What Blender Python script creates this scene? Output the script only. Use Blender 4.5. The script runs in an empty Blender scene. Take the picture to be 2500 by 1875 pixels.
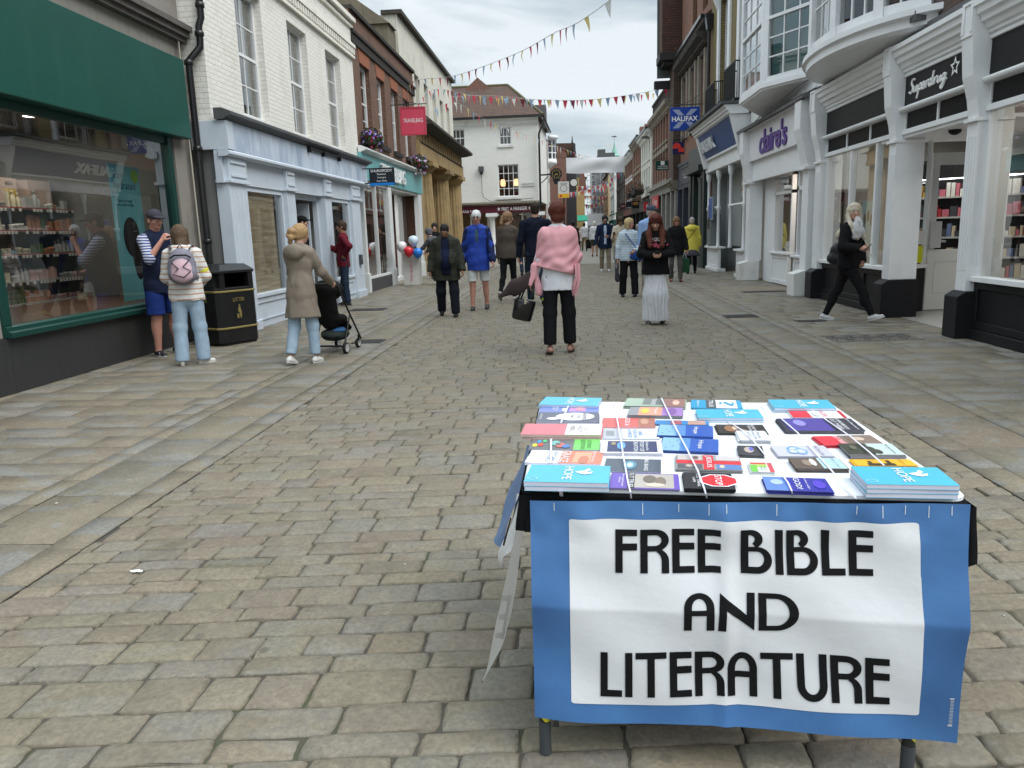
import bpy, bmesh, math, random
import numpy as np
from mathutils import Vector, Matrix
from mathutils.bvhtree import BVHTree
R = math.radians
PI = math.pi
scene = bpy.context.scene
COL = scene.collection
# ------------------ camera
CAM_H, PITCH, ROLL, YAW, FPX = 1.42, R(11.1), R(1.9), R(4.4), 1880.0
cam_data = bpy.data.cameras.new('camera')
cam = bpy.data.objects.new('camera', cam_data)
COL.objects.link(cam)
_f = Vector((-math.sin(YAW)*math.cos(PITCH), math.cos(YAW)*math.cos(PITCH), -math.sin(PITCH)))
_r = Vector((math.cos(YAW), math.sin(YAW), 0)); _u = _r.cross(_f)
_r2 = _r*math.cos(ROLL) - _u*math.sin(ROLL); _u2 = _r*math.sin(ROLL) + _u*math.cos(ROLL)
cam.matrix_world = Matrix(((_r2.x, _u2.x, -_f.x, 0), (_r2.y, _u2.y, -_f.y, 0), (_r2.z, _u2.z, -_f.z, CAM_H), (0, 0, 0, 1)))
cam_data.sensor_width = 36; cam_data.lens = 36*FPX/2500; cam_data.clip_end = 2000; cam_data.clip_start = .05
scene.camera = cam
# ------------------ sky and sun
SUN_EL, SUN_AZ = R(50), R(118)
world = bpy.data.worlds.new('World'); scene.world = world; world.use_nodes = True
nt = world.node_tree; N = nt.nodes; L = nt.links
N.clear()
out = N.new('ShaderNodeOutputWorld'); bg = N.new('ShaderNodeBackground'); bg.inputs['Strength'].default_value = .1
sky = N.new('ShaderNodeTexSky'); sky.sky_type = 'NISHITA'; sky.sun_disc = False
sky.sun_elevation = SUN_EL; sky.sun_rotation = SUN_AZ
tc = N.new('ShaderNodeTexCoord'); sep = N.new('ShaderNodeSeparateXYZ'); L.new(tc.outputs['Generated'], sep.inputs[0])
mp = N.new('ShaderNodeMapping'); mp.inputs['Scale'].default_value = (1, 1, 2.6); L.new(tc.outputs['Generated'], mp.inputs[0])
n1 = N.new('ShaderNodeTexNoise'); n1.inputs['Scale'].default_value = 3.3; n1.inputs['Detail'].default_value = 7
n1.inputs['Roughness'].default_value = .5; n1.inputs['Distortion'].default_value = .35
L.new(mp.outputs[0], n1.inputs['Vector'])
cr = N.new('ShaderNodeValToRGB'); cr.color_ramp.elements[0].position = .40; cr.color_ramp.elements[1].position = .57
cr.color_ramp.elements[0].color = (2.75, 3.4, 3.85, 1); cr.color_ramp.elements[1].color = (5.7, 6.15, 6.4, 1)
L.new(n1.outputs['Fac'], cr.inputs[0])
ms = N.new('ShaderNodeMapRange'); ms.inputs['From Min'].default_value = .25; ms.inputs['From Max'].default_value = 1
ms.inputs['To Min'].default_value = 1.0; ms.inputs['To Max'].default_value = 3.5; L.new(sep.outputs['Z'], ms.inputs['Value'])
vm = N.new('ShaderNodeVectorMath'); vm.operation = 'SCALE'; L.new(cr.outputs[0], vm.inputs[0]); L.new(ms.outputs[0], vm.inputs['Scale'])
mx = N.new('ShaderNodeMix'); mx.data_type = 'RGBA'; mx.inputs[0].default_value = .93
L.new(sky.outputs[0], mx.inputs[6]); L.new(vm.outputs[0], mx.inputs[7])
L.new(mx.outputs[2], bg.inputs['Color']); L.new(bg.outputs[0], out.inputs['Surface'])
sun_d = bpy.data.lights.new('sun', 'SUN'); sun_d.energy = 1.5; sun_d.angle = R(38); sun_d.color = (1, .97, .92)
sun = bpy.data.objects.new('sun', sun_d); COL.objects.link(sun)
_sd = Vector((math.sin(SUN_AZ)*math.cos(SUN_EL), math.cos(SUN_AZ)*math.cos(SUN_EL), math.sin(SUN_EL)))
sun.rotation_euler = _sd.to_track_quat('Z', 'Y').to_euler()
scene.view_settings.view_transform = 'Standard'; scene.view_settings.look = 'None'
scene.view_settings.exposure = .60; scene.view_settings.gamma = 1
scene.cycles.max_bounces = 8; scene.cycles.transparent_max_bounces = 12; scene.cycles.diffuse_bounces = 3
scene.cycles.glossy_bounces = 3; scene.cycles.volume_bounces = 4; scene.cycles.caustics_reflective = False; scene.cycles.caustics_refractive = False
scene.cycles.use_denoising = True; scene.cycles.sample_clamp_indirect = 6
scene.cycles.use_adaptive_sampling = True
# ------------------ objects
def tag(o, label=None, cat=None, group=None, kind=None):
 if label: o['label'] = label
 if cat: o['category'] = cat
 if group: o['group'] = group
 if kind: o['kind'] = kind
 return o
def empty(name, loc=(0, 0, 0), rz=0.0, label=None, cat=None, group=None, parent=None):
 o = bpy.data.objects.new(name, None); COL.objects.link(o)
 o.location = loc; o.rotation_euler = (0, 0, rz); o.empty_display_size = .1
 if parent: o.parent = parent
 return tag(o, label, cat, group)
def copy_tree(o, parent=None):
 c = o.copy(); COL.objects.link(c); c.parent = parent
 for ch in list(o.children): copy_tree(ch, c)
 return c
def flatten(m): return list(m) if isinstance(m, (list, tuple)) else [m]
class MB:
 """collects faces and links them as one mesh object"""
 X = None
 def __init__(s): s.v = []; s.f = []; s.m = []; s.s = []
 def add(s, vs, fs, m=0, sm=False, M=None):
  b = len(s.v)
  if M is not None: vs = [tuple(M @ Vector(p)) for p in vs]
  s.v += [tuple(p) for p in vs]
  for f in fs: s.f.append(tuple(b+i for i in f)); s.m.append(m); s.s.append(sm)
  return s
 def box(s, x0, x1, y0, y1, z0, z1, m=0, M=None):
  return s.add([(x0, y0, z0), (x1, y0, z0), (x1, y1, z0), (x0, y1, z0), (x0, y0, z1), (x1, y0, z1), (x1, y1, z1), (x0, y1, z1)],
                     [(0, 3, 2, 1), (4, 5, 6, 7), (0, 1, 5, 4), (1, 2, 6, 5), (2, 3, 7, 6), (3, 0, 4, 7)], m, False, M)
 def quad(s, a, b, c, d, m=0): return s.add([a, b, c, d], [(0, 1, 2, 3)], m)
 def prism(s, pts, lo, hi, axis='x', m=0, M=None, sm=False):
  """pts: outline (a, b) in the plane across the axis; x->(y,z), y->(x,z), z->(x,y)"""
  n = len(pts)
  def P(p, t): return (t, p[0], p[1]) if axis == 'x' else ((p[0], t, p[1]) if axis == 'y' else (p[0], p[1], t))
  vs = [P(p, lo) for p in pts] + [P(p, hi) for p in pts]
  fs = [tuple(range(n))[::-1], tuple(range(n, 2*n))] + [(i, (i+1) % n, n+(i+1) % n, n+i) for i in range(n)]
  return s.add(vs, fs, m, sm, M)
 def tube(s, path, r, n=8, m=0, cap=True, M=None, flat=1.0):
  path = [Vector(p) for p in path]; k = len(path)
  rs = r if isinstance(r, (list, tuple)) else [r]*k
  vs = []; a = None
  for i, p in enumerate(path):
   t = (path[min(i+1, k-1)]-path[max(i-1, 0)]).normalized()
   if a is None: a = t.orthogonal().normalized()
   else: a = (a-t*a.dot(t)).normalized()
   b = t.cross(a)
   for j in range(n):
    w = 2*PI*j/n; vs.append(p+(a*math.cos(w)+b*math.sin(w)*flat)*rs[i])
  fs = [(i*n+j, i*n+(j+1) % n, (i+1)*n+(j+1) % n, (i+1)*n+j) for i in range(k-1) for j in range(n)]
  s.add(vs, fs, m, True, M)
  if cap:
   s.add([vs[j] for j in range(n)], [tuple(range(n))[::-1]], m, False, M)
   s.add([vs[(k-1)*n+j] for j in range(n)], [tuple(range(n))], m, False, M)
  return s
 def lathe(s, prof, c=(0, 0, 0), n=16, m=0, a0=0, a1=2*PI, sm=True, M=None):
  full = abs(a1-a0-2*PI) < 1e-6; k = n if full else n+1
  vs = [(c[0]+r*math.cos(a0+(a1-a0)*j/n), c[1]+r*math.sin(a0+(a1-a0)*j/n), c[2]+z) for r, z in prof for j in range(k)]
  fs = []
  for i in range(len(prof)-1):
   for j in range(n):
    j2 = (j+1) % k if full else j+1
    fs.append((i*k+j, i*k+j2, (i+1)*k+j2, (i+1)*k+j))
  return s.add(vs, fs, m, sm, M)
 def sphere(s, c, r, n=10, m=0, M=None):
  rr = r if isinstance(r, (list, tuple)) else (r, r, r)
  vs = []; k = n*2
  for i in range(n+1):
   t = PI*i/n
   for j in range(k):
    p = 2*PI*j/k; vs.append((c[0]+rr[0]*math.sin(t)*math.cos(p), c[1]+rr[1]*math.sin(t)*math.sin(p), c[2]-rr[2]*math.cos(t)))
  fs = [(i*k+j, i*k+(j+1) % k, (i+1)*k+(j+1) % k, (i+1)*k+j) for i in range(n) for j in range(k)]
  return s.add(vs, fs, m, True, M)
 def build(s, name, mats, parent=None, bevel=0, loc=None, label=None, cat=None, group=None, kind=None, merge=False):
  me = bpy.data.meshes.new(name)
  if MB.X is not None: s.v = [tuple(MB.X @ Vector(p)) for p in s.v]
  me.from_pydata(s.v, [], s.f)
  mats = flatten(mats)
  for m in mats: me.materials.append(m)
  if len(mats) > 1: me.polygons.foreach_set('material_index', s.m)
  me.polygons.foreach_set('use_smooth', s.s)
  me.validate(); me.update()
  o = bpy.data.objects.new(name, me); COL.objects.link(o)
  if parent: o.parent = parent
  if loc: o.location = loc
  if bevel:
   b = o.modifiers.new('bevel', 'BEVEL'); b.width = bevel; b.segments = 1; b.limit_method = 'ANGLE'
  return tag(o, label, cat, group, kind)
def mesh_from_np(name, v, f, mat, parent=None, smooth=True, color=None, **kw):
 me = bpy.data.meshes.new(name)
 me.vertices.add(len(v)); me.vertices.foreach_set('co', np.asarray(v, np.float32).ravel())
 k = f.shape[1]
 me.loops.add(len(f)*k); me.loops.foreach_set('vertex_index', np.asarray(f, np.int32).ravel())
 me.polygons.add(len(f)); me.polygons.foreach_set('loop_start', np.arange(0, len(f)*k, k, dtype=np.int32))
 me.update(calc_edges=True)
 me.polygons.foreach_set('use_smooth', np.full(len(f), smooth))
 for m in flatten(mat): me.materials.append(m)
 if color is not None:
  at = me.color_attributes.new('tint', 'FLOAT_COLOR', 'POINT'); at.data.foreach_set('color', np.asarray(color, np.float32).ravel())
 o = bpy.data.objects.new(name, me); COL.objects.link(o)
 if parent: o.parent = parent
 return tag(o, **kw)
# ------------------ materials
_mats = {}
class NT:
 def __init__(s, name):
  s.mat = bpy.data.materials.new(name); s.mat.use_nodes = True
  s.t = s.mat.node_tree; s.n = s.t.nodes; s.b = s.n['Principled BSDF']; s.out = s.n['Material Output']
 def new(s, typ, **kw):
  x = s.n.new('ShaderNode'+typ)
  for k, v in kw.items():
   if k in x.inputs: x.inputs[k].default_value = v
   else: setattr(x, k, v)
  return x
 def link(s, a, b): s.t.links.new(a, b)
 def coord(s, scale=(1, 1, 1), kind='Object'):
  t = s.new('TexCoord'); m = s.new('Mapping'); m.inputs['Scale'].default_value = scale
  s.link(t.outputs[kind], m.inputs[0]); return m.outputs[0]
 def noise(s, vec, scale, detail=4, rough=.55, dist=0):
  x = s.new('TexNoise', Scale=scale, Detail=detail, Roughness=rough, Distortion=dist); s.link(vec, x.inputs['Vector']); return x.outputs['Fac']
 def mix(s, fac, a, b, blend='MIX'):
  x = s.new('Mix', data_type='RGBA', blend_type=blend)
  for sock, v in ((x.inputs[0], fac), (x.inputs[6], a), (x.inputs[7], b)):
   if hasattr(v, 'is_output'): s.link(v, sock)
   elif isinstance(v, (int, float)): sock.default_value = v
   else: sock.default_value = (*v, 1)
  return x.outputs[2]
 def ramp(s, fac, *st):
  x = s.new('ValToRGB'); e = x.color_ramp.elements
  while len(e) < len(st): e.new(.5)
  for i, (p, c) in enumerate(st):
   e[i].position = p; e[i].color = (c, c, c, 1) if isinstance(c, (int, float)) else (*c, 1)
  s.link(fac, x.inputs[0]); return x.outputs[0]
 def bump(s, h, strength=.3, dist=.01):
  x = s.new('Bump', Strength=strength, Distance=dist); s.link(h, x.inputs['Height']); s.link(x.outputs[0], s.b.inputs['Normal'])
 def base(s, v):
  if hasattr(v, 'is_output'): s.link(v, s.b.inputs['Base Color'])
  else: s.b.inputs['Base Color'].default_value = (*v, 1)
def mat(name, col, rough=.6, var=.12, scale=6, metal=0, bump=0, bscale=60, spec=.3, emit=0, coat=0, streak=0, dirt=0):
 """painted, cloth, metal or stone surface with a little colour variation"""
 if name in _mats: return _mats[name]
 a = NT(name); b = a.b
 b.inputs['Roughness'].default_value = rough; b.inputs['Metallic'].default_value = metal
 b.inputs['Specular IOR Level'].default_value = spec; b.inputs['Coat Weight'].default_value = coat
 c = a.coord()
 f = a.noise(c, scale, 5, .6)
 lo = tuple(x*(1-var) for x in col); hi = tuple(min(1, x*(1+var)) for x in col)
 o = a.mix(f, lo, hi)
 if streak:
  c2 = a.coord((9, 9, .5)); s_ = a.noise(c2, 2.2, 5, .6)
  o = a.mix(a.ramp(s_, (.5, 0.), (.75, streak)), o, tuple(x*.35 for x in col))
 if dirt:
  d_ = a.noise(c, scale*.35, 8, .7)
  o = a.mix(a.ramp(d_, (.5, 0.), (.68, dirt)), o, (.06, .055, .045))
 a.base(o)
 if bump: a.bump(a.noise(c, bscale, 4, .6), bump, .004)
 if emit:
  b.inputs['Emission Color'].default_value = (*col, 1); b.inputs['Emission Strength'].default_value = emit
 _mats[name] = a.mat
 return a.mat
def brick_mat(name, c1, c2, mortar, bw=.225, bh=.075, ms=.012, bump=.5, stain=.0, stain_col=(.03, .03, .03), flat=1.0, mort_rough=.9, var=.6):
 if name in _mats: return _mats[name]
 a = NT(name)
 t = a.new('TexCoord'); s = a.new('SeparateXYZ'); a.link(t.outputs['Object'], s.inputs[0])
 ad = a.new('Math', operation='ADD'); a.link(s.outputs[0], ad.inputs[0]); a.link(s.outputs[1], ad.inputs[1])
 cb = a.new('CombineXYZ'); a.link(ad.outputs[0], cb.inputs[0]); a.link(s.outputs[2], cb.inputs[1])
 nz = a.new('TexNoise', Scale=5.0, Detail=2.0); a.link(t.outputs['Object'], nz.inputs['Vector'])
 vm = a.new('VectorMath', operation='MULTIPLY_ADD'); vm.inputs[1].default_value = (.012, .012, 0)
 a.link(nz.outputs['Color'], vm.inputs[0]); a.link(cb.outputs[0], vm.inputs[2])
 b = a.new('TexBrick', offset=.5, Scale=1.0); b.inputs['Mortar Size'].default_value = ms; b.inputs['Brick Width'].default_value = bw
 b.inputs['Row Height'].default_value = bh; b.inputs['Mortar Smooth'].default_value = .25; b.inputs['Bias'].default_value = 0
 b.inputs['Color1'].default_value = (*c1, 1); b.inputs['Color2'].default_value = (*c2, 1); b.inputs['Mortar'].default_value = (*mortar, 1)
 a.link(vm.outputs[0], b.inputs['Vector'])
 c = a.coord(); n = a.noise(c, 1.3, 8, .65); n2 = a.noise(c, 14, 4, .6)
 o = a.mix(a.ramp(n2, (.3, 0.), (.75, var)), b.outputs['Color'], tuple(x*.55 for x in c2))
 if stain: o = a.mix(a.ramp(n, (.5, 0.), (.66, stain)), o, stain_col)
 a.base(o); a.b.inputs['Roughness'].default_value = mort_rough
 sub = a.new('Math', operation='MULTIPLY_ADD'); sub.inputs[1].default_value = -1.0
 a.link(b.outputs['Fac'], sub.inputs[0]); a.link(n2, sub.inputs[2])
 a.bump(sub.outputs[0], bump, .012)
 _mats[name] = a.mat
 return a.mat
def glass_mat(name='window_glass', tint=(.86, .9, .9), refl=1.0, rough=.0):
 if name in _mats: return _mats[name]
 a = NT(name); a.n.remove(a.b)
 tr = a.new('BsdfTransparent'); tr.inputs[0].default_value = (*tint, 1)
 gl = a.new('BsdfGlossy'); gl.inputs['Color'].default_value = (1, 1, 1, 1); gl.inputs['Roughness'].default_value = rough
 lw = a.new('LayerWeight'); pw = a.new('Math', operation='POWER'); pw.inputs[1].default_value = 4.2; a.link(lw.outputs['Facing'], pw.inputs[0]); fr = a.new('Math', operation='MULTIPLY_ADD'); fr.inputs[1].default_value = .9; fr.inputs[2].default_value = .07; a.link(pw.outputs[0], fr.inputs[0])
 c = a.coord(); nz = a.noise(c, .9, 2, .4); bp = a.new('Bump', Strength=.05, Distance=.03); a.link(nz, bp.inputs['Height'])
 a.link(bp.outputs[0], gl.inputs['Normal'])
 m = a.new('Math', operation='MULTIPLY'); m.use_clamp = True; m.inputs[1].default_value = refl; a.link(fr.outputs[0], m.inputs[0])
 ms = a.new('MixShader'); a.link(m.outputs[0], ms.inputs[0]); a.link(tr.outputs[0], ms.inputs[1]); a.link(gl.outputs[0], ms.inputs[2])
 a.link(ms.outputs[0], a.out.inputs['Surface'])
 _mats[name] = a.mat
 return a.mat
def tile_mat(name, c1, c2, bh=.11, bw=.17):
 return brick_mat(name, c1, c2, tuple(x*.25 for x in c1), bw, bh, .012, 1.0, .5, (.05, .045, .03), var=.8)
GLASS = glass_mat(); GLASS_UP = glass_mat('sash_glass', (.7, .74, .74), 1.6)
# ------------------ text
def text_geo(txt, w=None, h=None, bold=0.0, shear=0.0, space=1.0, align='CENTER', line=1.0):
 cu = bpy.data.curves.new('t', 'FONT'); cu.body = txt; cu.align_x = align; cu.offset = bold; cu.shear = shear
 cu.space_character = space; cu.space_line = line; cu.resolution_u = 3; cu.fill_mode = 'FRONT' if hasattr(cu, 'fill_mode') else cu.fill_mode
 ob = bpy.data.objects.new('t', cu); me = bpy.data.meshes.new_from_object(ob)
 v = np.array([x.co[:] for x in me.vertices]); f = [tuple(p.vertices) for p in me.polygons]
 bpy.data.objects.remove(ob); bpy.data.curves.remove(cu); bpy.data.meshes.remove(me)
 if len(v) == 0: return v, f
 lo = v.min(0); hi = v.max(0)
 v = v-(lo+hi)/2
 sx = w/(hi[0]-lo[0]) if w else None; sy = h/(hi[1]-lo[1]) if h else None
 if sx is None: sx = sy
 if sy is None: sy = sx
 v[:, 0] *= sx; v[:, 1] *= sy; v[:, 2] = 0
 return v, f
def text_obj(name, txt, m, M, parent=None, w=None, h=None, depth=0.0, **kw):
 """M maps text plane (x right, y up, z toward reader) into the parent's space"""
 v, f = text_geo(txt, w, h, **kw)
 mb = MB(); vs = [M @ Vector(p) for p in v]
 nrm = (M.to_3x3() @ Vector((0, 0, 1))).normalized()
 if depth:
  mb.add([p+nrm*depth for p in vs], f)
  edges = {}
  for fc in f:
   for i in range(len(fc)):
    e = (fc[i], fc[(i+1) % len(fc)]); edges[e] = 1
  side = [e for e in edges if (e[1], e[0]) not in edges]
  b = len(vs)
  mb.add(vs+[p+nrm*depth for p in vs], [(a_, b_, b_+b, a_+b) for a_, b_ in side])
 else: mb.add(vs, f)
 return mb.build(name, m, parent)
def facing(x, y, z):
 """text lying on a facade in its local frame, read from outside (-y)"""
 return Matrix(((1, 0, 0, x), (0, 0, -1, y), (0, 1, 0, z), (0, 0, 0, 1)))
# ------------------ ground
def stone_mat(name, bump=.55, patch=.5, rough=.75):
 a = NT(name)
 at = a.new('Attribute', attribute_name='tint')
 se = a.new('Math', operation='MULTIPLY'); se.inputs[1].default_value = 37.0
 a.link(at.outputs['Alpha'], se.inputs[0])
 t = a.new('TexCoord')
 def nz(scale, detail, rough=.6, dist=0, stretch=None):
  x = a.new('TexNoise', noise_dimensions='4D', Scale=scale, Detail=detail, Roughness=rough, Distortion=dist)
  if stretch:
   m = a.new('Mapping'); m.inputs['Scale'].default_value = stretch; a.link(t.outputs['Object'], m.inputs[0]); a.link(m.outputs[0], x.inputs['Vector'])
  else: a.link(t.outputs['Object'], x.inputs['Vector'])
  a.link(se.outputs[0], x.inputs['W']); return x.outputs['Fac']
 big = nz(2.0, 3, .5, .8, (1, 1.6, 1)); fine = nz(55, 6, .7); mid = nz(11, 6, .65, .6)
 c = a.mix(a.ramp(big, (.52, 0.), (.56, patch)), at.outputs['Color'], (.215, .228, .235))
 c = a.mix(a.ramp(mid, (.3, .0), (.75, .5)), c, (.37, .325, .235))
 c = a.mix(a.ramp(fine, (.3, .75), (.7, 0.)), c, (.095, .083, .064))
 sp = a.noise(t.outputs['Object'], 1.1, 8, .75)
 c = a.mix(a.ramp(sp, (.54, 0.), (.74, .45)), c, (.11, .10, .085))
 spots = a.new('TexVoronoi', Scale=3.1, Randomness=1.0); a.link(t.outputs['Object'], spots.inputs['Vector'])
 c = a.mix(a.ramp(spots.outputs['Distance'], (.045, .55), (.075, 0.)), c, (.07, .065, .06))
 a.base(c); a.b.inputs['Roughness'].default_value = rough; a.b.inputs['Specular IOR Level'].default_value = .35
 ad = a.new('Math', operation='MULTIPLY_ADD'); ad.inputs[1].default_value = 2.5; a.link(mid, ad.inputs[0]); a.link(fine, ad.inputs[2])
 a.bump(ad.outputs[0], bump, .006)
 return a.mat
STONE = stone_mat('worn_sett_stone', .6, .3)
SLAB = stone_mat('york_slab_stone', .35, .75)
JOINT = mat('joint_dirt', (.075, .068, .05), .95, .4, 8, bump=.5)
_m = NT('joint_dirt_moss'); _c = _m.coord()
_m.base(_m.mix(_m.ramp(_m.noise(_c, 1.7, 6, .7), (.5, 0.), (.66, .8)), (.062, .055, .043), (.05, .07, .018))); _m.b.inputs['Roughness'].default_value = .95
JOINT2 = _m.mat
rng = np.random.default_rng(4)
PAL_SETT = np.array([(.262, .242, .196), (.248, .230, .188), (.278, .256, .206), (.252, .240, .205), (.238, .238, .228), (.29, .26, .203), (.262, .232, .195), (.255, .238, .194), (.268, .248, .2)])
PAL_SLAB = np.array([(.268, .25, .208), (.258, .24, .2), (.285, .262, .214), (.25, .248, .235), (.272, .25, .203)])
def stones(name, rects, us, round_k, prof, lift, pal, m, skew=0.0, jit=0.0, **kw):
 """rects: x0, x1, y0, y1 of each stone; us: grid lines in -1..1; prof: height drop at |u|"""
 rc = np.array(rects); n = len(rc); k = len(us)
 U, V = np.meshgrid(us, us, indexing='ij'); U = U.ravel(); V = V.ravel()
 pu = U*(1-round_k*V**4); pv = V*(1-round_k*U**4)
 cx = (rc[:, 0]+rc[:, 1])/2; cy = (rc[:, 2]+rc[:, 3])/2; ax = (rc[:, 1]-rc[:, 0])/2; ay = (rc[:, 3]-rc[:, 2])/2
 edge = np.maximum(np.abs(U), np.abs(V))
 z = -np.interp(edge, prof[0], prof[1])
 X = cx[:, None]+ax[:, None]*pu[None]; Y = cy[:, None]+ay[:, None]*pv[None]
 if jit:
  jx = rng.normal(0, jit, (n, k*k)); jy = rng.normal(0, jit, (n, k*k)); on = (edge > .7)[None]
  X = X+jx*on; Y = Y+jy*on
 Y = Y+skew*X
 Z = np.broadcast_to(z[None], X.shape)+rng.normal(0, lift, (n, 1))+rng.normal(0, lift, (n, 1))*U[None]*.6+rng.normal(0, lift*.8, (n, 1))*V[None]*.6
 if lift > .001: Z = Z+rng.normal(0, lift*.25, X.shape)
 v = np.stack([X, Y, Z], -1).reshape(-1, 3)
 i, j = np.meshgrid(np.arange(k-1), np.arange(k-1), indexing='ij'); b = (i*k+j).ravel()
 q = np.stack([b, b+k, b+k+1, b+1], -1)
 f = (q[None]+(np.arange(n)*k*k)[:, None, None]).reshape(-1, 4)
 base = pal[rng.integers(0, len(pal), n)]*np.array([.71, .648, .572])*rng.normal(1, .10, (n, 1))*rng.normal(1, .022, (n, 3))
 col = np.concatenate([base, rng.random((n, 1))], 1)
 col = np.repeat(col, k*k, 0)
 return mesh_from_np(name, v, f, m, color=col, kind='structure', **kw)
XL, XR = -2.35, 2.30
SK = .085
near, far_ = [], []
y = .5
while y < 34:
 d = rng.choice([.105, .13, .145, .165, .19]) if y > 1 else .15
 x = XL-.02-rng.random()*.2
 while x < XR:
  w = rng.uniform(.16, .35); x1 = min(x+w, XR)
  if XR-x1 < .09: x1 = XR
  g = .0016
  r = (max(x, XL)+g, x1-g, y+g*.7, y+d-g*.7)
  if r[1]-r[0] > .05: (near if y < 7 else far_).append(r)
  x = x1 if x1 < XR else 99
 y += d
hx, hy = -1.67, 3.16
sunk = [r for r in near if r[0] < hx < r[1] and r[2]+SK*hx < hy < r[3]+SK*hx]; near = [r for r in near if r not in sunk]
stones('setts', near, np.array([-1, -.965, -.87, -.45, 0, .45, .87, .965, 1]), .04, ([0, .8, .96, 1], [0, .001, .005, .018]), .0022, PAL_SETT, STONE, SK, .0022)
o_ = stones('sunken_sett', sunk, np.array([-1, -.9, -.5, 0, .5, .9, 1]), .06, ([0, .8, 1], [0, .002, .012]), .003, PAL_SETT*np.array([.5, .55, .42]), STONE, SK, .004); o_.location.z = -.007
stones('far_setts', far_, np.array([-1, -.9, .9, 1]), .02, ([0, .88, 1], [0, .001, .014]), .002, PAL_SETT, STONE, SK, .001)
def slab_rows(x0, x1, y0, y1, dr, wr, g=.0048, full=False):
 res = []; y = y0
 while y < y1:
  d = rng.uniform(*dr)
  if full: res.append((x0+g, x1-g, y+g, y+d-g))
  else:
   x = x0-rng.random()*wr[0]*.8
   while x < x1-.01:
    w = rng.uniform(*wr); xe = min(x+w, x1)
    if x1-xe < .14: xe = x1
    if xe-max(x, x0) > .03: res.append((max(x, x0)+g, xe-g, y+g, y+d-g))
    x = xe
  y += d
 return res
sl = []
for s, e0 in ((-1, XL), (1, XR)):
 def bx(a, b): return (e0-b, e0-a) if s < 0 else (e0+a, e0+b)
 sl += slab_rows(*bx(0, .19), .5, 34, (.28, .5), None, full=True)
 sl += slab_rows(*bx(.19, .67), .5, 34, (.5, .85), None, full=True)
 sl += slab_rows(*bx(.67, .83), .5, 34, (.3, .6), None, full=True)
 sl += slab_rows(*((-6.4, XL-.83) if s < 0 else (XR+.83, 6.9)), .5, 34, (.26, .46), (.45, .95))
stones('pavement', sl, np.array([-1, -.985, 0, .985, 1]), .0, ([0, .98, 1], [0, .0, .008]), .0008, PAL_SLAB, SLAB, .0)
mb = MB(); mb.quad((-60, -12, -.0125), (60, -12, -.0125), (60, 400, -.0125), (-60, 400, -.0125))
mb.build('ground', JOINT2, kind='structure')
a = NT('far_sett_paving'); c = a.coord()
o = a.mix(a.noise(c, 1.5, 8, .7), (.215, .2, .165), (.275, .255, .21)); o = a.mix(a.ramp(a.noise(a.coord((1, 7, 1)), 3, 4, .6), (.45, 0.), (.7, .4)), o, (.15, .14, .115)); a.base(o)
a.b.inputs['Roughness'].default_value = .8
mb = MB(); mb.quad((-60, 33.8, -.004), (60, 33.8, -.004), (60, 390, -.004), (-60, 390, -.004)); mb.build('road', a.mat, kind='structure')
mb = MB(); mb.quad((-60, -12, -.006), (60, -12, -.006), (60, .5, -.006), (-60, .5, -.006)); mb.build('near_road', a.mat, kind='structure')
IRON = mat('cast_iron', (.05, .048, .045), .5, .3, 20, metal=.4, bump=.3)
def drain(x, y, w, d, bars, label, rz=0, dirx=True):
 t = empty('drain_grate', (x, y, .002), rz, label, 'drain cover', 'drain covers in the paving')
 mb = MB(); e = .02
 mb.box(-w/2, w/2, -d/2, -d/2+e, -.01, .006); mb.box(-w/2, w/2, d/2-e, d/2, -.01, .006)
 mb.box(-w/2, -w/2+e, -d/2+e, d/2-e, -.01, .006); mb.box(w/2-e, w/2, -d/2+e, d/2-e, -.01, .006)
 mb.build('frame', IRON, t)
 mb = MB()
 for i in range(bars):
  cx = -w/2+e+(w-2*e)*(i+.5)/bars; b = (w-2*e)/bars*.27
  mb.box(cx-b, cx+b, -d/2+e, d/2-e, -.01, .004)
 mb.build('grating', IRON, t)
 mb = MB(); mb.quad((-w/2, -d/2, .0005), (w/2, -d/2, .0005), (w/2, d/2, .0005), (-w/2, d/2, .0005)); mb.build('pit', mat('pit_black', (.01, .01, .01), .9), t)
 return t
drain(-2.78, 10.45, .42, .36, 9, 'slotted iron drain grate ahead of the pushchair wheels')
drain(-4.0, 15.2, .7, .45, 12, 'faint grey slotted grate beside the pale blue shopfront')
drain(2.72, 12.45, .5, .36, 10, 'slotted iron drain grate on the right before the black and white trainers')
drain(3.55, 11.6, .42, .2, 8, 'small dark inset cover by the vaping woman\'s feet')
drain(4.2, 17.0, .9, .3, 16, 'long narrow rough grate in front of the white jewellery shop door')
t = empty('manhole_cover', (3.72, 9.75, .003), R(4), 'dark patterned metal cover plate in front of the black plinth', 'manhole cover')
a = NT('patterned_iron'); c = a.coord()
w = a.new('TexVoronoi', Scale=26.0); a.link(c, w.inputs['Vector'])
a.base(a.mix(w.outputs['Distance'], (.03, .028, .025), (.16, .145, .12))); a.b.inputs['Roughness'].default_value = .7; a.bump(w.outputs['Distance'], .8, .01)
mb = MB(); mb.box(-.52, .52, -.3, .3, -.008, .004); mb.build('plate', a.mat, t, bevel=.003)
mb = MB()
for k in range(9):
 x_ = -.44+.11*k
 mb.lathe([(.02, .004), (.045, .009), (.05, .004)], (x_, 0, 0), 12); mb.lathe([(.02, .004), (.045, .009), (.05, .004)], (x_, .15*(-1)**k, 0), 12)
mb.build('boss_pattern', IRON, t)
GUM = mat('pale_gum', (.40, .38, .35), .8)
k = 0
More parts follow.
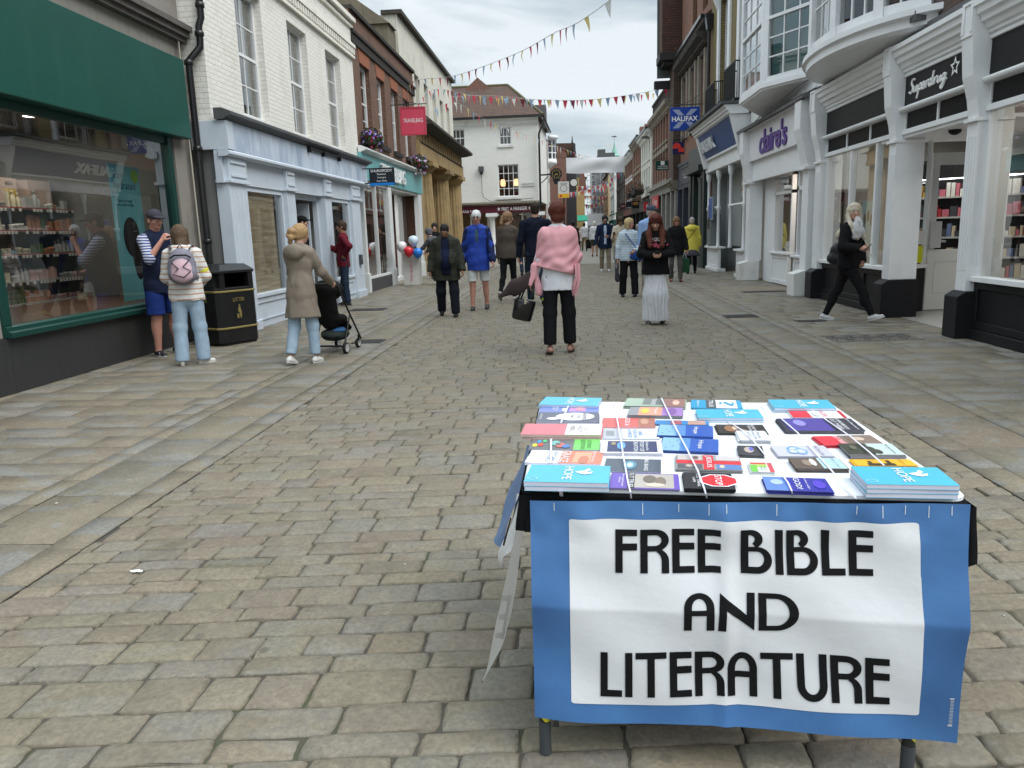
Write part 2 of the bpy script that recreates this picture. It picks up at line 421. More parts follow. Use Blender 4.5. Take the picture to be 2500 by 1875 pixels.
for (px, py) in [(-1.93, 3.06)]:
 mb = MB(); pts = [(math.cos(2*PI*i/14)*(.028+.008*math.sin(3*i)), math.sin(2*PI*i/14)*(.010+.004*math.cos(2*i))) for i in range(14)]
 mb.prism(pts, 0, .003, 'z'); mb.build('feather', mat('feather_white', (.85, .85, .83), .7), loc=(px, py, .004), label='small white feather lying on the setts at the left', cat='feather')
gum = []
for i in range(38):
 x_ = random.Random(i).uniform(-5, 4.2); y_ = 2.5+9*random.Random(i+99).random()**1.3
 r_ = random.Random(i+7).uniform(.004, .010)
 gum.append((x_, y_, r_))
mb = MB()
for x_, y_, r_ in gum: mb.lathe([(0, .003), (r_*.7, .003), (r_, 0)], (x_, y_, .0015), 7)
mb.build('gum_specks', GUM, kind='stuff', label='pale flecks of trodden gum and litter on the paving', cat='litter')
# ------------------ facade helpers
def wall(mb, x0, x1, z0, z1, ops=(), y=0.0, depth=.14, m=0, mr=None, thick=None):
 mr = m if mr is None else mr
 xs = sorted({x0, x1, *[min(max(o[i], x0), x1) for o in ops for i in (0, 1)]}); zs = sorted({z0, z1, *[min(max(o[i], z0), z1) for o in ops for i in (2, 3)]})
 for i in range(len(xs)-1):
  for j in range(len(zs)-1):
   cx = (xs[i]+xs[i+1])/2; cz = (zs[j]+zs[j+1])/2
   if any(o[0] < cx < o[1] and o[2] < cz < o[3] for o in ops): continue
   mb.quad((xs[i], y, zs[j]), (xs[i+1], y, zs[j]), (xs[i+1], y, zs[j+1]), (xs[i], y, zs[j+1]), m)
 for a, b, c, d in [o[:4] for o in ops]:
  e = y+depth
  mb.quad((a, y, c), (a, y, d), (a, e, d), (a, e, c), mr); mb.quad((b, y, d), (b, y, c), (b, e, c), (b, e, d), mr)
  mb.quad((a, y, d), (b, y, d), (b, e, d), (a, e, d), mr); mb.quad((b, y, c), (a, y, c), (a, e, c), (b, e, c), mr)
 return mb
WHITE = mat('white_paint', (.76, .77, .77), .45, .05, 5, dirt=.12)
WHITE_OLD = mat('weathered_white_paint', (.70, .70, .68), .55, .08, 4, dirt=.3)
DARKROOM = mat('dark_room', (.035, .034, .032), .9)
CURTAIN = mat('grey_net_curtain', (.33, .34, .34), .9, .25, 5)
BLACKP = mat('black_paint', (.012, .012, .013), .4, .3, 6, spec=.25)
LEAD = mat('lead_flashing', (.12, .12, .125), .55, .3, 6, bump=.2, bscale=12, dirt=.3)
PIPE = mat('black_iron_pipe', (.014, .014, .015), .3, .3, 9, coat=.3)
def sash(root, x0, x1, z0, z1, y, cols=2, rows=4, m=None, name='window', curtain=True, bar=.022, fr=.055, glass=None, sill=None, mid=True, back=.4, room=None):
 m = m or WHITE
 mb = MB()
 mb.box(x0, x0+fr, y, y+.07, z0, z1); mb.box(x1-fr, x1, y, y+.07, z0, z1)
 mb.box(x0+fr, x1-fr, y, y+.07, z1-fr, z1); mb.box(x0+fr, x1-fr, y, y+.07, z0, z0+fr*1.3)
 zm = (z0+z1)/2
 if mid: mb.box(x0+fr, x1-fr, y+.012, y+.06, zm-.025, zm+.025)
 for i in range(1, cols):
  x = x0+fr+(x1-x0-2*fr)*i/cols; mb.box(x-bar/2, x+bar/2, y+.02, y+.05, z0+fr*1.3, z1-fr)
 for j in range(1, rows):
  z = z0+fr+(z1-z0-2*fr)*j/rows
  if mid and abs(z-zm) < .05: continue
  mb.box(x0+fr, x1-fr, y+.022, y+.048, z-bar/2, z+bar/2)
 w = mb.build(name, m, root)
 g = MB(); g.quad((x0+fr, y+.034, z0+fr), (x1-fr, y+.034, z0+fr), (x1-fr, y+.034, z1-fr), (x0+fr, y+.034, z1-fr)); g.build('pane', glass or GLASS_UP, w)
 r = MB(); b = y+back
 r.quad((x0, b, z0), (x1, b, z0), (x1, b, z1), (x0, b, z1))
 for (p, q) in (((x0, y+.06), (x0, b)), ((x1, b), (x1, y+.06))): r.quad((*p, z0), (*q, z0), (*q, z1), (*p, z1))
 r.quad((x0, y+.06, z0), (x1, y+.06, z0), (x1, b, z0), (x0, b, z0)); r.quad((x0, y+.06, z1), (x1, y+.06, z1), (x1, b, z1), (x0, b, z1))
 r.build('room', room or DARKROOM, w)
 if curtain:
  c = MB(); W = x1-x0
  for s in ((x0+.03, x0+W*.3), (x1-W*.3, x1-.03)):
   n = 12
   for i in range(n):
    a = s[0]+(s[1]-s[0])*i/n; e = s[0]+(s[1]-s[0])*(i+1)/n
    ya = y+.16+.02*math.sin(i*1.9); yb = y+.16+.02*math.sin((i+1)*1.9)
    c.add([(a, ya, z0+.05), (e, yb, z0+.05), (e, yb, z1-.05), (a, ya, z1-.05)], [(0, 1, 2, 3)], 0, True)
  c.build('curtain', CURTAIN, w)
 if sill:
  s = MB(); s.box(x0-.08, x1+.08, y-sill, y+.02, z0-.09, z0-.001); s.build('sill', m, w)
 return w
def moulding(mb, x0, x1, z0, y0, prof, m=0):
 """prof: (out, up) points from the bottom up; closed at the wall"""
 pts = [(y0+.02, z0+prof[0][1])]+[(y0-o, z0+h) for o, h in prof]+[(y0+.02, z0+prof[-1][1])]
 mb.prism([(p[0], p[1]) for p in pts], x0, x1, 'x', m)
def pane(root, x0, x1, z0, z1, y, name='glass', m=None):
 g = MB(); g.quad((x0, y, z0), (x1, y, z0), (x1, y, z1), (x0, y, z1)); return g.build(name, m or GLASS, root)
def panelled(mb, x0, x1, z0, z1, y, n=1, inset=.018, fr=.07, m=0):
 """a board with n recessed panels, front face at y"""
 mb.box(x0, x1, y+inset, y+.08, z0, z1, m)
 xs = [x0+(x1-x0)*i/n for i in range(n+1)]
 mb.box(x0, x1, y, y+inset, z1-fr, z1, m); mb.box(x0, x1, y, y+inset, z0, z0+fr, m)
 for i, x in enumerate(xs):
  a = x if i == 0 else x-fr/2; b = x+fr if i == 0 else (x if i == n else x+fr/2)
  if i == n: a = x-fr
  mb.box(a, b, y, y+inset, z0+fr, z1-fr, m)
def ceiling_light(x, y, z, label, parent_frame=None, r=.09, power=14, col=(1, .9, .75), group='ceiling lights in the shops'):
 """a round lit downlight set in a shop ceiling"""
 t = empty('ceiling_light', (x, y, z), 0, label, 'ceiling light', group)
 mb = MB(); mb.lathe([(r, 0), (r*1.15, 0), (r*1.15, .015), (r, .015)], n=16); mb.build('rim', WHITE, t)
 mb = MB(); mb.lathe([(0, .004), (r, .004)], n=16, sm=False); d = mb.build('diffuser', mat('lit_diffuser', col, .5, 0, emit=9), t)
 if power:
  ld = bpy.data.lights.new('lamp', 'AREA'); ld.energy = power; ld.size = .5; ld.color = col
  lo = bpy.data.objects.new('lamp', ld); COL.objects.link(lo); lo.parent = t; lo.location = (0, 0, -.05)
 return t
def hanging_sign(name, X0, Y, zc, w, h, side, face_m, label, edge_m=None, bracket=True, th=.07, arm=None, cat='hanging sign', wall_x=None):
 """a board standing out from the wall across the street direction; its face looks back toward the camera (-Y)"""
 t = empty(name, (X0, Y, zc), 0, label, cat)
 mb = MB(); mb.box(-w/2, w/2, -th/2, th/2, -h/2, h/2); mb.build('board', face_m, t, bevel=.006)
 if bracket:
  mb = MB(); xw = (wall_x-X0) if wall_x is not None else side*w
  zb = h/2+.08
  mb.tube([(xw, 0, zb), (-side*w/2*1.1, 0, zb)], .014, 6)
  for sx in (-.35, .35): mb.tube([(sx*w, 0, zb), (sx*w, 0, h/2)], .007, 5)
  mb.tube([(xw, 0, zb+.34), (xw-side*.2, 0, zb+.3), (xw-side*.45, 0, zb+.12), (-side*w*.2, 0, zb)], .009, 5)
  for q in range(3):
   c = (xw-side*(.12+.13*q), zb+.08)
   mb.tube([(c[0]+.05*math.cos(k*.7), 0, c[1]+.05*math.sin(k*.7)) for k in range(10)], .006, 4)
  mb.build('bracket', PIPE, t)
 return t
SIGNF = lambda x=0, z=0, th=.07: Matrix(((1, 0, 0, x), (0, 0, -1, -th/2-.003), (0, 1, 0, z), (0, 0, 0, 1)))
def left_frame(name, X, Y0, **kw): return empty(name, (X, Y0, 0), R(90), **kw)
def right_frame(name, X, Y0, **kw): return empty(name, (X, Y0, 0), R(-90), **kw)
def block_body(mb, x0, x1, z0, z1, depth, m=0, y=0.0):
 """sides, back and top behind a facade"""
 d = y+depth
 mb.quad((x0, y, z0), (x0, y, z1), (x0, d, z1), (x0, d, z0), m); mb.quad((x1, y, z1), (x1, y, z0), (x1, d, z0), (x1, d, z1), m)
 mb.quad((x1, d, z0), (x0, d, z0), (x0, d, z1), (x1, d, z1), m); mb.quad((x0, y, z1), (x1, y, z1), (x1, d, z1), (x0, d, z1), m)
# == LEFT SIDE
GREEN = mat('fascia_green', (.007, .070, .053), .4, .15, 2.2, coat=.1)
GREEN_D = mat('frame_green', (.007, .043, .034), .4, .1, 4)
GRANITE = mat('black_granite', (.035, .036, .036), .42, .35, 40, streak=.25)
STONE_GREY = mat('grey_render', (.27, .25, .225), .85, .1, 3, bump=.35, bscale=140, dirt=.35, streak=.3)
Y0 = 3.6
b = left_frame('pharmacy_shop', -5.58, Y0, label='grey stone shop with a blank green fascia board, large window and black granite plinth', cat='shop')
L1 = 11.62-Y0
wx0, wx1 = 7.3-Y0, 10.86-Y0
mb = MB(); wall(mb, 0, L1, .56, 9, [(wx0-.05, wx1+.22, .56, 2.93)], depth=.3); block_body(mb, 0, L1, 0, 9, 7)
mb.build('wall', STONE_GREY, b)
mb = MB()
for i, (p, q) in enumerate([(0, wx0-.08), (wx0-.075, 8.86-Y0), (8.865-Y0, 10.5-Y0), (10.505-Y0, L1)]): mb.box(p, q, -.03, .3, 0, .555)
mb.build('plinth', GRANITE, b, bevel=.004)
mb = MB(); moulding(mb, wx0-.12, 11.2-Y0, .56, 0, [(.10, 0), (.10, .05), (.06, .065), (.055, .1), (.02, .115)]); mb.build('window_sill', GREEN_D, b)
mb = MB(); mb.box(wx0-.12, wx0, -.03, .12, .676, 2.9); mb.box(wx1, wx1+.1, -.03, .12, .676, 2.9); mb.box(wx1+.1, wx1+.2, .03, .25, .676, 2.9); mb.box(wx0, wx1, 0, .1, 2.8, 2.9)
mb.build('window_frame', GREEN_D, b, bevel=.004)
pane(b, wx0, wx1, .676, 2.8, .03, 'window_glass', glass_mat('shop_glass_dark', (.62, .65, .65), 1.9))
mb = MB(); mb.box(0, 11.3-Y0, -.17, .02, 2.9, 3.99); mb.build('fascia', GREEN, b, bevel=.01)
mb = MB(); mb.box(0, L1, -.1, 0.01, 4.28, 4.34); mb.box(0, L1, -.15, .01, 4.345, 4.42); mb.box(0, L1, -.2, .01, 4.425, 4.5); mb.build('cornice', mat('weathered_cornice', (.12, .11, .10), .8, .3, 6, dirt=.4), b)
ix0, ix1 = 5.0-Y0, 11.3-Y0
mb = MB(); mb.box(ix0, ix1, .06, 5.0, .58, .672, 0); mb.build('display_floor', mat('brown_display_floor', (.16, .09, .06), .35, .25, 4), b)
WALLIN = mat('interior_grey', (.18, .18, .175), .8, .1, 3)
mb = MB(); mb.box(ix0, ix1, 4.9, 5.0, .68, 3.2); mb.box(ix0, ix1, .1, 4.9, 3.12, 3.2); mb.box(ix0-.05, ix0, .1, 4.9, .68, 3.2); mb.box(ix1, ix1+.05, .1, 4.9, .68, 3.2); mb.build('interior_wall', WALLIN, b)
SHELF = mat('shelf_grey', (.42, .42, .41), .5, .05, 3); SHELFB = mat('shelf_back', (.13, .13, .135), .7, .1, 3)
REDTAG = mat('red_shelf_edge', (.5, .03, .03), .5, .1); PTAG = mat('price_ticket', (.72, .7, .66), .6, .05)
PCOL = [mat('carton_white', (.72, .71, .67), .5, .08, 9), mat('carton_cream', (.62, .56, .42), .5, .1, 9), mat('bottle_green', (.10, .16, .07), .35, .2, 9),
  mat('carton_orange', (.5, .24, .14), .5, .1, 9), mat('carton_pink', (.62, .38, .36), .5, .1, 9), mat('bottle_blue', (.4, .42, .42), .35, .2, 9), mat('carton_lilac', (.6, .58, .6), .5, .1, 9)]
def make_product(kind, k):
 t = MB()
 if kind == 'carton': t.box(-.035, .035, -.03, .03, 0, .15)
 elif kind == 'tube': t.prism([(-.03, .2), (-.026, .03), (-.02, 0), (.02, 0), (.026, .03), (.03, .2)], -.018, .018, 'y')
 elif kind == 'bottle': t.lathe([(0, 0), (.03, 0), (.032, .02), (.032, .13), (.012, .155), (.012, .17), (.018, .172), (.018, .2), (0, .2)], n=10)
 else: t.lathe([(0, 0), (.035, 0), (.035, .045), (.037, .046), (.037, .07), (0, .07)], n=12)
 return t
def shelf_unit(name, X, Y, w, heights, seed, label, rowlabels, rz=R(90), per=9, tall=2.3):
 """gondola shelving facing the street; X, Y is the bottom centre of its front edge"""
 t = empty(name, (X, Y, .675), rz, label, 'shelving')
 mb = MB(); mb.box(-w/2, w/2, .3, .33, 0, tall-.6); mb.box(-w/2-.02, -w/2, .0, .33, 0, tall-.6); mb.box(w/2, w/2+.02, .0, .33, 0, tall-.6); mb.build('back_panel', SHELFB, t)
 rr = random.Random(seed)
 for i, h in enumerate(heights):
  mb = MB(); mb.box(-w/2+.002, w/2-.002, .0, .295, h-.025, h); mb.build('shelf', SHELF, t)
  mb = MB(); mb.box(-w/2, w/2, -.006, -.001, h-.012, h-.001, 0)
  n = int(w/.07)
  for q in range(n):
   if rr.random() < .75: x = -w/2+w*(q+.5)/n; mb.box(x-.025, x+.025, -.01, -.0065, h-.055, h-.014, 1)
  mb.build('price_rail', [REDTAG if i > 1 else SHELF, PTAG], t)
  x = -w/2+.05; Mt = Matrix.Translation((X, Y, .675)) @ Matrix.Rotation(rz, 4, 'Z')
  base = rr.choice(PCOL); kinds = ['carton', 'tube', 'bottle', 'jar']; kd = rr.choice(kinds)
  while x < w/2-.04:
   if rr.random() < .25: kd = rr.choice(kinds); base = rr.choice(PCOL)
   if rr.random() < .12: x += .06; continue
   pos = Mt @ Vector((x, .06+rr.random()*.03, h+.001))
   key = (kd, base.name)
   if key not in _prod:
    _prod[key] = make_product(kd, 0).build('skincare_'+('jar' if kd == 'jar' else kd), base)
    o = _prod[key]
   else:
    o = _prod[key].copy(); COL.objects.link(o)
   o.location = pos; o.rotation_euler = (0, 0, rz+rr.uniform(-.15, .15)); s = rr.uniform(.85, 1.15); o.scale = (s, s, s*rr.uniform(.8, 1.15))
   tag(o, rowlabels[i], kd, f'{name.replace("_", " ")} products, shelf {i+1}')
   x += .085 if kd != 'jar' else .09
 return t
_prod = {}
hs = [.02, .32, .68, 1.0, 1.3, 1.62]
word = ['bottom', 'second', 'third', 'fourth', 'fifth', 'top']
shelf_unit('wide_shelf_unit', -7.35, 10.35, 1.9, hs[:5], 3, 'wide lit shelving full of white cartons and tubes behind the pharmacy window', [f'small skincare pack on the {w} shelf of the wide unit in the pharmacy window' for w in word])
shelf_unit('narrow_shelf_unit', -7.2, 8.75, .95, hs[:6], 8, 'narrower shelving on the left edge inside the pharmacy window', [f'small pack on the {w} shelf of the narrow left unit in the pharmacy window' for w in word])
for i, (yy, c1, txt, lab) in enumerate([(10.05, (.55, .4, .1), 'REN', 'yellow fronted gift box lettered REN on the top shelf'), (10.75, (.6, .45, .4), '', 'pale pink gift box on the top shelf in the pharmacy window')]):
 t = empty('gift_box', (-7.45, yy, 2.02), R(90), lab, 'gift box', 'gift boxes on the top shelf')
 mb = MB(); mb.box(-.24, .24, 0, .2, 0, .34); mb.build('carton', mat('gift_pink', (.5, .38, .33), .5), t)
 mb = MB(); mb.box(-.02, .2, -.004, -.001, .03, .2); mb.build('label_panel', mat('gift_panel%d' % i, c1, .5), t)
 if txt: text_obj('lettering', txt, mat('ink_dark', (.05, .05, .05), .6), facing(.09, -.004, .27), t, h=.05)
mb = MB(); mb.box(-1.05, 1.05, -.02, .3, 0, .03); s = mb.build('display_shelf', SHELF, loc=(-7.47, 10.4, 1.985), label='lit top shelf carrying the gift boxes in the pharmacy window', cat='shelf'); s.rotation_euler = (0, 0, R(90))
p = empty('window_poster', (-5.95, 10.35, 1.75), R(90), 'tall turquoise poster reading Stay hydrated hanging inside the pharmacy window', 'poster')
mb = MB(); mb.box(-.36, .36, 0, .01, -1.07, .73); mb.build('sheet', mat('poster_turquoise', (.20, .50, .53), .6, .05), p)
text_obj('heading', 'Stay\nhydrated', mat('poster_ink', (.01, .09, .12), .6), facing(-.03, -.003, .52), p, w=.52, align='LEFT', line=.9)
text_obj('small_print', 'Drinks and mixes\nwith added benefits', mat('poster_ink', (.01, .09, .12), .6), facing(-.06, -.003, .24), p, w=.42, align='LEFT')
mb = MB(); mb.lathe([(0, 0), (.09, 0)], n=20, sm=False, M=facing(.24, -.004, .6)); mb.build('round_badge', mat('badge_green', (.28, .5, .05), .5), p)
mb = MB(); mb.sphere((.0, -.004, -.22), (.2, .004, .27), 10); mb.sphere((.1, -.005, -.5), (.13, .004, .3), 8); mb.sphere((.19, -.005, -.27), (.05, .004, .05), 6)
mb.build('portrait_print', mat('poster_dark_print', (.035, .025, .025), .6), p)
text_obj('worth_lettering', 'worth it', mat('white_vinyl', (.2, .2, .2), .5), facing(9.3-Y0, .028, 2.1), b, h=.1)
for i, (yy, xx, w_) in enumerate([(8.6, -6.7, 'nearest the left frame'), (10.0, -6.9, 'in the middle'), (10.2, -8.4, 'deepest in the shop')]):
 ceiling_light(xx, yy, 3.1, f'round lit ceiling light inside the pharmacy, {w_}', power=12, r=.1)
t = empty('drain_pipe', (-5.43, 11.5, 0), 0, 'black iron drainpipe with a swan neck running down between the green and white shops', 'drainpipe')
mb = MB(); mb.tube([(0, 0, 0), (0, 0, 3.92), (.01, .0, 4.02), (.10, .06, 4.14), (.15, .1, 4.22), (.16, .1, 4.3), (.16, .1, 4.5), (.2, .12, 4.62), (.2, .12, 9)], .05, 12); mb.build('pipe', PIPE, t)
for z_, dx, dy in ((1.4, 0, 0), (2.75, 0, 0), (3.95, 0, 0), (4.36, .16, .1), (4.75, .2, .12)):
 mb = MB(); mb.lathe([(.05, 0), (.066, .01), (.066, .07), (.05, .08)], (dx, dy, z_), 12); mb.build('collar', PIPE, t)
mb = MB(); mb.tube([(-.08, -.08, 0), (-.08, -.08, 4.3)], .012, 6); mb.build('cable', mat('cream_cable', (.45, .42, .35), .6), t)
Y0 = 11.66; Ln = 20.0-Y0
b = left_frame('white_brick_building', -5.25, Y0, label='white painted brick building above the empty pale blue shopfront', cat='building')
WB = brick_mat('white_painted_brick', (.83, .81, .75), (.79, .77, .71), (.72, .70, .64), .225, .075, .010, .6, var=.25, mort_rough=.7, stain=.35, stain_col=(.52, .49, .41))
ops = [(a-Y0, a+1.12-Y0, 3.46, 5.53) for a in (12.93, 15.34, 17.72)]
mb = MB(); wall(mb, 0, Ln, 3.2, 6.62, ops, depth=.16); block_body(mb, 0, Ln, 3.2, 6.62, 7); mb.build('brick_wall', WB, b)
mb = MB(); mb.box(0, Ln, .42, 7, 0, 3.2); mb.box(0, .12, 0, .42, 0, 3.2); mb.build('lower_wall', WALLIN, b)
for i, o in enumerate(ops): sash(b, o[0]+.0, o[1]-.0, o[2], o[3], .13, 2, 4, fr=.065, back=.6, sill=0)
for o in ops:
 mb = MB(); mb.box(o[0]-.02, o[1]+.02, -.035, .12, o[2]-.07, o[2]-.001); mb.build('sill', WHITE_OLD, b)
WPL = mat('white_cornice_paint', (.76, .735, .66), .7, .06, 6, dirt=.15)
mb = MB(); mb.box(-.02, Ln+.02, -.07, 0, 5.78, 5.84); mb.box(-.02, Ln+.02, -.10, 0, 6.02, 6.1)
x = 0
while x < Ln-.06: mb.box(x, x+.075, -.085, 0, 5.87, 6.0); x += .15
mb.box(-.05, Ln+.05, -.06, 0, 6.5, 6.56); mb.box(-.08, Ln+.08, -.13, .3, 6.625, 6.72)
mb.build('cornice', WPL, b)
BLUE = mat('pale_blue_paint', (.56, .62, .69), .5, .05, 4, dirt=.12)
SLATEG = mat('slate_ledge', (.085, .09, .095), .6, .3, 7, dirt=.3)
a = NT('patchy_blue_board'); c = a.coord((1, 1, .35))
o_ = a.mix(a.ramp(a.noise(c, 3.2, 7, .65), (.38, 0.), (.64, 1.)), (.30, .38, .50), (.55, .62, .72)); o_ = a.mix(a.ramp(a.noise(a.coord((7, 7, .6)), 1.6, 5, .6), (.45, 0.), (.8, .5)), o_, (.62, .67, .74))
a.base(o_); a.b.inputs['Roughness'].default_value = .55; PATCHY = a.mat
f = left_frame('pale_blue_shopfront', -5.12, 11.55, label='empty pale blue timber shopfront with a blank streaky fascia', cat='shopfront')
F = 11.55; FL = 19.75-F
mb = MB(); moulding(mb, -.05, FL+.12, 3.2, 0, [(.12, 0), (.16, .03), (.24, .06), (.24, .1), (.1, .16)]); mb.build('ledge', SLATEG, f)
mb = MB(); mb.box(.22, FL-.02, -.12, -.01, 2.78, 3.19); mb.build('fascia_board', PATCHY, f)
mb = MB(); mb.box(-.006, .215, -.14, .42, 2.782, 3.188); mb.box(0, FL, -.01, .1, 2.3, 3.19); moulding(mb, -.03, FL+.02, 2.68, 0, [(.1, 0), (.16, .03), (.16, .06), (.12, .095)]); mb.build('entablature', BLUE, f)
mb = MB(); mb.tube([(15.2-F, -.16, 3.16), (17.3-F, -.16, 3.17)], .025, 8); [mb.box(q-F, q+.05-F, -.2, -.1, 3.08, 3.19) for q in (15.2, 16.1, 17.2)]; mb.build('awning_rail', BLACKP, f)
pil = [(11.62, 12.28), (14.05, 14.48), (16.3, 16.75), (18.35, 19.08)]
def pilaster(root, x0, x1, z1, mm, base_m, y=-.06, d=.14, flutes=4, zc=2.3, name='pilaster'):
 mb = MB()
 mb.box(x0-.03, x1+.03, y-.04, d, 0, .16); mb.box(x0, x1, y, d, .161, zc)
 w = x1-x0
 n = flutes
 for i in range(n):
  a_ = x0+w*(i+.6)/(n+.2); mb.box(a_, a_+w*.04, y-.006, y+.001, .5, zc-.1)
 mb.box(x0-.03, x1+.03, y-.05, d, zc, zc+.045); mb.box(x0, x1, y-.02, d, zc+.046, z1)
 mb.box(x0+.05, x1-.05, y-.04, y-.021, zc+.09, zc+.13); mb.box(x0+.05, x1-.05, y-.04, y-.021, z1-.09, z1-.05)
 return mb.build(name, mm, root, bevel=.004)
for p_, q_ in pil: pilaster(f, p_-F, q_-F, 2.675, BLUE, BLUE)
for p_, q_ in ((12.28, 14.05), (16.75, 18.35)):
 mb = MB(); panelled(mb, p_-F, q_-F, .0, .5, .0, 1, .02, .1); mb.box(p_-F, q_-F, -.03, .12, .501, .56); mb.box(p_-F, q_-F, -.02, .0, .12, .15); mb.build('stall_riser', BLUE, f, bevel=.004)
 mb = MB(); mb.box(p_-F, p_+.07-F, .02, .1, .561, 2.3); mb.box(q_-.07-F, q_-F, .02, .1, .561, 2.3); mb.box(p_+.07-F, q_-.07-F, .02, .1, 2.22, 2.3); mb.build('window_frame', BLUE, f)
 pane(f, p_+.07-F, q_-.07-F, .561, 2.22, .06, 'window_glass', glass_mat('shop_glass_bright', (.88, .9, .9), 1.5))
mb = MB(); mb.box(14.48-F, 14.56-F, .1, .2, 0, 2.3); mb.box(16.22-F, 16.3-F, .1, .2, 0, 2.3); mb.box(14.56-F, 16.22-F, .1, .2, 2.2, 2.3)
mb.box(14.56-F, 15.2-F, .3, .35, 0, .9); mb.box(14.56-F, 14.64-F, .3, .35, .9, 2.2); mb.box(15.12-F, 15.2-F, .3, .35, .9, 2.2); mb.box(14.64-F, 15.12-F, .3, .35, 2.1, 2.2)
d_ = mb.build('door', BLUE, f); pane(d_, 14.64-F, 15.12-F, .9, 2.1, .32, 'door_glass')
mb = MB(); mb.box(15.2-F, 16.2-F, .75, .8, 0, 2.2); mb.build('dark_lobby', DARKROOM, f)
mb = MB(); mb.box(15.95-F, 16.0-F, .2, .75, 0, 2.15); mb.build('open_door_leaf', BLUE, f)
a = NT('brown_reflection_streaks'); c = a.coord((.6, 1, 9))
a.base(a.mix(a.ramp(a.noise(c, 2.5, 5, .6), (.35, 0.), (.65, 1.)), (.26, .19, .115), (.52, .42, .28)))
mb = MB(); mb.box(12.35-F, 13.72-F, .085, .1, .56, 2.22); mb.build('brown_reflection_board', a.mat, f)  # reflection of the brick opposite, put into the streaky colour of this board
mb = MB(); mb.box(12.35-F, 14-F, .3, .4, .56, 2.3); mb.box(16.8-F, 18.3-F, .9, 1, .56, 2.3); mb.build('inner_screen', mat('pale_grey_board', (.4, .42, .41), .7), f)
mb = MB(); mb.box(18.62-F, 18.78-F, -.12, -.065, .78, 1.02); mb.box(18.66-F, 18.74-F, -.135, -.12, .82, .9); mb.build('key_safe', mat('key_safe_grey', (.06, .06, .065), .35, coat=.3), f)
s = hanging_sign('black_hanging_sign', -4.52, 19.3, 2.88, .62, .42, -1, mat('sign_black', (.012, .016, .022), .35), 'small black hanging sign lettered SHUROPODY with a blue foot strip', wall_x=-5.1, bracket=False)
mb = MB(); mb.box(-.31, .31, -.038, .038, -.21, -.15); mb.build('blue_strip', mat('sign_blue', (.01, .2, .6), .4), s)
WV = mat('white_lettering', (.85, .85, .85), .5, 0)
text_obj('lettering', 'SHUROPODY', WV, SIGNF(0, .14), s, w=.54)
for i, (t_, z_) in enumerate((('Footwear', .06), ('Footcare', -.02), ('Foot Clinic', -.1))): text_obj('small_lettering', t_, WV, SIGNF(0, z_), s, h=.04)
mb = MB(); mb.tube([(-.6, 0, .2), (-.31, 0, .2)], .014, 6); mb.tube([(-.6, 0, -.15), (-.31, 0, -.15)], .014, 6); mb.build('bracket', PIPE, s)
BRN = brick_mat('brown_brick', (.20, .088, .052), (.15, .07, .045), (.17, .14, .11), .225, .075, .011, .5, stain=.35, stain_col=(.05, .035, .028))
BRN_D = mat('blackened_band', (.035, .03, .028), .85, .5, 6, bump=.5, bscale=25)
RUBBED = brick_mat('orange_rubbed_brick', (.36, .13, .065), (.30, .10, .05), (.2, .1, .06), .07, .24, .004, .3)
Y0 = 20.0; Ln = 28.0-Y0
b = left_frame('brown_brick_building', -5.27, Y0, label='brown brick building over the turquoise travel shop', cat='building')
wins = [(20.75, 21.75), (22.55, 23.5), (24.35, 25.3), (26.15, 27.1)]
ops = [(p_-Y0, q_-Y0, 4.0, 5.86) for p_, q_ in wins]
mb = MB(); wall(mb, 0, Ln, 3.6, 6.95, ops, depth=.16); block_body(mb, 0, Ln, 0, 6.95, 7); mb.build('brick_wall', BRN, b)
for o in ops:
 sash(b, o[0], o[1], o[2], o[3], .12, 2, 4, fr=.07, back=.5, curtain=False)
 mb = MB(); mb.prism([(o[0]-.12, o[3]+.36), (o[0]+.0, o[3]+.001), (o[1], o[3]+.001), (o[1]+.12, o[3]+.36)], -.012, 0, 'y'); mb.build('window_arch', RUBBED, b)
 mb = MB(); mb.box(o[0]-.1, o[1]+.1, -.08, .1, o[2]-.12, o[2]-.002); mb.build('sill', BRN_D, b)
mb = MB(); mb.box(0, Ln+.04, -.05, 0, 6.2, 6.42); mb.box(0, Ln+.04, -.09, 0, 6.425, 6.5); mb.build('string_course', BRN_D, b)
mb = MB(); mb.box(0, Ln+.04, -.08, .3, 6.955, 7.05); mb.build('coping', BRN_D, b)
TUR = mat('turquoise_fascia', (.16, .42, .44), .4, .06, 3, dirt=.1); TUR2 = mat('door_white', (.72, .74, .74), .4, .04)
f = left_frame('travel_shopfront', -5.2, 19.85, label='turquoise travel shop front with tall clear windows and white posts', cat='shopfront'); F = 19.85; FL = 28.1-F
mb = MB(); moulding(mb, 0, FL+.1, 3.55, 0, [(.05, 0), (.12, .03), (.2, .06), (.2, .1), (.05, .16)]); mb.build('cornice', WHITE, f)
mb = MB(); mb.box(0, FL, -.06, .1, 2.88, 3.549); mb.build('fascia', TUR, f)
text_obj('lettering', 'TRAVELBAG', mat('raised_white_letter', (.82, .82, .82), .4, 0), facing(23.3-F, -.065, 3.22), f, w=3.2, h=.42, depth=.07)
for i, (p_, q_) in enumerate(((19.85, 20.0), (22.75, 23.15), (27.4, 27.95))):
 mb = MB(); mb.box(p_-F, q_-F, -.03, .14, .0, 2.879); mb.box(p_-.03-F, q_+.03-F, -.06, .14, 0.001, .5); mb.build('post', TUR2, f, bevel=.005)
fr = MB(); fr.box(20-F, 22.75-F, 0, .1, .34, .4); fr.box(21.3-F, 21.36-F, 0, .1, .4, 2.8); fr.box(20-F, 22.75-F, 0, .1, 2.8, 2.88); fr.box(23.15-F, 27.4-F, 0.3, .4, .0, .12)
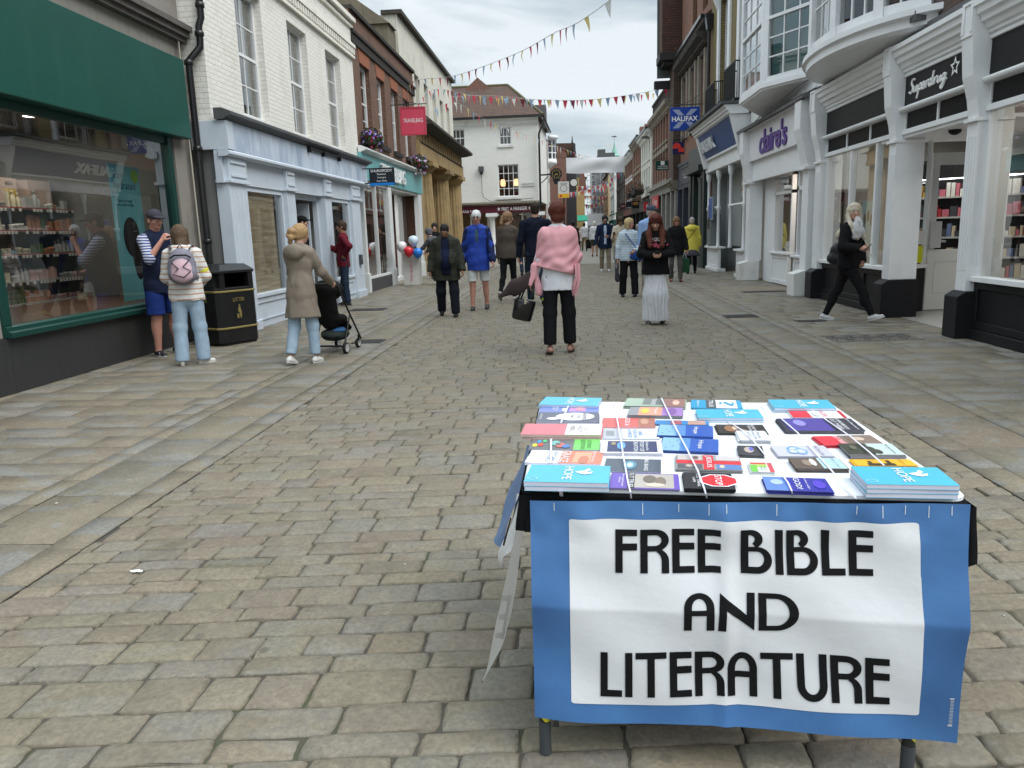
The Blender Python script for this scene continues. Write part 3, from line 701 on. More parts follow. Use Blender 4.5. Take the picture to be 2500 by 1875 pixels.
fr.box(25.4-F, 25.46-F, .3, .4, .12, 2.8); fr.box(23.15-F, 27.4-F, .0, .4, 2.8, 2.88); fr.box(24.3-F, 24.36-F, .3, .4, .12, 2.8); fr.build('window_frame', TUR2, f)
mb = MB(); mb.box(19.9-F, 22.75-F, .0, .2, 0, .339); mb.build('stall_riser', mat('dark_grey_riser', (.07, .07, .075), .7, dirt=.3), f)
pane(f, 20-F, 22.75-F, .4, 2.8, .05, 'window_glass', glass_mat('shop_glass_bright')); pane(f, 25.46-F, 27.4-F, .12, 2.8, .35, 'window_glass', glass_mat('shop_glass_bright'))
pane(f, 23.15-F, 24.3-F, .12, 2.8, .35, 'window_glass', glass_mat('shop_glass_bright'))
mb = MB(); mb.box(20-F, 28-F, 4, 4.1, 0, 2.9); mb.box(20-F, 28-F, .45, 4, 2.88, 2.9); mb.build('interior_wall', mat('pale_interior', (.5, .52, .5), .8), f)
mb = MB(); mb.box(20-F, 28-F, .45, 4, -.002, .004); mb.box(24.2-F, 25.2-F, 1.6, 2.2, .01, 1.0); mb.box(26-F, 27-F, 2, 2.6, .01, 1.0); mb.build('counter', mat('interior_dark_wood', (.1, .08, .07), .6), f)
for i, (yy, xx, w_) in enumerate([(24.4, -6.4, 'nearer the doorway'), (25.4, -6.7, 'farther in')]): ceiling_light(xx, yy, 2.86, f'small bright ceiling light in the turquoise travel shop, {w_}', power=18, r=.09, col=(1, .97, .92))
PINKS = mat('sign_pink', (.62, .07, .12), .45, .05)
s = hanging_sign('pink_hanging_sign', -4.60, 24.2, 4.84, .78, .82, -1, PINKS, 'square pink red hanging sign lettered TRAVELBAG on an iron bracket', wall_x=-5.27)
mb = MB(); [mb.box(*q, -.045, -.036, *r_) for q, r_ in (((-.39, .39), (.37, .41)), ((-.39, .39), (-.41, -.37)), ((-.39, -.35), (-.37, .37)), ((.35, .39), (-.37, .37)))]; mb.build('border', mat('sign_pink_dark', (.5, .05, .09), .45), s)
text_obj('lettering', 'TRAVELBAG', WV, SIGNF(0, .02), s, w=.6, h=.12)
def flowers(name, x, y, z, lx, ly, lz, label, seed, cols, n=900, cat='flower basket', group='flower baskets on the buildings'):
 t = empty(name, (x, y, z), 0, label, cat, group); rr = random.Random(seed)
 mb = MB(); mb.box(-lx*.8, lx*.8, -ly*.8, ly*.8, -lz*.8, -lz*.2); mb.build('trough', mat('trough_black', (.02, .02, .02), .7), t, bevel=.02)
 mb = MB(); fl = MB()
 for i in range(n):
  th = rr.uniform(0, 2*PI); ph = math.acos(rr.uniform(-.6, 1)); q = rr.uniform(.6, 1.08)+.12*math.sin(5*th)
  p = Vector((lx*q*math.sin(ph)*math.cos(th), ly*q*math.sin(ph)*math.sin(th), lz*q*math.cos(ph)))
  if rr.random() < .2: p.z -= rr.random()*lz
  s_ = rr.uniform(.03, .055); d = Vector((rr.gauss(0, 1), rr.gauss(0, 1), rr.gauss(0, 1))).normalized(); e = d.orthogonal().normalized(); g = d.cross(e)
  if rr.random() < .76: mb.add([p-e*s_, p+g*s_*.5, p+e*s_, p-g*s_*.5], [(0, 1, 2, 3)], rr.choice((0, 0, 1)))
  else:
   s_ *= .85; k = rr.randrange(len(cols))
   fl.add([p]+[p+(e*math.cos(w*1.2566)+g*math.sin(w*1.2566))*s_+d*s_*.3 for w in range(5)], [(0, 1, 2), (0, 2, 3), (0, 3, 4), (0, 4, 5), (0, 5, 1)], k)
 mb.build('foliage', [mat('leaf_mid', (.05, .10, .025), .6, .3), mat('leaf_dark', (.02, .05, .015), .6, .3)], t)
 fl.build('blossom', [mat('petal_%d' % int(sum(c)*1000), c, .6, .2) for c in cols], t)
 return t
flowers('flower_trough', -5.08, 20.9, 3.98, .2, .72, .24, 'trough of purple and crimson petunias under the first brown brick window', 1, [(.22, .12, .5), (.32, .01, .05), (.35, .25, .6)], 1500)
flowers('flower_trough', -5.0, 27.0, 3.86, .24, .7, .26, 'trough of lilac and dark red petunias beside the sandstone portico', 2, [(.35, .28, .6), (.3, .02, .05), (.6, .5, .7)], 1300)
c0 = Vector((-4.62, 22.9, 0))
t = empty('display_stand', c0, 0, 'white display box lettered TRAVELBAG with balloons on it outside the turquoise shop', 'display stand')
mb = MB(); mb.box(-.24, .24, -.2, .2, 0, .95); mb.build('box', mat('stand_white', (.72, .70, .66), .5), t, bevel=.005)
text_obj('lettering', 'TRAVELBAG', PINKS, Matrix(((0, -1, 0, .0), (0, 0, -1, -.203), (1, 0, 0, .4), (0, 0, 0, 1))), t, w=.62)
for i, (dx, dz, c, nm, rr_) in enumerate([(-.22, 1.12, (.80, .78, .80), 'pearly white balloon at the left of the bunch', .155), (.14, 1.28, (.62, .74, .86), 'pale blue speckled balloon at the top of the bunch', .15), (-.01, .98, (.72, .02, .04), 'red balloon in the middle of the bunch', .145), (.26, .93, (.02, .20, .68), 'blue balloon at the right of the bunch', .145)]):
 bt = empty('balloon', c0+Vector((dx, -.3-.03*i, dz)), 0, nm, 'balloon', 'balloons on the white display box')
 mb = MB(); mb.lathe([(0, -1.12*rr_), (.25*rr_, -1.05*rr_), (.62*rr_, -.75*rr_), (.9*rr_, -.3*rr_), (rr_, .15*rr_), (.9*rr_, .6*rr_), (.55*rr_, .93*rr_), (.2*rr_, 1.04*rr_), (0, 1.05*rr_)], n=20); mb.build('skin', mat('balloon_%d' % i, c, .25, .05, coat=.5), bt)
 mb = MB(); mb.lathe([(.0, -1.1*rr_), (.014, -1.18*rr_), (.02, -1.22*rr_), (0, -1.22*rr_)], n=8); mb.build('knot', _mats['balloon_%d' % i], bt)
SAND = mat('sandstone', (.36, .255, .125), .85, .22, 3, bump=.4, bscale=60, dirt=.45, streak=.3)
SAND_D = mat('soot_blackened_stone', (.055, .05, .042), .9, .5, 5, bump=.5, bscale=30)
CREAM = mat('cream_render', (.62, .60, .52), .8, .08, 2, streak=.7, dirt=.25)
Y0 = 28.05; b = left_frame('portico_building', -5.9, Y0, label='sandstone Doric portico building with a cream rendered upper storey', cat='building')
mb = MB(); mb.box(0, 13.6, .9, 9, 0, 5.5); mb.build('rear_wall', SAND, b)
u0, u1 = 31.0-Y0, 45.0-Y0
uo = [(s_-Y0, s_+1.0-Y0, 6.3, 8.15) for s_ in (33.9, 36.1, 38.3, 40.5, 42.7)]
mb = MB(); wall(mb, u0, u1, 5.0, 9.7, uo, y=.4, depth=.2); block_body(mb, u0, u1, 5, 9.7, 8, y=.4); mb.build('cream_wall', CREAM, b)
for o in uo: sash(b, o[0], o[1], o[2], o[3], .56, 1, 2, fr=.1, curtain=False, m=WHITE_OLD)
mb = MB(); mb.box(u0-.1, u1+.1, .2, 1, 9.705, 9.85); mb.build('coping', SAND_D, b)
mb = MB(); mb.box(u0+8, u0+9, 2, 3, 9.8, 11.0); mb.build('chimney', BRN, b)
mb = MB(); mb.box(u0-1.3, u0-.001, .5, 8, 5, 9.05); mb.prism([(.4, 9.05), (4.2, 11.8), (8, 9.05)], u0-1.4, u0-.2, 'x'); mb.build('side_return', mat('stained_render', (.16, .14, .1), .85, .3, 4, streak=.6), b)
mb = MB(); mb.box(1.2, 13.2, -.55, .9, 4.32, 4.85)
mb.build('architrave', SAND, b)
mb = MB(); mb.box(1.25, 13.15, -.5, .9, 4.851, 5.35)
x = 1.3
while x < 13: mb.box(x, x+.28, -.54, -.5, 4.9, 5.3); x += .62
mb.build('frieze', SAND, b)
mb = MB(); x = 1.25
while x < 13: mb.box(x, x+.05, -.575, -.55, 4.78, 4.85); x += .155
mb.build('guttae_band', SAND_D, b)
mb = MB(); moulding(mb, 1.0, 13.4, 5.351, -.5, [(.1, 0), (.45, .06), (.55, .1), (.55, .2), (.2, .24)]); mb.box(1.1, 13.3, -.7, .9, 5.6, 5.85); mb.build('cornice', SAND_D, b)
for k_, cx in enumerate((31.9, 36.4, 40.4)):
 x = cx-Y0; prof = []
 mb = MB(); n = 40; rows = [(0, .56), (1.3, .55), (2.6, .51), (3.9, .46)]
 vs = []; fs = []
 for z_, r_ in rows:
  for j in range(n): rr_ = r_*(1-.045*(j % 2)); th = 2*PI*j/n; vs.append((x+rr_*math.cos(th), rr_*math.sin(th), z_))
 for i in range(3):
  for j in range(n): fs.append((i*n+j, i*n+(j+1) % n, (i+1)*n+(j+1) % n, (i+1)*n+j))
 mb.add(vs, fs); mb.lathe([(.46, 3.9), (.5, 3.92), (.6, 4.05), (.66, 4.12), (.66, 4.13)], (x, 0, 0), 24); mb.box(x-.68, x+.68, -.66, .66, 4.13, 4.318); mb.build('column', SAND, b)
mb = MB(); mb.box(1.2, 2.2, -.4, .9, 0, 4.31); mb.box(1.15, 2.25, -.45, .9, 4.0, 4.12); mb.build('corner_pier', SAND, b)
mb = MB(); mb.box(12.3, 13.2, -.4, .9, 0, 4.31); mb.build('end_pier', SAND, b)
mb = MB(); mb.box(2.6, 2.66, -.3, -.24, 0, 2.1); mb.box(2.2, 2.6, -.3, -.26, 2.0, 2.1)
for q in range(5): mb.box(2.22+.08*q, 2.24+.08*q, -.29, -.27, 0, 2.0)
mb.build('gate', mat('grey_iron_gate', (.08, .09, .10), .5), b)
mb = MB(); mb.box(4.6, 6.3, .86, .899, 0, 3.4); mb.box(9.4, 11, .86, .899, 0, 3.4); mb.build('dark_doorway', DARKROOM, b)
# == RIGHT SIDE
Y0 = 15.5; RX = 4.8
def ry(Y): return Y0-Y
WP = mat('gloss_white_paint', (.78, .79, .80), .38, .04, 5, dirt=.08)
BLKP = mat('black_panel', (.014, .014, .016), .45, .2, 4, spec=.18)
RED_BR = brick_mat('dark_red_brick', (.15, .07, .05), (.10, .055, .045), (.12, .10, .085), .225, .075, .011, .5, stain=.7, stain_col=(.05, .05, .06))
b = right_frame('drugstore_building', RX+.05, Y0, label='dark brick building with a white and black drugstore front on the near right', cat='building')
xN = Y0-4.2
mb = MB(); wall(mb, 0, xN, 3.72, 9.5, [(Y0-15.2, Y0-11.4, 4.2, 7.6)], depth=.25); block_body(mb, 0, xN, 3.5, 9.5, 8); mb.box(0, .05, .3, 8, 0, 3.5); mb.box(xN-.05, xN, .3, 8, 0, 3.5); mb.build('brick_wall', RED_BR, b)
mb = MB(); mb.box(.3, xN, -.16, .1, 3.74, 3.86); mb.box(.3, xN, -.1, .1, 3.861, 3.95); mb.build('lead_ledge', LEAD, b)
cx = Y0-13.3; hw = 2.2; pr = .85
def bowpt(t, k=1.0): return (cx+hw*k*math.sin(t), -pr*k*(math.cos(t)-math.cos(1.25))/(1-math.cos(1.25)))
def bowring(mb, z0, z1, k0, k1, m=0, n=28):
 T = [-1.25+2.5*i/n for i in range(n+1)]; S = hw/ (hw*math.sin(1.25))
 lo = [(cx+(bowpt(t, k0)[0]-cx)*S, bowpt(t, k0)[1], z0) for t in T]; hi = [(cx+(bowpt(t, k1)[0]-cx)*S, bowpt(t, k1)[1], z1) for t in T]
 mb.add(lo+hi, [(i, i+1, n+2+i, n+1+i) for i in range(n)], m, abs(z1-z0) > 1e-6)
bow = MB()
bowring(bow, 3.90, 3.93, .93, 1.0); bowring(bow, 3.93, 4.04, 1.0, 1.0); bowring(bow, 4.04, 4.06, 1.0, 1.05); bowring(bow, 4.06, 4.14, 1.06, 1.06); bowring(bow, 4.14, 4.141, 1.06, .9)
for k0, k1, z0, z1 in ((.0, .3, 3.82, 3.83), (.3, .6, 3.83, 3.855), (.6, .93, 3.855, 3.90)): bowring(bow, z0, z1, max(k0, .001), k1)
bw = bow.build('bow_window', WP, b)
mb = MB()
T = [-1.25+2.5*i/5 for i in range(6)]; S = 1/math.sin(1.25)
pts = [(cx+(bowpt(t, .97)[0]-cx)*S, bowpt(t, .97)[1]) for t in T]
mb2 = MB()
for i in range(5):
 a_, c_ = Vector((*pts[i], 0)), Vector((*pts[i+1], 0)); d_ = (c_-a_); ln = d_.length; d_.normalize()
 M = Matrix(((d_.x, -d_.y, 0, a_.x), (d_.y, d_.x, 0, a_.y), (0, 0, 1, 0), (0, 0, 0, 1)))
 mb.box(-.07, .07, -.03, .12, 4.142, 7.3, M=M); mb.box(.071, ln-.071, .0, .1, 4.142, 4.3, M=M); mb.box(.071, ln-.071, .02, .08, 5.75, 5.83, M=M)
 nb = 3
 for q in range(1, nb): x = .07+(ln-.14)*q/nb; mb.box(x-.013, x+.013, .03, .07, 4.301, 7.3, M=M)
 for z_ in (4.8, 5.28, 6.3, 6.8): mb.box(.071, ln-.071, .035, .065, z_, z_+.024, M=M)
 mb2.add([M @ Vector(p) for p in ((.07, .05, 4.3), (ln-.07, .05, 4.3), (ln-.07, .05, 7.3), (.07, .05, 7.3))], [(0, 1, 2, 3)])
mb.build('bow_sash_bars', WP, bw); mb2.build('bow_panes', GLASS_UP, bw)
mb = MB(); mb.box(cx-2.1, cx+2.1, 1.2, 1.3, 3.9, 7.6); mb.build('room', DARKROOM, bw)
mb = MB(); bowring(mb, 7.3, 7.6, 1.06, 1.08); mb.build('bow_cornice', WP, bw)
mb = MB(); mb.prism([(-.26, 3.98), (-.26, 4.1), (-.02, 4.1), (-.02, 3.98)], cx+1.95, cx+2.12, 'x'); mb.box(cx-1.4, cx-1.15, -.2, 0, 3.55, 3.85); mb.build('lead_bracket', LEAD, b)
f = right_frame('drugstore_shopfront', RX, Y0, label='white drugstore front with fluted pilasters, black fascia panels and black plinths', cat='shopfront')
def r1_pil(Yc, w, name='pilaster'):
 x0 = ry(Yc)-w/2; x1 = x0+w; mb = MB()
 mb.box(x0, x1, -.1, .3, .56, 2.5)
 n = 4
 for i in range(n): q = x0+w*(i+.7)/(n+.4); mb.box(q, q+w*.07, -.108, -.0995, .8, 2.35)
 mb.box(x0-.02, x1+.02, -.14, .3, 2.5, 2.54); mb.prism([(.3, 2.541), (-.1, 2.541), (-.13, 2.75), (-.2, 3.0), (-.24, 3.45), (-.24, 3.80), (-.1, 3.86), (.1, 3.86)], x0, x1, 'x')
 mb.box(x0+.0, x1, -.25, -.241, 3.42, 3.46); mb.box(x0, x0+.05, -.255, -.241, 3.461, 3.8); mb.box(x1-.05, x1, -.255, -.241, 3.461, 3.8); mb.box(x0+.05, x1-.05, -.255, -.241, 3.76, 3.8)
 mb.build(name, WP, f, bevel=.006)
 mb = MB(); mb.prism([(.32, 0), (-.2, 0), (-.2, .5), (-.11, .558), (.32, .558)], x0-.04, x1+.04, 'x'); mb.build('plinth_block', BLKP, f, bevel=.008)
pils = [(15.3, .3), (11.92, .24), (9.68, .24), (6.2, .3)]
for p_, w_ in pils: r1_pil(p_, w_)
for (Ya, wa), (Yb, wb) in zip(pils, pils[1:]):
 x0 = ry(Ya)+wa/2+.003; x1 = ry(Yb)-wb/2-.003
 mb = MB(); moulding(mb, x0, x1, 3.42, 0, [(.03, 0), (.07, .02), (.07, .05), (.10, .07), (.12, .12), (.16, .14), (.17, .2), (.21, .22), (.22, .29), (.25, .30), (.25, .36), (.1, .42)]); mb.build('cornice', WP, f)
 mb = MB(); mb.box(x0, x1, -.02, .08, 2.98, 3.42); mb.build('fascia_panel', BLKP, f)
 mb = MB(); mb.box(x0, x1, -.05, .06, 3.375, 3.42); moulding(mb, x0, x1, 2.905, 0, [(.05, 0), (.09, .015), (.1, .04), (.09, .065), (.04, .08)]); mb.box(x0, x1, -.03, .08, 2.60, 2.67); mb.build('rails', WP, f, bevel=.005)
 mb = MB(); n = 3 if x1-x0 > 2.2 else 2
 mb.box(x0, x1, .02, .07, 2.672, 2.903)
 for k in range(12): z_ = 2.68+k*.018; mb.box(x0, x1, .012, .02, z_, z_+.009)
 mb.build('louvre_panel', BLKP, f)
 mb = MB()
 for k in range(n+1): x = x0+(x1-x0)*k/n; x = min(max(x, x0+.02), x1-.02); mb.box(x-.02, x+.02, -.005, .08, 2.671, 2.904)
 mb.build('louvre_divider', WP, f)
for Ya, Yb, mull in ((15.15, 12.04, (13.85, 12.75)), (9.56, 6.35, (8.48, 7.4))):
 x0, x1 = ry(Ya), ry(Yb)
 mb = MB(); mb.box(x0, x0+.06, .0, .08, .74, 2.6); mb.box(x1-.06, x1, .0, .08, .74, 2.6); mb.box(x0, x1, -.06, .1, .68, .739)
 for q in mull: mb.box(ry(q)-.035, ry(q)+.035, -.01, .08, .741, 2.599)
 mb.build('window_frame', WP, f, bevel=.004)
 pane(f, x0+.06, x1-.06, .74, 2.6, .04, 'window_glass', glass_mat('shop_glass_clear', (.88, .9, .89), 1.7))
 mb = MB(); panelled(mb, x0, x1, 0.12, .679, .0, 3, .03, .09); mb.box(x0, x1, -.04, .1, 0, .119); mb.build('stall_riser', BLKP, f, bevel=.006)
x0, x1 = ry(11.8), ry(9.8)
mb = MB(); mb.box(x0-.8, x1, .0, 1.7, 2.56, 2.6); mb.box(x0-.8, x1, 1.7, 1.76, 2.3, 2.6); mb.build('lobby_soffit', WP, f)
mb = MB(); mb.sphere((x0+.85, .3, 2.55), (.08, .08, .06), 8); mb.build('camera_dome', BLKP, f)
def seg(a_, c_):
 d_ = Vector((c_[0]-a_[0], c_[1]-a_[1])); l_ = d_.length; d_ /= l_; return Matrix(((d_.x, -d_.y, 0, a_[0]), (d_.y, d_.x, 0, a_[1]), (0, 0, 1, 0), (0, 0, 0, 1))), l_
M, W = seg((3.46, .0), (3.2, .38)); mb = MB(); mb.box(0, W, 0, .06, .56, 2.56, M=M); mb.build('lobby_return', WP, f); mb = MB(); mb.box(0, W+.02, -.03, .06, 0, .559, M=M); mb.build('lobby_plinth', BLKP, f)
M, W = seg((3.19, .39), (2.97, .74)); mb = MB(); mb.box(0, W, 0, .06, 0, .68, M=M); mb.build('lobby_riser', BLKP, f)
mb = MB(); mb.box(0, W, -.03, .06, .681, .74, M=M); mb.box(0, .04, 0, .06, .741, 2.56, M=M); mb.box(W-.04, W, 0, .06, .741, 2.56, M=M); mb.build('lobby_frame', WP, f)
g_ = MB(); g_.add([M @ Vector(p) for p in ((.04, .03, .741), (W-.04, .03, .741), (W-.04, .03, 2.5), (.04, .03, 2.5))], [(0, 1, 2, 3)]); g_.build('lobby_glass', GLASS, f)
mb = MB(); mb.box(.05, W-.06, .015, .022, .76, 1.02, M=M); mb.build('yellow_notice', mat('notice_yellow', (.62, .65, .02), .6), f)
mb = MB(); mb.box(.05, W-.06, .015, .022, 1.04, 1.25, M=M); mb.build('white_notice', mat('notice_white', (.7, .7, .7), .6), f)
dr = empty('shop_door', (0, 0, 0)); dr.parent = f
M, W = seg((2.96, .76), (2.86, 1.68)); mb = MB()
mb.box(0, W, 0, .05, .02, .95, M=M); mb.box(0, .11, 0, .05, .95, 2.4, M=M); mb.box(W-.13, W, 0, .05, .95, 2.4, M=M); mb.box(.11, W-.13, 0, .05, 2.22, 2.4, M=M)
for q_ in ((.12, W-.12, .28, .30), (.12, W-.12, .76, .78)): mb.box(q_[0], q_[1], -.008, -.0005, q_[2], q_[3], M=M)
mb.box(.12, .14, -.008, -.0005, .301, .759, M=M); mb.box(W-.14, W-.12, -.008, -.0005, .301, .759, M=M)
mb.build('leaf', mat('door_offwhite', (.62, .63, .62), .45, .04), dr, bevel=.003)
mb = MB(); mb.add([M @ Vector(p) for p in ((.11, .03, .95), (W-.13, .03, .95), (W-.13, .03, 2.22), (.11, .03, 2.22))], [(0, 1, 2, 3)]); mb.build('door_pane', GLASS, dr)
mb = MB(); mb.box(.0, .17, -.06, -.012, .98, 1.38, M=M); mb.build('push_plate', mat('plate_grey', (.5, .5, .5), .35), dr)
def pen(root, strokes, M, r, m):
 """round monoline script drawn with a pen; strokes are control points in a plane"""
 for st_ in strokes:
  p_ = [Vector((*q, 0)) for q in st_]; o_ = []
  for i_ in range(len(p_)-1):
   a0, a1, a2, a3 = p_[max(i_-1, 0)], p_[i_], p_[i_+1], p_[min(i_+2, len(p_)-1)]
   for k_ in range(5): t_ = k_/5; o_.append(.5*((2*a1)+(a2-a0)*t_+(2*a0-5*a1+4*a2-a3)*t_*t_+(3*a1-a0-3*a2+a3)*t_**3))
  o_.append(p_[-1]); mb = MB(); mb.tube([M @ q for q in o_], r, 6); mb.build('letter_stroke', m, root)
SC = [[(.62, 1.55), (.35, 1.62), (.18, 1.4), (.3, 1.15), (.5, .9), (.45, .6), (.2, .5), (-.02, .62)], [(.72, 1.0), (.68, .65), (.85, .5), (1.08, .75), (1.16, 1.0), (1.12, .6), (1.28, .5), (1.5, .9), (1.42, .2), (1.32, -.1)], [(1.48, .85), (1.7, 1.02), (1.92, .8), (1.78, .52), (1.52, .6)], [(1.92, .7), (2.28, .8), (2.22, 1.02), (2.0, .95), (1.98, .62), (2.2, .5), (2.45, .62), (2.6, 1.0), (2.62, .7), (2.55, .5)], [(2.6, .8), (2.78, 1.02), (2.95, .98)], [(3.4, .95), (3.15, 1.02), (3.0, .72), (3.15, .5), (3.38, .7), (3.55, 1.6), (3.4, .75), (3.5, .5), (3.7, .7), (3.85, 1.02), (3.8, .5)], [(3.85, .8), (4.02, 1.02), (4.2, .98)], [(4.3, 1.0), (4.26, .65), (4.42, .5), (4.62, .75), (4.7, 1.0), (4.66, .6), (4.8, .52)], [(5.3, .95), (5.05, 1.02), (4.9, .72), (5.05, .5), (5.28, .72), (5.36, 1.0), (5.2, .2), (4.95, -.05), (4.85, .15), (5.3, .45), (5.5, .6)]]
W_ = empty('lettering'); W_.parent = f
pen(W_, [[(ry(11.1)-.53+q[0]*.193+(q[1]-.5)*.03, 3.055+q[1]*.155) for q in st_] for st_ in SC], Matrix(((1, 0, 0, 0), (0, 0, -1, -.03), (0, 1, 0, 0), (0, 0, 0, 1))), .0155, WV)
st = [(math.sin(2*PI*i/10)*(.125 if i % 2 == 0 else .058), math.cos(2*PI*i/10)*(.125 if i % 2 == 0 else .058)) for i in range(10)]
mb = MB(); Ms = facing(ry(10.34), -.024, 3.24)
inn = [(p[0]*.58, p[1]*.58) for p in st]
vs = [Ms @ Vector((p[0], p[1], .018)) for p in st+inn]; mb.add(vs, [(i, (i+1) % 10, 10+(i+1) % 10, 10+i) for i in range(10)]); mb.build('star', WV, f)
mb = MB(); x0, x1 = ry(15.3), ry(6.2)
mb.box(x0, x1, .1, 6, -.004, .006); mb.build('interior_floor', mat('pale_shop_floor', (.35, .34, .32), .35), f)
mb = MB(); mb.box(x0, x1, 6, 6.1, 0, 3.0); mb.box(x0, x1, .1, 6, 2.96, 3.0); mb.box(x0, x0+.06, .4, 6, .01, 2.96); mb.build('interior_wall', mat('interior_taupe', (.30, .29, .27), .8), f)
rr = random.Random(5)
GOODS = [mat('goods_%d' % i, c, .5, .2, 8) for i, c in enumerate([(.35, .03, .04), (.05, .05, .06), (.5, .42, .3), (.45, .12, .16), (.12, .16, .3), (.6, .58, .55), (.4, .25, .05)])]
def wall_rack(x, y, w, rz, label, h=2.1):
 P_ = f.matrix_basis @ Vector((x, y, 0))
 t = empty('makeup_rack', P_, rz, label, 'display rack', 'racks of cosmetics in the drugstore')
 mb = MB(); mb.box(-w/2, w/2, .3, .34, 0, h+.35); mb.build('back_panel', BLKP, t)
 mb = MB()
 for z_ in (.4, .75, 1.1, 1.45, 1.8): mb.box(-w/2, w/2, .0, .3, z_-.03, z_)
 mb.build('shelves', SHELF, t)
 mb = MB()
 for z_ in (.4, .75, 1.1, 1.45, 1.8):
  q = -w/2+.02
  while q < w/2-.05: ww = rr.uniform(.04, .12); mb.box(q, q+ww, .04, .2, z_+.001, z_+rr.uniform(.08, .24), rr.randrange(7)); q += ww+.012
 o = mb.build('stocked_goods', GOODS, t); o['kind'] = 'stuff'
 mb = MB(); mb.tube([(-w/2, -.02, .5), (-w/2, -.02, h), (w/2, -.02, h), (w/2, -.02, .5)], .016, 6, cap=False); mb.build('light_frame', mat('white_light_tube', (1, 1, 1), .5, 0, emit=5), t)
 return t
for x_, y_, w_, rz_, lb in ((ry(14.4), 1.9, 1.3, R(-35), 'lit cosmetics rack seen through the left bay of the drugstore window'), (ry(13.6), 2.9, 1.5, R(-38), 'lit cosmetics rack straight behind the drugstore doorway'), (ry(12.5), 4.0, 1.5, R(-42), 'lit cosmetics rack behind the open white door'), (ry(10.1), 2.2, 1.5, R(-55), 'lit cosmetics rack behind the nearest drugstore window'), (ry(8.9), 3.0, 1.4, R(-60), 'lit cosmetics rack deeper behind the nearest drugstore window')): wall_rack(x_, y_, w_, rz_, lb)
for i, (Y_, X_, w_) in enumerate(((11.2, 6.0, 'first inside the drugstore door'), (10.6, 6.9, 'second inside the drugstore door'), (8.7, 5.9, 'behind the nearest drugstore window'), (13.6, 6.2, 'behind the far drugstore bay'))):
 ceiling_light(X_, Y_, 2.94, f'wide lit ceiling light {w_}', r=.16, power=16, col=(1, .95, .86))
P_ = empty('window_poster', (4.98, 13.35, 1.35), R(-90), 'pale poster with figures in the drugstore window behind the vaping woman', 'poster')
mb = MB(); mb.box(-.4, .4, 0, .01, -.3, .4); mb.build('sheet', mat('poster_pale', (.42, .55, .55), .6), P_)
mb = MB(); [mb.sphere((x_, -.004, z_), (.05, .003, .1), 6) for x_, z_ in ((-.25, .1), (-.1, .15), (.05, .08), (.18, .14))]; mb.build('figure_print', mat('poster_print_brown', (.2, .15, .1), .6), P_)
t = empty('cardboard_box', (5.72, 13.05, 1.08), R(-20), 'open brown cardboard box on a shelf in the drugstore lobby window', 'box')
mb = MB(); mb.box(-.22, .22, -.15, .15, 0, .2); mb.box(-.22, .22, -.28, -.151, .17, .2); mb.build('carton', mat('cardboard', (.38, .26, .13), .8), t); mb = MB(); mb.box(-.3, .3, -.2, .2, -.03, -.002); mb.build('tray', SHELF, t); mb = MB(); mb.box(-.28, .28, -.15, .18, -1.07, -.031); mb.build('cabinet', BLKP, t)
Y0 = 21.3
def ry(Y): return Y0-Y
b = right_frame('oriel_building', 4.8, Y0, label='white rendered building with a canted oriel above the jewellery shop', cat='building')
WR = mat('white_render', (.70, .71, .70), .7, .05, 3, dirt=.2)
mb = MB(); wall(mb, 0, ry(15.55), 3.6, 9.2, [(ry(20.4), ry(16.1), 4.3, 7.5)], depth=.2); block_body(mb, 0, ry(15.55), 0, 9.2, 8); mb.build('wall', WR, b)
mb = MB(); mb.box(-.05, ry(15.6), -.35, .05, 3.74, 3.8); mb.prism([(-.36, 3.8), (0.02, 3.95), (.02, 3.8)], -.05, ry(15.6), 'x'); mb.build('lead_ledge', LEAD, b)
t = empty('sagging_cable', (0, 0, 0), 0, 'black cable sagging along the ledge above the jewellery shop', 'cable')
mb = MB(); mb.tube([(4.42, 21.0, 3.7), (4.40, 19.5, 3.74), (4.38, 18, 3.86), (4.42, 17, 3.9), (4.45, 16, 4.0), (4.55, 15.6, 4.05)], .012, 6); mb.tube([(4.41, 19.2, 3.76), (4.36, 18.3, 3.74), (4.4, 17.4, 3.88)], .01, 6); mb.build('wire', PIPE, t)
A_, B_, C_, D_ = (ry(20.6), 0), (ry(19.3), -.72), (ry(17.25), -.72), (ry(15.9), .02)
orl = MB()
def ring(mb, pts0, z0, pts1, z1, m=0):
 n = len(pts0)
 for i in range(n-1): mb.quad((*pts0[i], z0), (*pts0[i+1], z0), (*pts1[i+1], z1), (*pts1[i], z1), m)
def off(k):
 c_ = (ry(18.2), 0); return [(c_[0]+(p[0]-c_[0])*k, p[1]*k-(0)) for p in (A_, B_, C_, D_)]
low = [(ry(19.9), .0), (ry(19.7), -.02), (ry(18.0), -.02), (ry(17.8), .0)]
ring(orl, low, 3.93, off(.97), 4.16); ring(orl, off(.97), 4.16, off(.97), 4.2); ring(orl, off(1.02), 4.2, off(1.02), 4.3); ring(orl, off(.97), 4.2, off(1.02), 4.2); ring(orl, off(1.02), 4.3, off(.92), 4.3)
orw = orl.build('oriel', WP, b)
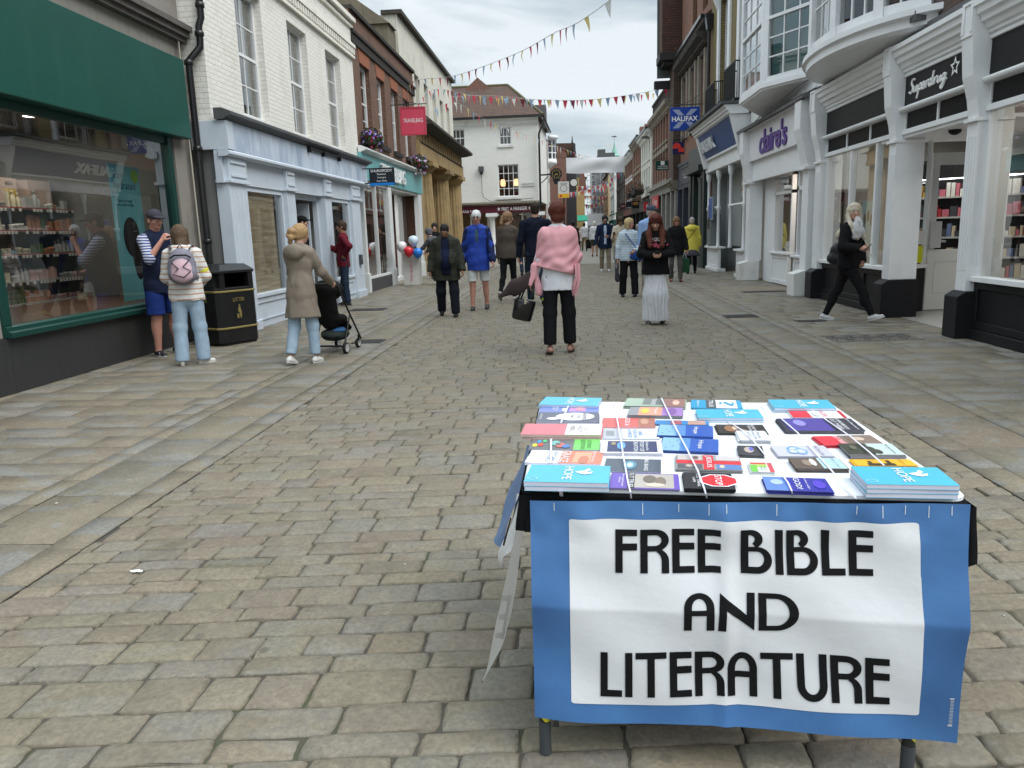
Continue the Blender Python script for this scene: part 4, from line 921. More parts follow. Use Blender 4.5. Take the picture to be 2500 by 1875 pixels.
for i, (p, q, cols) in enumerate(((A_, B_, 2), (B_, C_, 3), (C_, D_, 3))):
 a_ = Vector((*p, 0)); c_ = Vector((*q, 0)); d_ = c_-a_; ln = d_.length; d_.normalize()
 M = Matrix(((d_.x, -d_.y, 0, a_.x), (d_.y, d_.x, 0, a_.y), (0, 0, 1, 0), (0, 0, 0, 1)))
 mb = MB(); mb.box(-.02, .1, .0, .12, 4.3, 7.5, M=M); mb.box(ln-.1, ln+.02, .001, .121, 4.3, 7.5, M=M)
 mb.box(.1, ln-.1, .01, .1, 4.3, 4.4, M=M); mb.box(.1, ln-.1, .0, .1, 5.5, 5.56, M=M); mb.box(.1, ln-.1, .0, .1, 7.2, 7.5, M=M)
 mb.box(.1, .16, .005, .09, 4.4, 7.2, M=M); mb.box(ln-.16, ln-.1, .005, .09, 4.4, 7.2, M=M)
 for k in range(1, cols): x = .16+(ln-.32)*k/cols; mb.box(x-.014, x+.014, .03, .07, 4.4, 7.2, M=M)
 for z_ in (4.78, 5.15, 5.95, 6.35, 6.75): mb.box(.16, ln-.16, .032, .068, z_-.013, z_+.013, M=M)
 w_ = mb.build('oriel_window', WP, b)
 g = MB(); g.add([M @ Vector(v_) for v_ in ((.12, .05, 4.4), (ln-.12, .05, 4.4), (ln-.12, .05, 7.2), (.12, .05, 7.2))], [(0, 1, 2, 3)]); g.build('panes', GLASS_UP, w_)
mb = MB(); mb.box(ry(20.3), ry(16.2), .25, .3, 4.3, 7.5); mb.build('room', mat('curtain_teal', (.10, .22, .24), .8, .4, 3), orw)
mb = MB(); mb.box(ry(17.2), ry(16.25), .06, .2, 4.35, 4.6); mb.build('red_cushion', mat('cushion_red', (.5, .09, .06), .8), orw)
mb = MB(); panelled(mb, ry(17.7), ry(15.9), 3.96, 4.2, -.03, 2, .012, .05); mb.build('apron_panel', WP, b)
f = right_frame('jewellery_shopfront', 4.75, Y0, label='white shopfront lettered claire\'s in purple with a recessed door', cat='shopfront')
mb = MB(); mb.box(.2, ry(15.95), -.12, .1, 2.98, 3.72); mb.build('fascia', mat('fascia_white', (.70, .69, .71), .5, .03), f, bevel=.005)
mb = MB(); mb.box(.05, ry(15.75), -.2, .1, 3.722, 3.78); mb.box(.05, ry(15.75), -.14, .1, 3.78, 3.84); mb.box(.2, ry(15.95), -.02, .1, 2.5, 2.979); mb.build('cornice', WP, f)
PUR = mat('purple_letter', (.07, .02, .22), .4, 0); PURS = mat('purple_letter_side', (.05, .03, .12), .5)
text_obj('lettering', "claire's", PUR, facing(ry(18.35), -.125, 3.34), f, w=2.35, h=.56, depth=.025, bold=.022, space=.92)
for p_ in (20.85, 15.95):
 x = ry(p_); mb = MB(); mb.box(x-.2, x+.2, -.08, .25, .5, 2.5); mb.prism([(.2, 2.5), (-.08, 2.5), (-.12, 2.56), (-.28, 3.2), (-.28, 3.72), (.2, 3.72)], x-.2, x+.2, 'x'); mb.box(x-.25, x+.25, -.18, .2, 2.44, 2.5); mb.build('pilaster', WP, f, bevel=.005)
 mb = MB(); mb.prism([(.2, 0), (-.3, 0), (-.3, .44), (-.1, .5), (.2, .5)], x-.23, x+.23, 'x'); mb.build('plinth_block', WHITE_OLD, f, bevel=.008)
for Ya, Yb in ((20.62, 18.2), (16.95, 16.15)):
 x0, x1 = ry(Ya), ry(Yb); dd = .35 if Ya > 20 else .12
 x0s = x0+(.95 if Ya > 20 else 0)
 mb = MB(); panelled(mb, x0s, x1, 0.02, .72, dd-.1, 1, .02, .1); mb.box(x0s-.04, x1+.03, dd-.16, dd+.1, .721, .77); mb.build('stall_riser', WP, f, bevel=.005)
 mb = MB()
 for q in (x0s, x1-.07): mb.box(q, q+.07, dd-.05, dd+.05, .771, 2.6)
 mb.box(x0s, x1, dd-.05, dd+.05, 2.1, 2.17); mb.box(x0s, x1, dd-.05, dd+.05, 2.5, 2.6); mb.build('window_frame', WP, f)
 pane(f, x0s+.07, x1-.07, .77, 2.5, dd, 'window_glass', glass_mat('shop_glass_clear'))
mb = MB(); mb.box(ry(20.62), ry(19.67), .3, .4, 0, 2.9); mb.build('return_wall', WP, f)
mb = MB(); M = Matrix.Translation((ry(17.0), .2, 0)) @ Matrix.Rotation(R(100), 4, 'Z'); mb.box(0, .85, 0, .05, .02, 2.05, M=M); d_ = mb.build('open_door', WP, f)
mb = MB(); mb.box(.12, .2, -.01, 0, .95, 1.5, M=M); mb.box(.06, .8, -.01, 0, .06, .3, M=M); mb.build('push_plate', mat('dull_brass', (.12, .1, .07), .4, metal=.6), d_)
mb = MB(); mb.box(ry(21), ry(15.8), 3.2, 3.3, 0, 2.9); mb.box(ry(21), ry(15.8), .5, 3.2, 2.86, 2.9); mb.build('interior_wall', mat('jewellery_interior', (.28, .26, .25), .8), f)
for q, (yy, xx, c, lb) in enumerate(((17.6, 5.9, (.35, .02, .05), 'red clad display stand in the jewellery shop doorway'), (16.6, 5.5, (.35, .03, .08), 'stand of red and pink accessories behind the right jewellery shop window'), (19.0, 6.2, (.2, .2, .22), 'grey accessory stand behind the left jewellery shop window'))):
 t = empty('accessory_stand', (xx, yy, 0), 0, lb, 'display stand'); mb = MB(); mb.box(-.3, .3, -.3, .3, 0, .9, 0)
 for z_ in range(4): mb.box(-.28, .28, -.28, .28, .95+z_*.33, 1.15+z_*.33, 1)
 mb.box(-.03, .03, -.03, .03, .9, 2.3, 0); mb.build('rack', [BLKP, mat('goods_stand%d' % q, c, .6, .5, 12)], t)
ceiling_light(5.7, 17.5, 2.84, 'bright light just inside the jewellery shop door', r=.12, power=20)
t = empty('window_placard', (4.86, 16.45, .95), R(-90), 'small navy and white placard at the foot of the jewellery shop window', 'placard'); mb = MB(); mb.box(-.17, .17, 0, .02, -.15, .3); mb.build('sheet', mat('placard_white', (.6, .62, .68), .6), t); mb = MB(); mb.box(-.17, .17, -.004, -.001, .18, .3); mb.box(-.13, .1, -.004, -.001, 0, .03); mb.box(-.13, .1, -.004, -.001, -.06, -.03); mb.build('print', mat('placard_navy', (.03, .03, .16), .6), t)
Y0 = 27.2
b = right_frame('yellow_brick_building', 4.8, Y0, label='yellow brick building with white window surrounds above the bank', cat='building')
YB = brick_mat('yellow_stock_brick', (.32, .245, .095), (.25, .19, .075), (.12, .09, .05), .225, .075, .014, .8, stain=.3, stain_col=(.08, .06, .04))
o3 = [(ry(25.65), ry(24.35), 4.85, 8.1), (ry(22.75), ry(21.5), 4.85, 8.1)]
mb = MB(); wall(mb, 0, ry(21.3), 4.3, 11, o3, depth=.2); block_body(mb, 0, ry(21.3), 4.3, 11, 8); mb.build('brick_wall', YB, b)
for o in o3:
 sash(b, o[0], o[1], o[2], o[3], .14, 2, 4, fr=.08, back=.5, curtain=False)
 mb = MB(); mb.box(o[0]-.3, o[0]-.001, -.06, 0.02, 4.7, 8.2); mb.box(o[1]+.001, o[1]+.3, -.06, .02, 4.7, 8.2); mb.box(o[0]-.3, o[1]+.3, -.06, .02, 8.2, 8.55); mb.box(o[0]-.4, o[1]+.4, -.28, .02, 8.56, 8.66); mb.box(o[0]-.45, o[1]+.45, -.34, .02, 8.665, 8.76)
 for q in (o[0]-.26, o[1]+.06): mb.prism([(0, 7.9), (-.08, 7.95), (-.22, 8.3), (-.26, 8.55), (0, 8.55)], q, q+.2, 'x')
 mb.build('window_surround', WP, b, bevel=.004)
for o, zz in zip(o3, (4.62, 4.62)):
 mb = MB(); mb.box(o[0]-.1, o[1]+.1, -.42, 0, zz, zz+.06); x0, x1 = o[0]-.1, o[1]+.1
 n = int((x1-x0)/.07)
 for k in range(n+1): x = x0+(x1-x0)*k/n; mb.box(x-.008, x+.008, -.42, -.404, zz+.06, zz+.95)
 for k in range(7):
  y_ = -.36+.06*k
  for x in (x0, x1): mb.box(x-.008, x+.008, y_-.008, y_+.008, zz+.06, zz+.95)
 mb.box(x0-.01, x1+.01, -.425, -.4, zz+.95, zz+.98); mb.box(x0-.01, x0+.015, -.4, 0, zz+.95, zz+.98); mb.box(x1-.015, x1+.01, -.4, 0, zz+.95, zz+.98); mb.build('balcony_railing', BLACKP, b)
t = empty('drain_pipe', (4.68, 26.95, 0), 0, 'black downpipe with a hopper head beside the yellow brick front', 'drainpipe'); mb = MB(); mb.tube([(0, 0, 4.6), (0, 0, 8)], .055, 10); mb.build('pipe', PIPE, t); mb = MB(); mb.prism([(-.07, 7.6), (.07, 7.6), (.14, 8.1), (-.14, 8.1)], -.12, .12, 'y'); mb.build('hopper', PIPE, t)
f = right_frame('bank_shopfront', 4.75, Y0, label='raked bank front with a blue fascia over a white cast iron arcade', cat='shopfront')
x0, x1 = .15, ry(21.45)
BL = mat('bank_blue', (.025, .075, .23), .45, .2, 3)
ct = (-.42, 4.28); cb = (-.14, 3.58)
mb = MB(); mb.add([(x0+.35, cb[0], cb[1]), (x1-.2, cb[0], cb[1]), (x1-.2, ct[0], ct[1]), (x0+.35, ct[0], ct[1]), (x0+.35, .1, cb[1]), (x1-.2, .1, cb[1]), (x1-.2, .1, ct[1]), (x0+.35, .1, ct[1])], [(0, 1, 2, 3), (1, 5, 6, 2), (4, 0, 3, 7), (3, 2, 6, 7), (1, 0, 4, 5)]); mb.build('blue_fascia', BL, f)
mb = MB()
for q0, q1 in ((x0, x0+.34), (x1-.19, x1)): mb.add([(q0, cb[0]-.03, cb[1]-.3), (q1, cb[0]-.03, cb[1]-.3), (q1, ct[0]-.03, ct[1]), (q0, ct[0]-.03, ct[1]), (q0, .1, cb[1]-.3), (q1, .1, cb[1]-.3), (q1, .1, ct[1]), (q0, .1, ct[1])], [(0, 1, 2, 3), (1, 5, 6, 2), (4, 0, 3, 7), (3, 2, 6, 7), (1, 0, 4, 5)])
moulding(mb, x0, x1+.05, 4.281, .0, [(.44, 0), (.5, .03), (.5, .08), (.56, .1), (.56, .16), (.62, .18), (.62, .24)]); mb.box(x0+.34, x1-.19, -.16, .1, 3.52, 3.578); mb.box(x0, x1, -.1, .15, 3.15, 3.27); mb.box(x0+.34, x1-.19, -.07, .12, 3.271, 3.519)
mb.build('white_framing', WP, f, bevel=.004)
mb = MB(); mb.box(x0-.05, x1+.1, -.72, .05, 4.53, 4.6); x = x0
while x < x1: mb.box(x, x+.03, -.74, -.3, 4.58, 4.63); x += .42
mb.build('lead_roof', SLATEG, f)
Mt_ = Matrix(((1, 0, 0, ry(25.6)), (0, (ct[0]-cb[0])/.754, -.928, (ct[0]+cb[0])/2-.03), (0, .928, (ct[0]-cb[0])/.754, 3.93), (0, 0, 0, 1)))
text_obj('lettering', 'HALIFAX', mat('bank_letter', (.75, .78, .8), .4, 0), Mt_, f, w=2.3, h=.34, depth=.06, bold=.02)
for q in (x0+.12, ry(25.2), ry(23.4), x1-.15):
 mb = MB(); mb.lathe([(.06, .78), (.07, .8), (.05, .86), (.045, 1.9), (.07, 1.95), (.07, 2.02), (.045, 2.06), (.045, 2.85), (.07, 2.9), (.09, 3.0), (.09, 3.14)], (q, .0, 0), 12); mb.build('iron_column', WP, f)
for q0, q1 in ((x0+.12, ry(25.2)), (ry(23.4), x1-.15)): mb = MB(); mb.tube([(q0, 0, 2.0), (q1, 0, 2.0)], .035, 8); mb.build('iron_rail', WP, f)
mb = MB(); panelled(mb, x0+.05, ry(25.0), .1, .72, -.02, 2, .02, .09); mb.box(x0, ry(24.95), -.1, .2, .721, .78); mb.box(x0, ry(24.95), -.06, .2, 0, .099); mb.build('stall_riser', WP, f, bevel=.004); mb = MB(); panelled(mb, ry(22.4), x1-.03, .1, .72, -.02, 1, .02, .09); mb.box(ry(22.45), x1, -.1, .2, .721, .78); mb.box(ry(22.45), x1, -.06, .2, 0, .099); mb.build('stall_riser', WP, f, bevel=.004)
GW = mat('grey_alcove_panel', (.33, .35, .35), .5, .05, 3)
mb = MB(); mb.box(x0, x1, .70, .76, 0, 3.15); mb.box(x0-.05, x0+.02, .15, 1.8, 0, 3.1); mb.box(x1-.02, x1+.05, .16, 1.8, 0, 3.1); mb.box(x0+.3, ry(24.2), .55, .62, .78, 3.1); mb.box(x0, x1, 1.8, 1.9, 0, 3.15); mb.box(x0, x1, .1, 1.8, 3.1, 3.15); mb.build('alcove_wall', GW, f)
mb = MB(); mb.box(ry(24.15), ry(22.5), .6, .68, 0, 3.1); mb.build('door_leaf', GW, f)
pane(f, ry(22.4), x1-.2, .8, 3.1, .1, 'window_glass')
t = empty('cash_machine', (4.68, 26.3, .85), R(-90), 'grey cash machine in the bank front', 'cash machine'); mb = MB(); mb.box(-.3, .3, -.04, .3, -.05, .95); mb.build('casing', mat('atm_grey', (.16, .18, .18), .4), t, bevel=.01); mb = MB(); mb.box(-.18, .18, -.05, -.041, .5, .8); mb.build('screen', BLACKP, t); mb = MB(); mb.lathe([(0, .0), (.3, .0), (.3, .04), (0, .04)], (0, 0, 0), 16, a0=0, a1=PI, M=Matrix(((1, 0, 0, 0), (0, 0, -1, -.0), (0, 1, 0, .96), (0, 0, 0, 1)))); mb.build('hood', mat('atm_grey'  , (.16, .18, .18)), t)
t = empty('bank_notice', (4.64, 26.0, 2.0), R(-90), 'small framed blue bank notice above the cash machine', 'notice'); mb = MB(); mb.box(-.3, .3, 0, .04, -.38, .35); mb.build('frame', mat('notice_frame', (.3, .35, .42), .4), t); mb = MB(); mb.box(-.25, .25, -.006, -.001, -.33, .3); mb.build('sheet', mat('notice_blue', (.02, .08, .35), .4), t)
s = hanging_sign('blue_hanging_sign', 4.08, 28.0, 5.06, 1.0, .76, 1, mat('sign_royal_blue', (.012, .055, .34), .4), 'royal blue hanging sign with a white striped X lettered HALIFAX', wall_x=4.75)
text_obj('lettering', 'HALIFAX', WV, SIGNF(0, 0), s, w=.88, h=.17, bold=.03)
mb = MB()
for sz in (1, -1):
 for i in range(7):
  z_ = sz*(.115+i*.028); sh = .03*i
  for sx in (-1, 1):
   a_ = sx*(.03+sh*.85); c_ = sx*(.23+sh*.95)
   mb.add([(a_, -.039, z_), (c_, -.039, z_), (c_+sx*.01, -.039, z_+sz*.017), (a_+sx*.01, -.039, z_+sz*.017)], [(0, 1, 2, 3)])
mb.build('striped_cross', mat('pale_stripe', (.55, .62, .78), .5), s)
# == FARTHER ALONG THE STREET
def at(px, py, Y):
 """point of the photograph's pixel (2500 wide) at street distance Y"""
 d = _f+_r2*((px-1250)/FPX)-_u2*((py-937.5)/FPX); t = Y/d.y
 return Vector((d.x*t, Y, CAM_H+d.z*t))
RB = brick_mat('red_brick', (.25, .10, .065), (.19, .08, .055), (.2, .17, .14), .225, .075, .010, .4, stain=.4, stain_col=(.05, .045, .04))
RB2 = brick_mat('orange_brick', (.30, .135, .08), (.23, .10, .06), (.22, .18, .15), .225, .075, .010, .4, stain=.3, stain_col=(.07, .05, .04))
DKB = brick_mat('dark_pier_brick', (.105, .06, .042), (.075, .045, .035), (.11, .09, .07), .225, .075, .011, .6)
TILE = tile_mat('clay_tiles', (.15, .075, .05), (.075, .045, .035)); TILEH = tile_mat('hung_clay_tiles', (.15, .065, .045), (.085, .045, .035), .10, .16)
SLATE = tile_mat('grey_slates', (.13, .14, .155), (.10, .105, .12), .2, .3)
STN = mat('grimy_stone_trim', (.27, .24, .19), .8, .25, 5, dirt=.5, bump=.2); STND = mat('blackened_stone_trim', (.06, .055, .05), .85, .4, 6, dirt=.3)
GSTN = mat('grey_stone', (.26, .255, .235), .8, .15, 4, dirt=.3)
NAVY = mat('navy_shop_paint', (.035, .04, .06), .45, .1); GRN_BLK = mat('green_black_paint', (.02, .03, .03), .4, .2)
def far_block(name, side, X, Ya, Yb, H, m, label, wins=(), roof=None, shop=None, wz=2.9, trim=STN, cat='building', depth=9, wcol=2, rowh=4, curt=False, sill=.1, body0=0.0, cap=None, shop_h=3.0, glassx=True, lintel=True):
 """terraced house from Ya to Yb; wins: (Y centre, width, z0, z1)"""
 if side < 0: b = left_frame(name, X, Ya, label=label, cat=cat); tx = lambda Y: Y-Ya
 else: b = right_frame(name, X, Yb, label=label, cat=cat); tx = lambda Y: Yb-Y
 Ln = Yb-Ya
 ops = [(tx(Y)-w/2, tx(Y)+w/2, z0, z1) for Y, w, z0, z1 in wins]
 mb = MB(); wall(mb, 0, Ln, wz, H, ops, depth=.14); block_body(mb, 0, Ln, body0, H, depth); mb.build('wall', m, b)
 for o in ops:
  sash(b, *o, .1, wcol, rowh, fr=.07, curtain=curt, back=.5)
  mb = MB(); mb.box(o[0]-.06, o[1]+.06, -.07, .08, o[2]-.12, o[2]-.002)
  if lintel: mb.box(o[0]-.12, o[1]+.12, -.05, .0, o[3]+.002, o[3]+.2)
  mb.build('window_trim', trim, b)
 if cap: mb = MB(); moulding(mb, 0, Ln, H-.45, 0, [(.04, 0), (.12, .06), (.12, .15), (.28, .25), (.3, .42), (.1, .46)]); mb.build('cornice', cap, b)
 if roof:
  rh, rm = roof; mb = MB(); mb.prism([(-.25, H+.0), (depth*.5, H+rh), (depth+.2, H)], -.05, Ln+.05, 'x'); mb.build('roof', rm, b)
  mb = MB(); mb.box(0, Ln, -.36, -.22, H-.06, H+.06); mb.build('gutter', PIPE, b)
 if shop:
  sm, fm = shop
  mb = MB(); n = max(1, round(Ln/2.6));
  for k in range(n+1): q = Ln*k/n; mb.box(max(0, q-.15), min(Ln, q+.15), -.1, .15, 0, shop_h-.55)
  mb.box(0, Ln, -.04, .12, 0, .45); mb.box(0, Ln, -.16, .1, shop_h-.05, shop_h+.08); mb.build('shop_frame', sm, b)
  mb = MB(); mb.box(.05, Ln-.05, -.12, .1, shop_h-.549, shop_h-.051); mb.build('fascia', fm, b)
  if glassx: pane(b, .1, Ln-.1, .451, shop_h-.55, .05, 'shop_glass')
  mb = MB(); mb.box(.05, Ln-.05, 2.0, 2.1, 0, shop_h-.5); mb.build('shop_back', mat('shop_back_dim', (.09, .08, .07), .8, .5, 1.2), b)
 return b, tx
# ---------------- right side
b, tx = far_block('hooded_window_building', 1, 4.8, 27.25, 34.0, 8.15, RB2, 'orange brick building with blackened stone window hoods beside the bank', [(28.6, 1.0, 5.0, 7.2), (30.6, 1.0, 5.0, 7.2), (32.6, 1.0, 5.0, 7.2)], roof=(3.4, TILE), wz=3.7, cap=STND, trim=STND)
for q in (28.6, 30.6, 32.6):
 x = tx(q); mb = MB(); mb.box(x-.75, x-.51, -.1, .0, 4.85, 7.3); mb.box(x+.51, x+.75, -.1, .0, 4.85, 7.3); mb.build('stone_jamb', STN, b)
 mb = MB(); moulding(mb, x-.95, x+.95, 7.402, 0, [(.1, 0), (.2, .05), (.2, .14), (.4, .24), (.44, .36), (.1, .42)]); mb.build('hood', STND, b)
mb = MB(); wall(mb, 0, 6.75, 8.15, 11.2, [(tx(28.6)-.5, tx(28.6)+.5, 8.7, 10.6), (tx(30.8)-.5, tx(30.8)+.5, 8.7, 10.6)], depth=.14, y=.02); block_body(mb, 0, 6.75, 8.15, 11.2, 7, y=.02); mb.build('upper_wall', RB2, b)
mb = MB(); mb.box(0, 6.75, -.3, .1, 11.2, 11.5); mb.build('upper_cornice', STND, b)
f = right_frame('navy_shopfront', 4.75, 33.9, label='dark navy shopfront with a blank panelled fascia and small white word', cat='shopfront')
mb = MB(); mb.box(0, 3.3, -.1, .1, 3.86, 3.98); mb.box(0, 3.3, -.06, .1, 2.95, 3.859);
for q in (0, 1.55, 3.1): mb.box(q, q+.25, -.1, .2, 0, 2.949)
mb.box(.25, 3.1, 0, .15, 0, .4); mb.box(.15, 3.15, -.09, -.061, 3.1, 3.13); mb.box(.15, 3.15, -.09, -.061, 3.72, 3.75); mb.build('panelling', NAVY, f)
pane(f, .2, 3.1, .401, 2.94, .08, 'window_glass'); text_obj('lettering', 'Hobbs', WV, facing(2.1, -.066, 3.43), f, w=.95, h=.22)
mb = MB(); mb.box(.1, 6.6, 2, 2.1, 0, 3.7); mb.build('shop_back', mat('shop_back_dim', (.09, .08, .07)), f)
f = right_frame('green_black_shopfront', 4.75, 30.55, label='narrow green black shopfront with a striped mannequin next to the bank', cat='shopfront')
mb = MB(); mb.box(0, 3.2, -.14, .1, 3.5, 4.2); mb.box(0, 3.2, -.3, .1, 3.3, 3.49); mb.box(0, .3, -.1, .2, 0, 3.29); mb.box(2.9, 3.2, -.1, .2, 0, 3.29); mb.box(.3, .7, -.05, .2, 0, 3.29); mb.box(.7, 2.9, 0, .2, 0, .5); mb.build('panelling', GRN_BLK, f)
mb = MB(); mb.lathe([(.1, .5), (.09, .6), (.08, 2.9), (.12, 3.1)], (2.3, -.05, 0), 10); mb.box(1.9, 2.7, -.2, .3, .0, .5); mb.build('corner_column', mat('grey_green_paint', (.14, .16, .15), .5), f)
pane(f, .7, 2.9, .5, 3.29, .08, 'window_glass')
t = empty('mannequin', (5.15, 28.6, .5), R(200), 'mannequin in a black and white striped top behind the window by the bank', 'mannequin')
a = NT('black_white_stripes'); c = a.coord(); s_ = a.new('SeparateXYZ'); a.link(c, s_.inputs[0]); w_ = a.new('Math', operation='MULTIPLY'); w_.inputs[1].default_value = 75; a.link(s_.outputs[2], w_.inputs[0]); w2 = a.new('Math', operation='SINE'); a.link(w_.outputs[0], w2.inputs[0])
a.base(a.mix(a.ramp(w2.outputs[0], (.45, 0.), (.55, 1.)), (.02, .02, .022), (.6, .6, .58))); STRIPE_BW = a.mat
mb = MB(); mb.lathe([(.1, .95), (.15, .98), (.13, 1.15), (.19, 1.35), (.17, 1.45), (.05, 1.52)], n=16); mb.tube([(-.2, 0, 1.4), (-.25, 0, 1.1), (-.2, 0, .85)], .045, 8); mb.tube([(.2, 0, 1.4), (.25, 0, 1.1), (.2, 0, .85)], .045, 8); mb.build('striped_top', STRIPE_BW, t)
mb = MB(); mb.sphere((0, 0, 1.68), (.09, .1, .13), 10); mb.tube([(0, 0, 1.5), (0, 0, 1.6)], .05, 8); mb.build('head', mat('mannequin_grey', (.3, .3, .3), .4), t)
mb = MB(); mb.tube([(-.08, 0, .95), (-.1, 0, .05)], [.09, .06], 10); mb.tube([(.08, 0, .95), (.1, 0, .05)], [.09, .06], 10); mb.box(-.2, .2, -.15, .15, 0, .05); mb.build('trousers', BLACKP, t)
b, tx = far_block('tile_hung_building', 1, 4.8, 34.05, 37.2, 8.1, DKB, 'tall house with a jettied tile hung gable over a dark brick pier', [(35.3, 1.1, 5.2, 7.3)], trim=STN, wz=3.6)
mb = MB(); mb.box(1.9, 3.13, -.30, -.001, 3.4, 8.09); mb.build('pier', DKB, b, bevel=.01)
mb = MB()
for k in range(4): mb.box(1.7-.06*k, 3.15, -.2-.09*k, 0, 3.02+.095*k, 3.11+.095*k)
mb.build('stone_corbel', STN, b)
mb = MB(); mb.box(2.0, 3.1, -.78, 6, 8.5, 11.8); mb.build('tile_hanging', TILEH, b)
mb = MB(); mb.prism([(-1.0, 11.8), (2.0, 15.2), (6.2, 11.8)], 1.9, 3.2, 'x'); mb.build('roof', TILE, b)
mb = MB(); mb.box(1.9, 3.15, -.88, 0.0, 8.2, 8.49); mb.box(2.0, 3.0, -.7, 0, 8.05, 8.199); mb.box(1.6, 1.95, -.95, 0, 7.3, 7.6); mb.build('jetty', mat('dark_timber', (.03, .03, .028), .6), b)
mb = MB(); mb.box(1.9, 1.97, -.85, 3, 7.7, 12.0); mb.build('barge_board', mat('grey_green_board', (.10, .12, .11), .6), b)
f = right_frame('stone_shopfront', 4.75, 44.6, label='grey stone shopfront with pilasters and a square red sign panel', cat='shopfront')
mb = MB(); mb.box(0, 10.3, -.15, .1, 3.0, 3.35); mb.box(0, 10.3, -.3, .1, 3.351, 3.5)
for q in (0, 2.0, 5.2, 6.9, 8.6, 10.0): mb.box(q, q+.4, -.12, .2, 0, 2.999)
mb.build('stonework', GSTN, f); mb = MB(); mb.box(.3, 10, .5, .6, 0, 3.0); mb.build('recess', mat('recess_grey', (.12, .115, .10), .8), f)
mb = MB(); mb.box(1.7, 4.6, -.2, -.151, 2.4, 3.05); mb.build('red_panel', mat('panel_red', (.45, .04, .045), .5), f); text_obj('lettering', 'Live', WV, facing(3.2, -.205, 2.75), f, w=1.9, h=.4)
b, tx = far_block('oriel_brick_building', 1, 4.8, 37.25, 44.9, 7.2, RB, 'dark red brick house with rows of close set windows and a balustrade', [(38.6+1.1*k, .62, 3.75, 5.1) for k in range(6)]+[(38.6+1.1*k, .62, 5.55, 6.7) for k in range(6)], cap=STN, wz=3.45, wcol=1, rowh=3)
mb = MB(); mb.box(0, 7.6, -.05, .2, 7.2, 7.25); mb.box(0, 7.6, -.05, .2, 7.9, 8.0); [mb.box(q*.3, q*.3+.1, 0, .12, 7.251, 7.899) for q in range(26)]; mb.build('balustrade', STND, b)
b, tx = far_block('cream_stucco_building', 1, 4.75, 45.0, 51.2, 6.9, mat('cream_stucco', (.66, .65, .58), .7, .06, 3, dirt=.25), 'cream stucco house with two rows of windows above a phone shop', [(46.2+1.3*k, .75, 3.9, 4.9) for k in range(4)]+[(46.2+1.3*k, .75, 5.35, 6.4) for k in range(4)], cap=WHITE_OLD, roof=(2.2, SLATE), wz=3.3, trim=WHITE_OLD, wcol=2, rowh=2, lintel=False, shop=(GRN_BLK, mat('phone_shop_fascia', (.06, .06, .065), .5)))
mb = MB(); [mb.box(q, q+.6, .8, 1.6, 7.4, 9.0) for q in (1.6, 4.6)]; mb.build('chimney', STND, b)
b, tx = far_block('flat_brick_building', 1, 4.8, 51.25, 57.6, 7.2, RB2, 'brown brick terrace house with tall flush windows past the stucco house', [(52.4+1.45*k, .85, 3.6, 5.0) for k in range(4)]+[(52.4+1.45*k, .85, 5.5, 6.7) for k in range(4)], roof=(1.6, TILE), cap=STN, wz=3.2, shop=(BLACKP, BLACKP), lintel=True)
b, tx = far_block('red_terrace_house', 1, 4.8, 57.65, 66, 6.9, RB, 'red brick terrace house with white sashes beyond the brown one', [(59+1.7*k, .9, 3.6, 4.9) for k in range(4)]+[(59+1.7*k, .9, 5.3, 6.4) for k in range(4)], roof=(2.0, TILE), wz=3.2, cap=WHITE_OLD, trim=WHITE_OLD, shop=(BLACKP, mat('shop_red_brown', (.12, .05, .04), .5)))
mb = MB(); mb.box(2, 2.8, 1, 2, 7, 9.2); mb.box(6, 6.7, 1, 2, 7, 8.9); mb.build('chimney', RB, b)
BW = mat('half_timber_white', (.62, .61, .57), .7)
b, tx = far_block('half_timbered_house', 1, 4.9, 66.05, 78, 7.0, BW, 'black and white half timbered house far along on the right', [(68+2.2*k, 1.2, 3.7, 4.9) for k in range(4)]+[(68+2.2*k, 1.2, 5.4, 6.5) for k in range(4)], roof=(2.6, TILE), wz=3.2, shop=(BLACKP, BLACKP), trim=BLACKP)
mb = MB(); [mb.box(q, q+.22, -.04, 0, 3.2, 7) for q in np.arange(0, 11.8, .95)]; [mb.box(0, 11.9, -.06, -.041, z_, z_+.22) for z_ in (3.2, 5.0, 6.8)]; mb.build('timber_frame', BLACKP, b)
b, tx = far_block('white_narrow_house', 1, 5.0, 84, 92, 8.2, WHITE_OLD, 'narrow white house with black windows in the far distance', [(86, 1.6, 3.4, 4.8), (89.5, 1.6, 3.4, 4.8), (86, 1.6, 5.8, 7.2), (89.5, 1.6, 5.8, 7.2)], wz=3, shop=(mat('teal_paint', (.02, .14, .12), .5), WHITE_OLD), roof=(2, SLATE))
b, tx = far_block('ornate_stone_building', 1, 5.2, 100, 112, 8.2, mat('ornate_buff_stone', (.42, .31, .2), .8, .2, 1), 'ornate buff and brown patterned building end on in the far distance', [(102+2.4*k, 1.1, z_, z_+1.4) for k in range(4) for z_ in (4, 6.2)], wz=3, roof=(1.6, SLATE), trim=RB, shop=(WHITE_OLD, mat('teal_paint', (.02, .14, .12))))
b, tx = far_block('distant_red_terrace', 1, 5.9, 114, 129, 9.5, RB, 'last red brick terrace at the far end on the right', [(118+4*k, 1.6, z_, z_+1.8) for k in range(3) for z_ in (4, 7)], wz=3, roof=(3, TILE))
